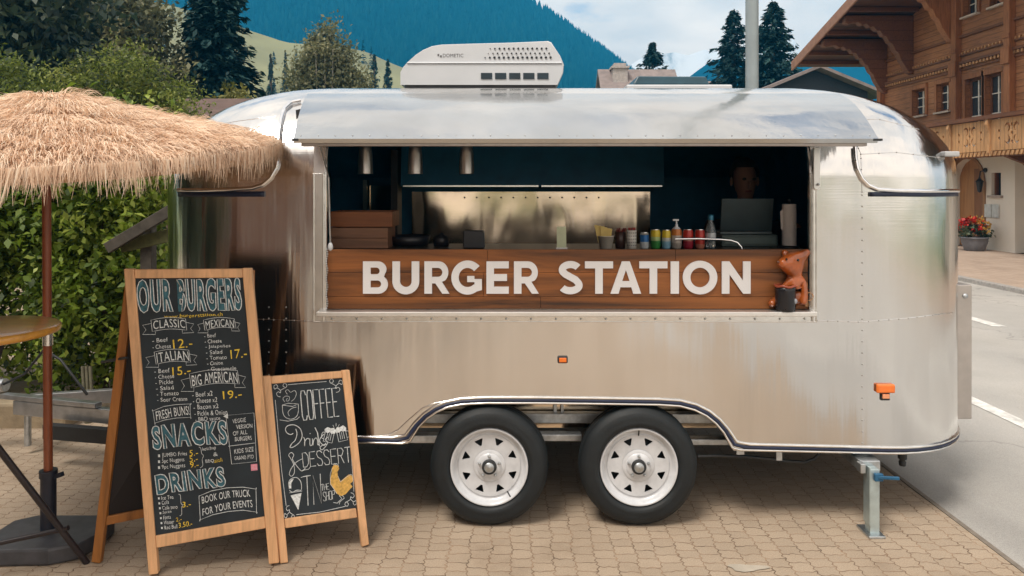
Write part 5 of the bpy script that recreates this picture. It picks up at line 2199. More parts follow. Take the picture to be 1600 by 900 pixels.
def strands(n, rmin, rmax, ln, droop, lift, wd, layer=None):
    per = 16                 # strands of one tuft share direction, lift and tone
    nt = n // per
    n = nt * per
    th = rng.random(nt) * 2 * PI
    r0 = np.sqrt(rng.random(nt) * (rmax ** 2 - rmin ** 2) + rmin ** 2)
    tsw, tlf, ttone = rng.normal(0, 0.15, nt), rng.random(nt) ** 1.5, rng.normal(0, 0.17, nt)
    r0 = np.repeat(r0, per) + rng.normal(0, 0.010, n)
    th = np.repeat(th, per) + rng.normal(0, 0.020, n) / np.maximum(r0, 0.08)
    r0 = np.clip(r0, rmin, rmax)
    gap_shade = -0.34 * np.exp(-(((r0 + 0.018 * np.sin(th * 9 + r0 * 40)) / 0.105) % 1.0) * 5.0)  # dark rings: shade between thatch layers put into the strand tone
    if layer is not None:
        r0 = np.round(r0 / layer) * layer + rng.normal(0, 0.012, n)
        r0 = np.clip(r0, rmin, rmax)
    L = ln * (0.6 + 0.8 * rng.random(n))
    sw = rng.normal(0, 0.14, n) + np.repeat(tsw, per)
    lf = lift * (0.3 * rng.random(n) + np.repeat(tlf, per))
    S = 4
    V = np.zeros((n, S + 1, 2, 3))
    rr = np.array([p[0] for p in PROF])
    zz = np.array([p[1] for p in PROF])
    x = r0 * np.cos(th)
    y = r0 * np.sin(th)
    z = np.interp(r0, rr, zz) + 0.004
    rad = r0.copy()
    ang = th.copy()
    wv = wd * (0.6 + 0.8 * rng.random(n))
    tw = rng.random(n) * PI
    for s in range(S + 1):
        q = s / S
        tx, ty = -np.sin(ang), np.cos(ang)
        cw = wv * (1 - 0.75 * q)
        c, d = np.cos(tw), np.sin(tw) * 0.6
        P = np.stack([rad * np.cos(ang), rad * np.sin(ang), z], 1)
        W = np.stack([tx * c, ty * c, d], 1) * cw[:, None] / 2
        V[:, s, 0] = P - W
        V[:, s, 1] = P + W
        over = np.clip((rad - 0.985) / 0.045, 0, 1)
        hang = np.clip(over + droop * q, 0, 1)
        step = L / S
        out = step * (1 - hang) + step * 0.10 * hang * rng.random(n)
        rad = np.minimum(rad + out, 1.055 + 0.02 * rng.random(n))
        ang = ang + sw * step / np.maximum(rad, 0.15)
        zs = np.interp(rad, rr, zz) + 0.004 + lf * (1 - (2 * q - 1) ** 2)
        z = np.where(hang > 0.02, np.minimum(z - step * hang, zs), zs)
    V[..., 2] += TILT * V[..., 1]
    V[..., 0] += UX
    V[..., 1] += UY
    idx = np.arange(n * (S + 1) * 2).reshape(n, S + 1, 2)
    Q = np.stack([idx[:, :-1, 0], idx[:, :-1, 1], idx[:, 1:, 1], idx[:, 1:, 0]], -1).reshape(-1, 4)
    rn = np.repeat(np.clip(rng.normal(0.56, 0.20, n) + np.repeat(ttone, per) + gap_shade, 0, 1), S)
    return V.reshape(-1, 3), Q, rn


VV, QQ, RR, off = [], [], [], 0
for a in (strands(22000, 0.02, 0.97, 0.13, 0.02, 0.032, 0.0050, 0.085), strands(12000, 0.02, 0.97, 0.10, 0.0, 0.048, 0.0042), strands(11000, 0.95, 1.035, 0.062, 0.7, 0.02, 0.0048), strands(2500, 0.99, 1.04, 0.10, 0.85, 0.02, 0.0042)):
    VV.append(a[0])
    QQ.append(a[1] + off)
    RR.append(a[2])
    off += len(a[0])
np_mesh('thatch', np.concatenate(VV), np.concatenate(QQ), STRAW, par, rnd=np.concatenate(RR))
m = MB()
m.tube([(UX, UY, 0.30), (UX - 0.005, UY, 1.0), (UX - 0.01, UY, 2.03)], 0.019, 14)
m.build('pole', wood('red_brown_pole', (0.26, 0.07, 0.025), 2, 0.4, 0.25, 1.0, 0.2), par)
m = MB()
m.tube([(UX - 0.003, UY, 0.93), (UX - 0.003, UY, 1.03)], 0.0215, 14)
m.build('pole_joint', ALU_TRIM, par)
m = MB()
m.tube([(UX, UY, 0.07), (UX, UY, 0.34)], 0.033, 16)
m.tube([(UX, UY, 0.33), (UX, UY, 0.36)], 0.038, 16)
m.bar((UX + 0.03, UY, 0.33), (UX + 0.07, UY - 0.01, 0.345), 0.02, 0.02)
m.build('base_tube', mat('dark_base_metal', (0.02, 0.022, 0.035), 0.4, 0.2), par)
m = MB()
pts = [(-0.25, -0.06), (-0.23, -0.13), (-0.14, -0.17), (0.10, -0.16), (0.20, -0.11), (0.235, 0.0), (0.23, 0.14), (0.18, 0.18), (-0.16, 0.18), (-0.24, 0.12)]
m.slab([(UX + x, UY + y, 0.002) for x, y in pts], (0, 0, 0.075))
m.build('base_slab', mat('base_concrete', (0.055, 0.055, 0.062), 0.5, 0, 0.3, 18), par, 0.012)

# ------------------------------------------------------------------ bar table
TX, TY = -2.14, 2.93
tb = thing('bar_table', 'round varnished wooden bar table on dark folding legs', 'table', (TX, TY, 0))
m = MB()
m.lathe([(0.001, 1.062), (0.285, 1.062), (0.302, 1.068), (0.305, 1.082), (0.300, 1.092), (0.29, 1.095), (0.001, 1.095)], (TX, TY, 0), None, 64)
m.build('table_top', wood('varnished_table_top', (0.52, 0.25, 0.04), 0, 0.3, 0.22, 0.5, 0.4), tb)
DKW = mat('dark_leg_paint', (0.018, 0.012, 0.014), 0.4)
legs = [((TX - 0.14, TY - 0.10, 1.06), (-1.868, 3.25, 0.0)), ((TX + 0.13, TY - 0.10, 1.06), (-2.62, 3.02, 0.0)), ((TX + 0.02, TY + 0.16, 1.06), (TX + 0.10, TY - 0.42, 0.0))]
for a, c in legs:
    m = MB()
    m.tube([a, c], 0.0135, 10)
    m.build('leg', DKW, tb)
m = MB()
p_ = Vector(legs[0][0]).lerp(Vector(legs[0][1]), 0.83)
q_ = Vector(legs[1][0]).lerp(Vector(legs[1][1]), 0.90)
m.tube([p_ + Vector((0.03, 0, 0.008)), p_, q_], 0.011, 8)
m.build('foot_strut', DKW, tb)
m = MB()
c_ = (Vector(legs[0][0]).lerp(Vector(legs[0][1]), 0.42) + Vector(legs[1][0]).lerp(Vector(legs[1][1]), 0.42)) / 2
m.ball(c_, (0.045, 0.03, 0.05), 10, 8)
m.build('leg_joint', DKW, tb)

# ------------------------------------------------------------------ leaves, shrubs, trees
def leaf_cloud(C, size, up=0.4, asp=0.55):
    """bent diamond leaves at the points C"""
    n = len(C)
    d = rng.normal(0, 1, (n, 3))
    d[:, 2] -= 0.3
    d /= np.linalg.norm(d, axis=1)[:, None]
    nn = rng.normal(0, 1, (n, 3))
    nn[:, 2] = np.abs(nn[:, 2]) + up
    s = np.cross(d, nn)
    s /= np.linalg.norm(s, axis=1)[:, None] + 1e-9
    u = np.cross(s, d)
    L = size * (0.6 + 0.8 * rng.random(n))[:, None]
    A = C - d * L / 2
    B = C + d * L / 2 - u * L * 0.12
    Mi = C + u * L * 0.08
    V = np.stack([A, Mi + s * L * asp / 2, B, Mi - s * L * asp / 2], 1)
    Q = np.arange(4 * n).reshape(n, 4)
    return V.reshape(-1, 3), Q


def clumps(n_cl, per, ctr, rad, cl_r, shell=0.55, flat=0.8, zmin=None):
    """leaf points gathered in clumps spread through an ellipsoid"""
    d = rng.normal(0, 1, (n_cl, 3))
    d /= np.linalg.norm(d, axis=1)[:, None]
    r = shell + (1 - shell) * rng.random(n_cl) ** 0.6
    cc = np.array(ctr) + d * r[:, None] * np.array(rad) * (0.85 + 0.3 * rng.random((n_cl, 1)))
    s = cl_r * (0.6 + 0.8 * rng.random(n_cl))
    P = np.repeat(cc, per, 0) + rng.normal(0, 1, (n_cl * per, 3)) * np.repeat(s, per)[:, None] * np.array([1, 1, flat]) * 0.5
    tone = np.repeat(rng.normal(0, 0.22, n_cl), per)
    if zmin is not None:
        k = P[:, 2] > zmin
        P, tone = P[k], tone[k]
    return P, tone


def tone_of(P, tone, mid=0.5, sd_=0.17):
    return np.clip(mid + tone + rng.normal(0, sd_, len(P)), 0, 1)


BARK = mat('bark', (0.09, 0.065, 0.045), 0.9, 0, 0.35, 14, 0.6, 30)
SHRUB = leafmat('shrub_leaves', [(0.0, (0.016, 0.034, 0.008)), (0.40, (0.080, 0.140, 0.014)), (0.75, (0.22, 0.31, 0.030)), (1.0, (0.42, 0.50, 0.10))], 0.4)
FEATHER = leafmat('feathery_leaves', [(0.0, (0.030, 0.050, 0.012)), (0.45, (0.13, 0.175, 0.030)), (0.8, (0.25, 0.30, 0.060)), (1.0, (0.38, 0.40, 0.11))], 0.4)
BROAD = leafmat('broad_leaves', [(0.0, (0.016, 0.036, 0.026)), (0.5, (0.055, 0.085, 0.045)), (1.0, (0.13, 0.16, 0.075))], 0.3)
BIRCH = leafmat('birch_leaves', [(0.0, (0.08, 0.09, 0.045)), (0.5, (0.20, 0.205, 0.10)), (1.0, (0.36, 0.34, 0.18))], 0.4)
CONIF = leafmat('spruce_needles', [(0.0, (0.005, 0.022, 0.026)), (0.6, (0.014, 0.050, 0.050)), (1.0, (0.04, 0.095, 0.080))], 0.1, 0.6, 0.2)
YELLOW = leafmat('yellow_green_leaves', [(0.0, (0.10, 0.11, 0.02)), (0.6, (0.26, 0.25, 0.06)), (1.0, (0.42, 0.40, 0.16))], 0.4)


def limbs(mb, base, top, r, n, spread, rnd_=random):
    base, top = Vector(base), Vector(top)
    mid = base.lerp(top, 0.5) + Vector((rnd_.uniform(-.1, .1), rnd_.uniform(-.1, .1), 0)) * r * 4
    mb.tube([base, mid, top], [r, r * 0.7, r * 0.25], 8)
    for k in range(n):
        t_ = 0.25 + 0.65 * k / max(n - 1, 1)
        p = base.lerp(top, t_)
        a = k * 2.4 + rnd_.random()
        L = spread * (1.1 - 0.6 * t_)
        q = p + Vector((math.cos(a) * L, math.sin(a) * L, L * 0.55))
        mb.tube([p, p.lerp(q, 0.5) + Vector((0, 0, L * 0.08)), q], [r * 0.42, r * 0.28, r * 0.08], 6)


def leafy(name, label, cat, group, loc, crown, m_, size, trunk, n_cl, per, cl_r, shell=0.5, mid=0.5, limbs_n=8, zmin=None, asp=0.55):
    """crown: list of (centre offset, radii)"""
    t = thing(name, label, cat, loc, group)
    Ps, Ts = [], []
    tot = sum(c[1][0] * c[1][2] for c in crown)
    for ctr, rad in crown:
        k = max(6, int(n_cl * rad[0] * rad[2] / tot))
        P, tn = clumps(k, per, Vector(loc) + Vector(ctr), rad, cl_r, shell, zmin=zmin)
        Ps.append(P)
        Ts.append(tn)
    P, tn = np.concatenate(Ps), np.concatenate(Ts)
    V, Q = leaf_cloud(P, size, asp=asp)
    np_mesh('crown', V, Q, m_, t, rnd=tone_of(P, tn, mid))
    b = MB()
    limbs(b, loc, Vector(loc) + Vector(trunk[0]), trunk[1], limbs_n, trunk[2])
    b.build('trunk', BARK, t)
    return t


# tall shrubs behind the parasol
leafy('leafy_shrub', 'tall bright green shrub with a rounded top behind the parasol', 'shrub', 'shrubs behind the parasol', (-3.75, 6.35, 0),
      [((-0.15, 0, 0.95), (0.85, 0.55, 0.95)), ((0.1, 0, 1.75), (0.70, 0.5, 0.45)), ((-0.9, 0.1, 1.6), (0.6, 0.5, 0.5))], SHRUB, 0.072, ((0, 0, 1.9), 0.035, 0.6), 300, 50, 0.27, 0.40, mid=0.58, zmin=0.05)
leafy('leafy_shrub', 'full green shrub close beside the left end of the trailer', 'shrub', 'shrubs behind the parasol', (-3.22, 5.85, 0),
      [((0, 0, 0.85), (0.55, 0.45, 0.85)), ((-0.05, 0.1, 1.7), (0.45, 0.45, 0.55)), ((0.0, 0.4, 2.0), (0.34, 0.4, 0.30))], SHRUB, 0.068, ((0, 0, 2.0), 0.03, 0.45), 230, 50, 0.23, 0.40, mid=0.58, zmin=0.05)
leafy('leafy_shrub', 'broad dark green shrub at the left edge behind the bar table', 'shrub', 'shrubs behind the parasol', (-4.75, 5.9, 0),
      [((0, 0, 0.9), (0.95, 0.5, 0.9)), ((0.1, 0.1, 1.6), (0.8, 0.5, 0.55))], SHRUB, 0.072, ((0, 0, 1.9), 0.035, 0.6), 240, 50, 0.27, 0.40, mid=0.50, zmin=0.05)
# soft feathery tree above the shrubs
leafy('green_tree', 'light green feathery tree rising above the straw parasol', 'tree', 'trees at the left', (-6.3, 11.5, 0),
      [((-0.1, 0, 2.1), (1.6, 1.0, 1.2)), ((0.15, 0, 3.15), (0.66, 0.7, 0.66)), ((-1.4, 0, 2.95), (0.8, 0.8, 0.65)), ((0.72, 0.2, 2.65), (0.55, 0.7, 0.70))], FEATHER, 0.075, ((0.1, 0, 3.0), 0.07, 0.9), 520, 70, 0.30, 0.4, mid=0.5, asp=0.4)
# big dark trees
leafy('broadleaf_tree', 'large dark broadleaf tree rising behind the light green feathery tree', 'tree', 'trees at the left', (-13.6, 19.0, 0),
      [((-0.3, 0, 4.6), (3.3, 2.0, 2.0)), ((0.6, 0, 6.6), (2.6, 2.0, 1.6)), ((-2.5, 0.3, 6.4), (2.2, 1.6, 1.8))], BROAD, 0.24, ((0, 0, 6.8), 0.22, 2.2), 420, 46, 0.65, 0.35)
leafy('broadleaf_tree', 'hazy grey green broadleaf tree beside the dark spruce', 'tree', 'trees at the left', (-12.9, 24.0, 0),
      [((0.2, 0, 4.6), (2.3, 1.8, 1.9)), ((-0.1, 0, 6.6), (1.9, 1.6, 1.7)), ((-1.6, 0.3, 5.2), (1.6, 1.4, 1.8))], BIRCH, 0.20, ((0, 0, 6.6), 0.2, 1.8), 400, 70, 0.65, 0.4, mid=0.36)
# birch above the trailer
bt = leafy('birch_tree', 'olive birch tree with pale stems behind the trailer roof', 'tree', 'trees at the left', (-8.2, 33.0, 0),
           [((0, 0, 4.9), (2.0, 1.4, 1.7)), ((-0.1, 0, 7.3), (1.15, 1.0, 1.5)), ((-0.95, 0, 6.2), (0.9, 0.9, 0.9)), ((0.75, 0, 6.0), (0.9, 0.9, 1.3))], BIRCH, 0.17, ((0.05, 0, 8.4), 0.11, 1.1), 420, 70, 0.50, 0.3, mid=0.5)
m = MB()
for dx in (-0.35, 0.05, 0.4):
    m.tube([(-8.2 + dx * 0.3, 32.9, 0.3), (-8.2 + dx * 0.8, 32.3, 4.0), (-8.2 + dx, 32.2, 7.6)], [0.08, 0.06, 0.02], 8)
m.build('pale_stem', mat('birch_bark', (0.42, 0.38, 0.30), 0.8, 0, 0.3, 10), bt)


def conifer_geo(x, y, h, w, nb=300, low=0.06, mid=0.45, card=0.35, per=40):
    V, Q, rn = [], [], []
    off = 0
    hs = low + (1 - low) * np.sort(rng.random(nb)) ** 0.9
    az = (np.arange(nb) * 2.39996 + rng.normal(0, 0.4, nb))
    for k in range(nb):
        q = hs[k]
        L = w * (1 - q) ** 0.85 * (0.45 + 0.70 * rng.random()) + 0.12 * w * (1 - q) + 0.03 * w
        z0 = h * q
        s = rng.random(per) ** 0.7
        ca, sa = math.cos(az[k]), math.sin(az[k])
        side = rng.normal(0, 0.10, per) * L * (1 - s * 0.6)
        rad = s * L
        px_ = x + ca * rad - sa * side
        py_ = y + sa * rad + ca * side
        pz_ = z0 + rad * 0.10 - (rad ** 2) * 0.32 / max(w, 0.1) + rng.normal(0, 0.02, per) * h * 0.3
        C = np.stack([px_, py_, pz_], 1)
        d = np.stack([ca * np.ones(per) + rng.normal(0, 0.45, per), sa * np.ones(per) + rng.normal(0, 0.45, per), -0.45 + rng.normal(0, 0.25, per)], 1)
        d /= np.linalg.norm(d, axis=1)[:, None]
        nn = np.stack([rng.normal(0, 0.4, per), rng.normal(0, 0.4, per), np.ones(per)], 1)
        sd2 = np.cross(d, nn)
        sd2 /= np.linalg.norm(sd2, axis=1)[:, None]
        ln = card * w * (0.35 + 0.4 * rng.random(per))[:, None] * (0.5 + 0.5 * (1 - q))
        A = C - d * ln * 0.4
        B = C + d * ln * 0.6
        V.append(np.stack([A, C + sd2 * ln * 0.22, B, C - sd2 * ln * 0.22], 1).reshape(-1, 3))
        rn.append(np.clip(mid + rng.normal(0, 0.2, per) + 0.25 * (s - 0.5), 0, 1))
    return np.concatenate(V), np.concatenate(rn)


def conifer(label, group, x, y, h, w, m_=CONIF, nb=300, name='spruce_tree', low=0.06, mid=0.45, card=0.35):
    t = thing(name, label, 'tree', (x, y, 0), group)
    V, rn = conifer_geo(x, y, h, w, nb, low, mid, card)
    Q = np.arange(len(V)).reshape(-1, 4)
    np_mesh('crown', V, Q, m_, t, rnd=rn)
    b = MB()
    b.tube([(x, y, 0), (x, y, h * 0.5), (x, y, h)], [0.028 * h, 0.018 * h, 0.004 * h], 8)
    b.build('trunk', BARK, t)
    return t


G_SP = 'spruces'
conifer('broad tall dark spruce above the brown roof of the outbuilding', G_SP, -10.2, 25.5, 11.5, 2.1, nb=800, card=0.36)
conifer('small dark spruce just left of the house roofs behind the trailer', G_SP, 11.4, 60.0, 13.2, 5.0, nb=260, card=0.22)
conifer('thin little spruce against the slope beside the chimney', G_SP, 9.9, 66.0, 12.0, 1.0, nb=130)
conifer('dark spruce just left of the grey lamp post', G_SP, 15.0, 50.0, 13.4, 4.6, nb=300, card=0.24)
conifer('dark spruce just right of the grey lamp post', G_SP, 16.6, 47.0, 13.2, 4.8, nb=320, card=0.24)
# small yellow-green tree beside the spruce
leafy('bushy_tree', 'small yellow green bush under the spruce by the brown roof', 'tree', 'trees at the left', (-8.65, 23.0, 0),
      [((0, 0, 4.0), (0.55, 0.5, 0.75)), ((-0.45, 0.1, 3.7), (0.4, 0.4, 0.5))], YELLOW, 0.16, ((0, 0, 4.2), 0.05, 0.4), 50, 34, 0.28, 0.3)
# blue-green young conifers on the slope behind
for (px, top, Y, w, lb) in [(423, 85, 70.0, 1.3, 'slim bluish conifer standing just right of the yellow green bush'), (446, 84, 78.0, 1.4, 'slim bluish conifer close left of the birch'),
                            (585, 88, 74.0, 1.9, 'bluish conifer directly right of the birch'), (606, 96, 80.0, 2.0, 'low bluish conifer beside the air conditioner')]:
    p = at(px, top, Y)
    conifer(lb, G_SP, p.x, Y, p.z, w, nb=200, mid=0.7, card=0.45)

# ------------------------------------------------------------------ outbuildings
ROOFB = mat('brown_roof', (0.105, 0.066, 0.055), 0.8, 0, 0.25, 3, 0.4, 30, stretch=(1, 1, 6))
t = thing('outbuilding', 'low outbuilding with a plain brown roof behind the parasol', 'outbuilding', (-7.2, 17.0, 0))
m = MB()
m.slab([(-9.6, 15.6, 2.62), (-4.9, 15.6, 2.62), (-4.9, 18.0, 3.78), (-9.6, 18.0, 3.78)], (0, 0, -0.12))
m.slab([(-9.6, 20.4, 2.62), (-4.9, 20.4, 2.62), (-4.9, 18.01, 3.78), (-9.6, 18.01, 3.78)], (0, 0, -0.12))
m.build('roof', ROOFB, t)
m = MB()
m.span(-9.3, -5.2, 16.0, 20.0, 0, 2.6)
m.slab([(-9.3, 16.0, 2.6), (-9.3, 20.0, 2.6), (-9.3, 18.0, 3.6)], (0.1, 0, 0))
m.slab([(-5.3, 16.0, 2.6), (-5.3, 20.0, 2.6), (-5.3, 18.0, 3.6)], (0.1, 0, 0))
m.build('wall', mat('old_wood_wall', (0.13, 0.085, 0.06), 0.8, 0, 0.3, 6), t)


def cottage(label, x0, x1, y0, y1, eave, ridge, wall_m, roof_m, axis, chim=None, over=0.5):
    t = thing('cottage', label, 'house', ((x0 + x1) / 2, (y0 + y1) / 2, 0), 'houses behind the trailer')
    w, r = MB(), MB()
    w.span(x0, x1, y0, y1, 0, eave)
    th = (0, 0, 0.18)
    if axis == 'Y':         # ridge runs away from the viewer, gable faces front
        xm = (x0 + x1) / 2
        w.slab([(x0, y0, eave), (x1, y0, eave), (xm, y0, ridge - 0.05)], (0, y1 - y0, 0))
        for s, xe in ((-1, x0 - over), (1, x1 + over)):
            ze = eave - over * (ridge - eave) / ((x1 - x0) / 2)
            r.slab([(xm, y0 - 0.8, ridge), (xe, y0 - 0.8, ze), (xe, y1 + 0.5, ze), (xm, y1 + 0.5, ridge)], th)
    else:
        ym = (y0 + y1) / 2
        w.slab([(x0, y0, eave), (x0, y1, eave), (x0, ym, ridge - 0.05)], (x1 - x0, 0, 0))
        for ye in (y0 - over, y1 + over):
            ze = eave - over * (ridge - eave) / ((y1 - y0) / 2)
            r.slab([(x0 - 0.5, ym, ridge), (x1 + 0.5, ym, ridge), (x1 + 0.5, ye, ze), (x0 - 0.5, ye, ze)], th)
    w.build('wall', wall_m, t)
    ro = r.build('roof', roof_m, t)
    if chim:
        c = MB()
        c.box(chim, (0.85, 0.85, 1.6))
        c.box((chim[0], chim[1], chim[2] + 0.85), (1.05, 1.05, 0.12))
        c.box((chim[0], chim[1], chim[2] + 1.0), (0.7, 0.7, 0.2))
        c.build('chimney', mat('chimney_render', (0.40, 0.36, 0.34), 0.8), ro)
    return t


ROOFG = mat('weathered_roof', (0.22, 0.18, 0.17), 0.8, 0, 0.25, 2, 0.3, 20)
DKW2 = mat('dark_timber_gable', (0.028, 0.032, 0.04), 0.8)
cottage('small house with a grey chimney and weathered roof left of the roof light', 5.6, 9.2, 42, 46, 6.6, 8.4, DKW2, ROOFG, 'X', (6.3, 43.4, 7.7))
cottage('house with a low pale-edged gable behind the lamp post', 14.2, 20.2, 42, 50, 7.0, 8.25, DKW2, ROOFG, 'Y', None, 0.8)
cottage('house whose grey roof slopes behind the roof light', 8.0, 14.6, 50, 55, 7.2, 8.9, DKW2, ROOFG, 'X', None)

# ------------------------------------------------------------------ sloping timber rail, low stone wall, stakes behind the table
m = MB()
t = thing('timber_railing', 'weathered sloping timber handrail among the shrubs beside the trailer', 'railing', (-2.45, 5.2, 0))
a, b_ = at(168, 388, 5.15), at(285, 318, 5.15)
m.bar(a, b_, 0.05, 0.075)
m.build('handrail', mat('grey_timber', (0.085, 0.075, 0.062), 0.8, 0, 0.3, 20), t, 0.004)
m = MB()
a, b_ = at(190, 385, 5.2), at(290, 362, 5.2)
m.bar(a, b_, 0.05, 0.09)
m.build('lower_rail', mat('mossy_timber', (0.10, 0.105, 0.04), 0.8, 0, 0.3, 20), t, 0.004)
m = MB()
p = at(232, 380, 5.24)
m.span(p.x - 0.04, p.x + 0.04, 5.20, 5.28, 0, p.z + 0.12)
m.build('railing_post', mat('grey_timber_post', (0.085, 0.075, 0.062), 0.8, 0, 0.3, 20), t, 0.004)
m = MB()
m.span(-6.5, -3.05, 5.05, 5.30, -0.02, 0.17)
tag(m.build('low_wall', mat('kerb_concrete', (0.34, 0.27, 0.18), 0.85, 0, 0.3, 8, 0.4, 40, world_space=True), bevel=0.02, org=(-4.8, 5.2, 0)), 'low pale stone kerb wall at the foot of the shrubs behind the bar table', 'low wall')
m = MB()
for px in (133, 139, 145):
    m.tube([at(px, 640, 4.9), at(px - 4, 568 + (px % 3) * 4, 4.95)], 0.011, 7)
m.tube([at(139, 660, 4.9), at(139, 636, 4.9)], 0.03, 8)
tag(m.build('planted_stakes', mat('grey_green_stakes', (0.16, 0.15, 0.10), 0.8), org=(at(139, 640, 4.9).x, 4.9, 0)), 'bundle of grey wooden stakes standing behind the trailer drawbar', 'stakes')

# ------------------------------------------------------------------ lamp post
lx_, ly_ = (1175 - CX) / F * 6.4, 6.4
t = thing('lamp_post', 'plain grey metal lamp post standing behind the trailer roof', 'lamp post', (lx_, ly_, 0))
m = MB()
m.tube([(lx_, ly_, 0.0), (lx_, ly_, 7.5)], [0.057, 0.053], 20)
m.tube([(lx_, ly_, 0.0), (lx_, ly_, 0.9)], [0.085, 0.08], 20)
m.build('pole', mat('grey_post_paint', (0.30, 0.35, 0.37), 0.45, 0.2, 0.08, 6), t)
m = MB()
m.tube([(lx_, ly_, 7.45), (lx_ + 0.3, ly_ - 0.2, 7.75), (lx_ + 1.0, ly_ - 0.6, 7.85)], 0.035, 10)
m.box((lx_ + 1.25, ly_ - 0.75, 7.85), (0.6, 0.25, 0.12), rz=-0.55)
m.build('lamp_head', mat('grey_lamp_paint', (0.28, 0.32, 0.34), 0.45), t)
# ------------------------------------------------------------------ the chalet across the road
FX = 12.0                    # facade plane, facing the road
chalet = thing('chalet', 'large carved brown wooden chalet with balcony and white ground floor across the road', 'chalet', (16, 16, 0))
CH_WOOD = None


def plank(name, col, along=1, var=0.28, rows=0.16, rough=0.6):
    """boarded wall: long grain plus dark joints between the boards"""
    m, N, L, P = nodes_of(name)
    st = [2.2, 2.2, 2.2]
    for k in range(3):
        if k != along:
            st[k] = 26
    f = noise(N, L, tex_vec(N, L, tuple(st)), 1.2, 7, 0.62, 0.6)
    big = noise(N, L, tex_vec(N, L), 0.7, 4)
    c = ramp(N, L, f, [(0.28, sc3(col, 1 - var * 1.5)), (0.5, col), (0.75, sc3(col, 1 + var))])
    st2 = ramp(N, L, big, [(0.3, (0.72, 0.70, 0.70)), (0.65, (1.1, 1.1, 1.1))])
    mx = N.new('ShaderNodeMix')
    mx.data_type = 'RGBA'
    mx.blend_type = 'MULTIPLY'
    mx.inputs[0].default_value = 1
    L.new(c, mx.inputs[6])
    L.new(st2, mx.inputs[7])
    sp = N.new('ShaderNodeSeparateXYZ')
    L.new(N.new('ShaderNodeNewGeometry').outputs['Position'], sp.inputs[0])
    pg = N.new('ShaderNodeMath')
    pg.operation = 'PINGPONG'
    L.new(sp.outputs['Z' if along != 2 else 'Y'], pg.inputs[0])
    pg.inputs[1].default_value = rows / 2
    j = N.new('ShaderNodeMapRange')
    j.inputs['From Min'].default_value = 0.0
    j.inputs['From Max'].default_value = 0.012
    L.new(pg.outputs[0], j.inputs['Value'])
    mj = N.new('ShaderNodeMix')
    mj.data_type = 'RGBA'
    mj.inputs[6].default_value = (*sc3(col, 0.35), 1)
    L.new(j.outputs['Result'], mj.inputs[0])
    L.new(mx.outputs[2], mj.inputs[7])
    L.new(mj.outputs[2], P.inputs['Base Color'])
    P.inputs['Roughness'].default_value = rough
    bump(N, L, P, j.outputs['Result'], 0.6, 0.01)
    return m


W_MAIN = plank('chalet_boards', (0.34, 0.148, 0.064))
W_DARK = plank('chalet_dark_boards', (0.165, 0.065, 0.030), rows=0.3)
W_TRIM = plank('chalet_trim', (0.30, 0.12, 0.048), along=2, rows=3.0)
W_PALE = plank('balcony_boards', (0.56, 0.31, 0.14), along=2, rows=0.14)
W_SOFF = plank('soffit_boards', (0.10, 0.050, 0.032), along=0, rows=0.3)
WHITE_R = mat('white_render', (0.70, 0.65, 0.57), 0.85, 0, 0.06, 1.2, 0.3, 40, world_space=True)
PANE = mat('window_pane', (0.03, 0.04, 0.05), 0.08)
FRAME_W = mat('white_window_bar', (0.62, 0.58, 0.52), 0.5)
FRAME_B = mat('brown_window_frame', (0.17, 0.07, 0.035), 0.5)

Y0c, Y1c = 7.5, 24.0         # extents of the gable wall along the road


def roof_z(y):
    ym = 14.2
    return 5.83 + 0.255 * (26.0 - max(y, 2 * ym - y) if y >= ym else 26.0 - (2 * ym - y))


def fpt(px, py, X=FX):
    Y = X * F / (px - CX)
    return Y, H - (py - CY) / F * Y


# walls
m = MB()
wl_ = [(Y1c, 2.9), (Y1c, roof_z(Y1c) - 0.05), (14.2, roof_z(14.2) - 0.05), (Y0c, roof_z(Y0c) - 0.05), (Y0c, 2.9)]


def rect(y0, y1, z0, z1):
    return [(y0, z0), (y1, z0), (y1, z1), (y0, z1)]


wins = []
for (pa, pb, pt_, pb_) in [(1427, 1447, 137, 181), (1465, 1485, 131, 174)]:
    ya, yb = FX * F / (pb - CX), FX * F / (pa - CX)
    wins.append((ya, yb, 3.72, 4.50, 'window'))
for (pa, pb) in [(1510, 1536), (1541, 1567)]:
    ya, yb = FX * F / (pb - CX), FX * F / (pa - CX)
    wins.append((ya, yb, 2.95, 4.45, 'balcony_door'))
for (pa, pb) in [(1507, 1529), (1549, 1573)]:
    ya, yb = FX * F / (pb - CX), FX * F / (pa - CX)
    wins.append((ya, yb, 6.12, 7.0, 'window'))
for yy in (15.2, 14.2, 13.2, 12.2, 10.4, 9.4):
    wins.append((yy - 0.3, yy + 0.3, 3.72, 4.5, 'window'))
    wins.append((yy - 0.3, yy + 0.3, 6.12, 7.0, 'window'))
m.holed(wl_, [rect(w_[0], w_[1], w_[2], w_[3]) if w_[4] == 'window' else rect(w_[0], w_[1], w_[2], w_[3]) for w_ in wins], lambda y, z, d: Vector((FX + d, y, z)), 0.22)
m.span(FX + 0.25, 24, Y1c - 0.2, Y1c, 2.9, roof_z(Y1c) - 0.05)
m.span(FX + 0.25, 24, Y0c, Y0c + 0.2, 2.9, roof_z(Y0c) - 0.05)
m.build('timber_wall', W_MAIN, chalet)
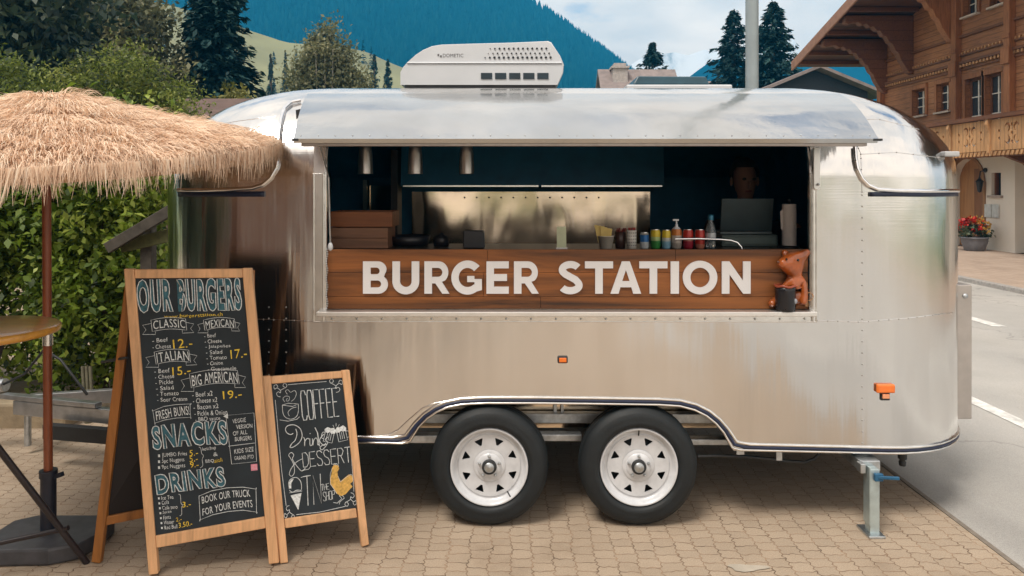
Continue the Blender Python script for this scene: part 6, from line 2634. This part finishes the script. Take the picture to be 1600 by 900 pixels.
for (ya, yb, za, zb_, kind) in wins:
    f = MB()
    d0 = FX + 0.10
    f.span(d0, d0 + 0.05, ya + 0.002, ya + 0.06, za + 0.002, zb_ - 0.002)
    f.span(d0, d0 + 0.05, yb - 0.06, yb - 0.002, za + 0.002, zb_ - 0.002)
    f.span(d0 + 0.002, d0 + 0.048, ya + 0.06, yb - 0.06, zb_ - 0.06, zb_ - 0.002)
    f.span(d0 + 0.002, d0 + 0.048, ya + 0.06, yb - 0.06, za + 0.002, za + 0.06)
    fo = f.build(kind, FRAME_B, chalet)
    f = MB()
    yc = (ya + yb) / 2
    f.span(d0 + 0.004, d0 + 0.03, yc - 0.022, yc + 0.022, za + 0.06, zb_ - 0.06)
    for q in (0.35, 0.68):
        zq = za + (zb_ - za) * q
        f.span(d0 + 0.006, d0 + 0.028, ya + 0.06, yb - 0.06, zq - 0.014, zq + 0.014)
    f.build('glazing_bar', FRAME_W, fo)
    f = MB()
    f.span(d0 + 0.031, d0 + 0.045, ya + 0.06, yb - 0.06, za + 0.06, zb_ - 0.06)
    f.build('pane', PANE, fo)
    if kind == 'window':
        f = MB()
        f.span(FX - 0.10, FX + 0.095, ya - 0.06, yb + 0.06, za - 0.05, za - 0.002)
        f.build('sill', mat('pale_sill', (0.50, 0.42, 0.36), 0.6) if 'pale_sill' not in bpy.data.materials else bpy.data.materials['pale_sill'], fo)
    f = MB()                 # surround boards
    s_, o_ = 0.10, FX - 0.045
    f.span(o_, FX - 0.002, ya - s_, ya, za, zb_)
    f.span(o_, FX - 0.002, yb, yb + s_, za, zb_)
    f.span(o_ - 0.02, FX - 0.002, ya - s_, yb + s_, zb_, zb_ + 0.12)
    f.build('surround', W_TRIM, fo)

# posts standing on the wall and carved string courses with dentils
for pxc in (1492.5, 1576):
    m = MB()
    yc = (FX - 0.1) * F / (pxc - CX)
    m.span(FX - 0.16, FX - 0.002, yc - 0.11, yc + 0.11, 2.95, roof_z(yc) - 0.3)
    m.span(FX - 0.21, FX - 0.161, yc - 0.15, yc + 0.15, 4.58, 4.98)
    m.span(FX - 0.19, FX - 0.161, yc - 0.13, yc + 0.13, 5.2, 5.3)
    m.build('wall_post', W_TRIM, chalet, 0.01)
for yc in (15.9, 14.0, 11.2, 8.6, 23.9):
    m = MB()
    m.span(FX - 0.16, FX - 0.002, yc - 0.11, yc + 0.11, 2.95, roof_z(yc) - 0.3)
    m.build('wall_post', W_TRIM, chalet, 0.01)
m = MB()
for z, hh, dd in ((4.92, 0.07, 0.09), (5.12, 0.05, 0.05), (5.62, 0.06, 0.07), (4.74, 0.04, 0.05)):
    m.span(FX - dd, FX - 0.003, Y0c, Y1c, z - hh / 2, z + hh / 2)
m.build('string_course', W_DARK, chalet)
m = MB()
y = Y0c + 0.1
while y < Y1c:
    m.span(FX - 0.075, FX - 0.004, y, y + 0.07, 4.805, 4.875)
    m.span(FX - 0.045, FX - 0.004, y, y + 0.05, 5.15, 5.21)
    y += 0.14
m.build('carved_frieze', mat('pale_dentil_wood', (0.42, 0.22, 0.10), 0.6), chalet)

# ground floor, white render, with an arched doorway and a recess
DY0, DY1 = 18.82, 20.15
dz = 2.42
arch_ = [(DY0, 0.05), (DY0, 1.75)] + [(DY0 + (DY1 - DY0) * (0.5 - 0.5 * math.cos(PI * k / 10)), 1.75 + 0.62 * math.sin(PI * k / 10)) for k in range(1, 10)] + [(DY1, 1.75), (DY1, 0.05)]
sw0, sw1 = FX * F / (1564 - CX), FX * F / (1549 - CX)
smw = rect(sw0, sw1, 1.42, 1.98)
rec = rect(11.5, FX * F / (1586 - CX), 0.05, 2.25)
m = MB()
outer = [(DY1 + 3.85, 0.0), (DY1 + 3.85, 2.9), (Y0c, 2.9), (Y0c, 0.0)]
m.holed([(24.0, 0.02), (24.0, 2.9), (Y0c, 2.9), (Y0c, 0.02)], [arch_, smw, rec], lambda y, z, d: Vector((FX + d, y, z)), 0.35)
m.span(FX + 0.4, 24, 23.7, 24.0, 0, 2.9)
m.span(FX + 0.4, 24, Y0c, Y0c + 0.3, 0, 2.9)
m.span(FX + 1.2, FX + 1.3, 11, 18.4, 0, 2.6)
m.build('ground_floor_wall', WHITE_R, chalet)
m = MB()
m.span(FX + 0.20, FX + 0.24, DY0 + 0.02, DY1 - 0.02, 0.05, 2.36)
do = m.build('entrance_door', wood('door_oak', (0.36, 0.17, 0.06), 2, 0.5, 0.2, 0.5), chalet)
m = MB()
m.span(FX + 0.155, FX + 0.198, DY0 + 0.10, DY0 + 0.62, 0.06, 2.1)
m.build('door_leaf', wood('door_leaf_wood', (0.20, 0.075, 0.025), 2, 0.45, 0.2, 0.5), do)
m = MB()
for k in range(10):
    a0 = PI * k / 10
    a1 = PI * (k + 1) / 10
    yc, hw = (DY0 + DY1) / 2, (DY1 - DY0) / 2
    p_ = [Vector((FX - 0.03, yc - hw * c_ * math.cos(a), 1.75 + 0.62 * c_ * math.sin(a))) for a, c_ in ((a0, 1.0), (a1, 1.0), (a1, 1.14), (a0, 1.14))]
    m.slab(p_, (0.028, 0, 0))
m.span(FX - 0.03, FX - 0.002, DY0 - 0.10, DY0, 0.05, 1.75)
m.span(FX - 0.03, FX - 0.002, DY1, DY1 + 0.10, 0.05, 1.75)
m.build('door_surround', wood('door_surround_wood', (0.30, 0.15, 0.06), 2, 0.55, 0.2, 0.5), do)
m = MB()
m.ball((FX + 0.13, DY0 + 0.16, 1.05), 0.03, 10, 6)
m.build('handle', BLACK, do)
m = MB()
m.span(FX + 0.16, FX + 0.18, sw0, sw1, 1.42, 1.98)
wo = m.build('small_window', PANE, chalet)
m = MB()
m.span(FX - 0.06, FX + 0.15, sw0 - 0.08, sw1 + 0.08, 1.36, 1.415)
m.build('sill', mat('stone_sill', (0.34, 0.28, 0.24), 0.7), wo)
m = MB()
m.span(FX + 0.08, FX + 0.155, sw0, sw0 + 0.05, 1.42, 1.98)
m.span(FX + 0.08, FX + 0.155, sw1 - 0.05, sw1, 1.42, 1.98)
m.build('frame', FRAME_B, wo)
m = MB()
ma0, ma1 = FX * F / (1562 - CX), FX * F / (1540 - CX)
m.span(FX - 0.035, FX - 0.002, ma0, (ma0 + ma1) / 2 - 0.012, 0.86, 1.19)
m.span(FX - 0.035, FX - 0.002, (ma0 + ma1) / 2 + 0.012, ma1, 0.86, 1.19)
m.build('letter_box', mat('pale_grey_metal', (0.50, 0.52, 0.53), 0.4, 0.3), chalet, 0.008)
m = MB()
ly0 = FX * F / (1541 - CX)
m.lathe([(0.001, -0.2), (0.05, -0.17), (0.09, 0.06), (0.11, 0.08), (0.03, 0.16), (0.015, 0.22), (0.001, 0.22)], (FX - 0.17, ly0, 1.68), None, 6, smooth=False)
m.tube([(FX - 0.17, ly0, 1.88), (FX - 0.15, ly0, 2.02), (FX - 0.01, ly0, 2.05)], 0.016, 8)
m.ball((FX - 0.02, ly0, 2.05), 0.06, 8, 6)
m.build('wall_lantern', BLACK, chalet)

# balcony with fretwork boards
BX = 11.0
ZB0, ZB1 = 2.46, 3.17


def fret(yc, zc):
    hs = []
    for sy in (-1, 1):
        for sz in (-1, 1):
            pts = []
            for k in range(14):
                a = 0.2 + 4.4 * k / 13
                pts.append((yc + sy * (0.115 + 0.075 * math.cos(a)), zc + sz * (0.115 + 0.085 * math.sin(a))))
            for k in range(13, -1, -1):
                a = 0.2 + 4.4 * k / 13
                w_ = 0.046 * math.sin(PI * (k + 0.6) / 14.2) + 0.004
                pts.append((yc + sy * (0.115 + (0.075 - w_) * math.cos(a)), zc + sz * (0.115 + (0.085 - w_) * math.sin(a))))
            hs.append(pts)
    for dy, dz_ in ((0, 0), (0.34, 0.06), (0.34, -0.08), (-0.34, 0.06), (-0.34, -0.08), (0, 0.16), (0, -0.16)):
        hs.append([(yc + dy + 0.028 * math.cos(2 * PI * k / 8), zc + dz_ + 0.036 * math.sin(2 * PI * k / 8)) for k in range(8)])
    return hs


posts = [18.52 + 1.5 * k for k in range(-7, 4)]
m = MB()
for k in range(len(posts) - 1):
    y0, y1 = posts[k] + 0.05, posts[k + 1] - 0.05
    m.holed(rect(y0, y1, ZB0, ZB1), [[((y0 + y1) / 2 + (p_[0] - (y0 + y1) / 2) * 1.25, (ZB0 + ZB1) / 2 + 0.01 + (p_[1] - (ZB0 + ZB1) / 2 - 0.02) * 1.2) for p_ in h_] for h_ in fret((y0 + y1) / 2, (ZB0 + ZB1) / 2 + 0.02)], lambda y, z, d: Vector((BX + d, y, z)), 0.035)
bal = m.build('balcony', W_PALE, chalet)
for y in posts:
    m = MB()
    pr = [(0.0, ZB0 - 0.10), (-0.05, ZB0 - 0.04), (-0.03, ZB0 + 0.15), (-0.035, ZB0 + 0.42), (-0.10, ZB1 - 0.10), (-0.07, ZB1 + 0.02), (0.03, ZB1 + 0.02), (0.03, ZB0 - 0.10)]
    m.slab([(BX + x, y - 0.045, z) for x, z in pr], (0, 0.09, 0))
    m.build('balcony_post', W_PALE, bal)
m = MB()
m.span(BX - 0.10, BX + 0.09, posts[0], posts[-1], ZB1 + 0.022, ZB1 + 0.085)
m.span(BX - 0.05, BX + 0.05, posts[0], posts[-1], ZB1 + 0.086, ZB1 + 0.12)
m.build('balcony_rail', W_DARK, bal)
m = MB()
m.span(BX + 0.04, FX - 0.002, posts[0], posts[-1], ZB0 - 0.02, ZB0 + 0.06)
m.build('balcony_floor', W_DARK, bal)
m = MB()
y = posts[0]
while y < posts[-1]:
    m.slab([(BX - 0.03, y, ZB0 - 0.015), (BX - 0.03, y + 0.09, ZB0 - 0.015), (BX - 0.03, y + 0.14, ZB0 - 0.115), (BX - 0.03, y + 0.05, ZB0 - 0.115)], (0.06, 0, 0))
    y += 0.145
m.build('rope_moulding', W_PALE, bal)
m = MB()
m.span(BX + 0.032, BX + 0.10, posts[0], posts[-1], ZB0 - 0.14, ZB0 - 0.022)
m.build('balcony_beam', W_DARK, bal)
for y in posts[::2]:
    m = MB()
    m.slab([(BX + 0.1, y - 0.07, ZB0 - 0.025), (FX - 0.002, y - 0.07, ZB0 - 0.025), (FX - 0.002, y - 0.07, ZB0 - 0.5), (FX - 0.2, y - 0.07, ZB0 - 0.3)], (0, 0.14, 0))
    m.build('balcony_bracket', W_DARK, bal)

# roof with a deep gable overhang on carved consoles
RX0, RX1 = 9.9, 24.5
m = MB()
ym = 14.2
za, ze = roof_z(ym), roof_z(26.0)
m.slab([(RX0, ym, za), (RX0, 26.0, ze), (RX1, 26.0, ze), (RX1, ym, za)], (0, 0, 0.14))
m.slab([(RX0, ym - 0.01, za), (RX0, 2.4, ze), (RX1, 2.4, ze), (RX1, ym - 0.01, za)], (0, 0, 0.14))
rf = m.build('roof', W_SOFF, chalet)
m = MB()
m.slab([(RX0 - 0.06, ym, za + 0.19), (RX0 - 0.06, 26.05, ze + 0.19), (RX0 - 0.06, 26.05, ze - 0.12), (RX0 - 0.06, ym, za - 0.12)], (0.055, 0, 0))
m.slab([(RX0 - 0.06, ym - 0.01, za + 0.19), (RX0 - 0.06, 2.35, ze + 0.19), (RX0 - 0.06, 2.35, ze - 0.12), (RX0 - 0.06, ym - 0.01, za - 0.12)], (0.055, 0, 0))
m.build('barge_board', mat('barge_board_wood', (0.29, 0.15, 0.10), 0.6, 0, 0.2, 5), rf)
m = MB()
m.slab([(RX0 - 0.03, ym, za + 0.145), (RX0 - 0.03, 26.1, ze + 0.145), (RX1, 26.1, ze + 0.145), (RX1, ym, za + 0.145)], (0, 0, 0.06))
m.slab([(RX0 - 0.03, ym - 0.01, za + 0.145), (RX0 - 0.03, 2.3, ze + 0.145), (RX1, 2.3, ze + 0.145), (RX1, ym - 0.01, za + 0.145)], (0, 0, 0.06))
m.build('roof_covering', ROOFB, rf)
y = 3.0
while y < 25.8:
    if abs(y - ym) > 0.3:
        m = MB()
        z = roof_z(y)
        m.span(RX0 + 0.02, RX0 + 2.05, y - 0.05, y + 0.05, z - 0.13, z - 0.004)
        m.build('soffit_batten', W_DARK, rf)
    y += 0.75
for yb in (23.75, 22.2, 20.1, 17.9, 15.5, 12.8, 9.6, 8.0):
    zt_ = roof_z(yb) - 0.05
    pr = [(FX - 0.002, zt_), (RX0 + 0.08, zt_ - 0.0), (RX0 + 0.05, zt_ - 0.22), (RX0 + 0.16, zt_ - 0.26), (RX0 + 0.30, zt_ - 0.22)]
    for q in range(1, 15):
        t_ = q / 15
        x = RX0 + 0.30 + (FX - 0.28 - RX0 - 0.30) * t_ ** 0.85
        z = zt_ - 0.24 - 1.25 * t_ ** 2.1 + 0.035 * (1 if q % 2 else -1)
        pr.append((x, z))
    pr += [(FX - 0.20, zt_ - 1.62), (FX - 0.12, zt_ - 1.72), (FX - 0.002, zt_ - 1.75)]
    m = MB()
    m.slab([(x, yb - 0.12, z) for x, z in pr], (0, 0.24, 0))
    m.build('console', W_DARK if yb > 22 else W_TRIM, rf, 0.015)

# flower tub by the door
px_, py_ = 11.45, (11.45) * F / (1522.5 - CX)
t = thing('flower_tub', 'grey round tub of red and yellow flowers by the chalet door', 'flower pot', (px_, py_, 0.05))
m = MB()
m.lathe([(0.001, 0.0), (0.20, 0.0), (0.22, 0.02), (0.285, 0.20), (0.30, 0.30), (0.315, 0.31), (0.31, 0.34), (0.27, 0.34), (0.26, 0.28), (0.001, 0.28)], (px_, py_, 0.05), None, 28)
m.build('tub', mat('grey_tub', (0.15, 0.15, 0.165), 0.6), t)
P, tn = clumps(22, 26, (px_, py_, 0.52), (0.42, 0.38, 0.16), 0.16, 0.3)
V, Q = leaf_cloud(P, 0.085)
np_mesh('foliage', V, Q, BROAD, t, rnd=tone_of(P, tn, 0.6))
for nm, col, n_, dx in (('red_blossom', [(0.0, (0.25, 0.008, 0.006)), (0.6, (0.62, 0.02, 0.015)), (1.0, (0.78, 0.08, 0.03))], 26, -0.08), ('yellow_blossom', [(0.0, (0.55, 0.28, 0.04)), (1.0, (0.80, 0.55, 0.14))], 8, 0.06)):
    P, tn = clumps(n_, 12, (px_ + dx, py_, 0.66), (0.40 if n_ > 10 else 0.2, 0.30, 0.18), 0.11, 0.3, zmin=0.5)
    V, Q = leaf_cloud(P, 0.075, asp=0.9)
    np_mesh(nm, V, Q, leafmat(nm + '_petals', col, 0.25), t, rnd=tone_of(P, tn, 0.5))

# ------------------------------------------------------------------ hills, forest, snow peaks
def terrain(name, X, Yv, Z, m_):
    ny, nx = Z.shape
    V = np.stack([X, Yv, Z], -1).reshape(-1, 3)
    i = np.arange((ny - 1) * (nx - 1))
    r_, c_ = i // (nx - 1), i % (nx - 1)
    a = r_ * nx + c_
    Q = np.stack([a, a + 1, a + nx + 1, a + nx], 1)
    o = np_mesh(name, V, Q, m_, smooth=True)
    tag(o, kind='structure')
    return o


def fbm(x, y, seed, octs=5, f0=1.0):
    rs_ = np.random.default_rng(seed)
    out = np.zeros_like(x)
    amp, f = 1.0, f0
    for _ in range(octs):
        for _ in range(3):
            a = rs_.random() * 2 * PI
            ph = rs_.random() * 6.3
            out += amp * np.sin((x * math.cos(a) + y * math.sin(a)) * f + ph) / 3
        amp *= 0.52
        f *= 2.1
    return out


FOREST_G = mat('haze_blue_forest_floor', (0.002, 0.032, 0.048), 0.9, 0, 0.5, 0.02, world_space=True)  # blue of the distance haze mixed into the ground colour
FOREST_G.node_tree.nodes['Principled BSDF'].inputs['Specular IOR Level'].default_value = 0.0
MEADOW = mat('alpine_meadow', (0.20, 0.195, 0.09), 0.9, 0, 0.25, 0.05, world_space=True)
# the wooded mountain: crest at about 650 m
YR = 650.0
sil = [(-900, -70), (-300, -80), (200, -85), (500, -80), (700, -60), (800, -14), (836, 10), (862, 28), (895, 52), (925, 73), (950, 92), (978, 112), (1003, 130), (1035, 148), (1080, 160), (1140, 200)]
sx = [(p - CX) / F * YR for p, _ in sil]
sz = [H - (q - CY) / F * YR for _, q in sil]
xs = np.linspace(-560, 190, 190)
tt = np.linspace(0, 1, 90)
X, T = np.meshgrid(xs, tt)
crest = np.interp(X, sx, sz)
Yv = 250 + (YR - 250) * T + 14 * fbm(X, T * 300, 3, 3, 0.01) * (1 - T) * T * 4
Zm = -2 + (crest + 2) * T ** 1.25 + 12.0 * fbm(X, Yv, 5, 5, 0.016) * np.minimum(1, 4 * T) * (1 - 0.6 * T)
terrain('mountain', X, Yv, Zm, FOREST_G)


def cones(name, XY, Zb, hgt, m_, wf=0.22):
    n = len(Zb)
    k = 5
    V = np.zeros((n, k + 1, 3))
    ph = rng.random(n) * 6.28
    wd = hgt * wf * (0.8 + 0.5 * rng.random(n))
    for j in range(k):
        a = ph + 2 * PI * j / k
        V[:, j] = np.stack([XY[:, 0] + wd * np.cos(a), XY[:, 1] + wd * np.sin(a), Zb - 0.5], 1)
    V[:, k] = np.stack([XY[:, 0], XY[:, 1], Zb + hgt], 1)
    b = (np.arange(n) * (k + 1))[:, None]
    Q = np.concatenate([np.stack([b[:, 0] + j, b[:, 0] + (j + 1) % k, b[:, 0] + k], 1) for j in range(k)])
    rn = np.tile(rng.random(n), k)
    o = np_mesh(name, V.reshape(-1, 3), Q, m_, rnd=rn)
    return o


FCONE = leafmat('haze_blue_needles', [(0.0, (0.001, 0.026, 0.040)), (0.6, (0.003, 0.038, 0.052)), (1.0, (0.008, 0.050, 0.062))], 0.0, 0.8, 0.0)  # tree colours carry the haze blue as well
n = 42000
ti = rng.random(n) ** 0.75
xi = rng.random(n)
ri = np.minimum((ti * 89).astype(int), 88)
ci = np.minimum((xi * 189).astype(int), 188)
fx_, fy_ = xi * 189 - ci, ti * 89 - ri


def bil(A):
    return (A[ri, ci] * (1 - fx_) * (1 - fy_) + A[ri, ci + 1] * fx_ * (1 - fy_) + A[ri + 1, ci] * (1 - fx_) * fy_ + A[ri + 1, ci + 1] * fx_ * fy_)


fxw, fyw, fzw = bil(X), bil(Yv), bil(Zm)
hg = 3.5 + 4.5 * rng.random(n)
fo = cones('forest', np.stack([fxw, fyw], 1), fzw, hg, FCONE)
tag(fo, 'blue green conifer forest covering the mountainside', 'forest', kind='stuff')
# lower meadow hill with scattered conifers
YH = 190.0
sil = [(-300, -80), (100, -20), (250, 10), (330, 28), (400, 54), (445, 68), (520, 74), (575, 82), (620, 100), (660, 114), (720, 132), (800, 150), (950, 175)]
sx = [(p - CX) / F * YH for p, _ in sil]
sz = [H - (q - CY) / F * YH for _, q in sil]
xs2 = np.linspace(-180, 30, 90)
X2, T2 = np.meshgrid(xs2, np.linspace(0, 1, 40))
cr = np.interp(X2, sx, sz)
Y2 = 105 + (YH - 105) * T2
Z2 = -1 + (cr + 1) * T2 ** 0.9 + 0.8 * fbm(X2, Y2, 9, 4, 0.06) * T2
terrain('hill', X2, Y2, Z2, MEADOW)
n = 420
ci2 = rng.integers(0, 89, n)
ri2 = rng.integers(8, 39, n)
px2 = CX + F * X2[ri2, ci2] / Y2[ri2, ci2]
py2 = CY - F * (Z2[ri2, ci2] - H) / Y2[ri2, ci2]
keep = (px2 > 560) | (px2 < 380) | ((py2 > 92) & (px2 > 410)) 
keep &= rng.random(n) < 0.8
keep &= np.cumsum(keep) <= 130
bx_, by_, bz_ = X2[ri2, ci2][keep], Y2[ri2, ci2][keep], Z2[ri2, ci2][keep]
VV, RR = [], []
for k in range(len(bx_)):
    v_, r_ = conifer_geo(bx_[k], by_[k], 3.0 + 3.5 * random.random(), 0.9, 60, 0.05, 0.65, 0.75, 14)
    VV.append(v_ + np.array([0, 0, bz_[k] - 0.3]))
    RR.append(r_)
VV = np.concatenate(VV)
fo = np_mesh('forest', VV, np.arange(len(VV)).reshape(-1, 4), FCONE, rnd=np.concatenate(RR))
tag(fo, 'scattered bluish conifers on the meadow slope', 'conifers', kind='stuff')
# snow peaks far off
m_, N, L, P = nodes_of('snow_and_rock')
v = tex_vec(N, L, (1, 1, 0.6))
f = noise(N, L, v, 0.02, 9, 0.65)
c = ramp(N, L, f, [(0.34, (0.14, 0.17, 0.20)), (0.42, (0.70, 0.72, 0.74)), (0.50, (0.90, 0.90, 0.90))])
L.new(c, P.inputs['Base Color'])
P.inputs['Roughness'].default_value = 0.9
SNOW = m_
YS2 = 790.0
sil = [(900, 150), (960, 120), (1000, 92), (1030, 86), (1055, 82), (1075, 86), (1100, 78), (1130, 84), (1165, 74), (1200, 70), (1225, 62), (1238, 64), (1255, 82), (1280, 96), (1320, 110), (1420, 120), (1700, 140)]
sx = [(p - CX) / F * YS2 for p, _ in sil]
sz = [H - (q - CY) / F * YS2 for _, q in sil]
xs3 = np.linspace(80, 640, 200)
X3, T3 = np.meshgrid(xs3, np.linspace(0, 1, 60))
cr = np.interp(X3, sx, sz)
Y3 = 690 + (YS2 - 690) * T3
Z3 = -5 + (cr + 5) * T3 ** 1.3 + 7 * fbm(X3, Y3, 21, 6, 0.022) * T3 * (1 - 0.55 * T3)
terrain('mountain', X3, Y3, Z3, SNOW)
# blue wooded shoulder in front of the snow
YB = 680.0
sil = [(1000, 170), (1060, 132), (1090, 108), (1112, 92), (1135, 88), (1160, 97), (1200, 108), (1250, 104), (1330, 100), (1500, 90), (1800, 70)]
sx = [(p - CX) / F * YB for p, _ in sil]
sz = [H - (q - CY) / F * YB for _, q in sil]
xs4 = np.linspace(95, 600, 120)
X4, T4 = np.meshgrid(xs4, np.linspace(0, 1, 40))
cr = np.interp(X4, sx, sz)
Y4 = 420 + (YB - 420) * T4
Z4 = -3 + (cr + 3) * T4 ** 1.2 + 5 * fbm(X4, Y4, 33, 5, 0.02) * T4 * (1 - 0.6 * T4)
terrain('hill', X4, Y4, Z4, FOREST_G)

# ------------------------------------------------------------------ unseen house and hedge added to shade the yard and darken the skin's reflections
def plainhouse(label, x0, x1, y0, y1, eave, ridge, wall_m):
    t = thing('shading_house', label, 'house', ((x0 + x1) / 2, (y0 + y1) / 2, 0), 'added houses behind the viewer')
    w, r = MB(), MB()
    w.span(x0, x1, y0, y1, 0, eave)
    ym_ = (y0 + y1) / 2
    w.slab([(x0, y0, eave), (x0, y1, eave), (x0, ym_, ridge)], (x1 - x0, 0, 0))
    w.build('wall', wall_m, t)
    for ye in (y0 - 0.6, y1 + 0.6):
        r.slab([(x0 - 0.5, ym_, ridge + 0.05), (x1 + 0.5, ym_, ridge + 0.05), (x1 + 0.5, ye, eave - 0.3), (x0 - 0.5, ye, eave - 0.3)], (0, 0, 0.2))
    r.build('roof', ROOFB, t)
    for k in range(int((x1 - x0) / 2.4)):
        for z in (1.1, 3.6):
            if z + 1.3 > eave:
                continue
            f = MB()
            xc = x0 + 1.3 + 2.4 * k
            f.span(xc - 0.5, xc + 0.5, y1 + 0.002, y1 + 0.05, z, z + 1.25)
            wo_ = f.build('window', FRAME_W, t)
            f = MB()
            f.span(xc - 0.42, xc + 0.42, y1 + 0.051, y1 + 0.06, z + 0.08, z + 1.17)
            f.build('pane', PANE, wo_)
    return t


plainhouse('tall brown timber house added out of view to shade the yard', -15, -4.2, -12, -2.6, 6.6, 9.0, W_DARK)
leafy('leafy_shrub', 'dense dark hedge shrub added out of view for the trailer end to mirror', 'shrub', None, (-5.3, 2.6, 0),
      [((0, 0, 1.2), (0.9, 2.2, 1.3)), ((0, 1.3, 2.0), (0.8, 1.4, 1.2)), ((0, -1.4, 1.8), (0.8, 1.2, 1.1))], BROAD, 0.20, ((0, 0, 2.2), 0.05, 0.8), 260, 36, 0.4, 0.3, zmin=0.05)

# ------------------------------------------------------------------ mountain air
HAZE = True
if HAZE:
    hz = bpy.data.materials.new('mountain_air')
    hz.use_nodes = True
    N, L = hz.node_tree.nodes, hz.node_tree.links
    N.remove(N['Principled BSDF'])
    pv = N.new('ShaderNodeVolumePrincipled')
    pv.inputs['Color'].default_value = (0.04, 0.50, 1.0, 1)
    pv.inputs['Density'].default_value = 0.00085
    pv.inputs['Anisotropy'].default_value = 0.0
    L.new(pv.outputs['Volume'], N['Material Output'].inputs['Volume'])
    m = MB()
    m.span(-700, 760, -60, 805, -9.0, 225.0)
    tag(m.build('haze', hz), kind='stuff')
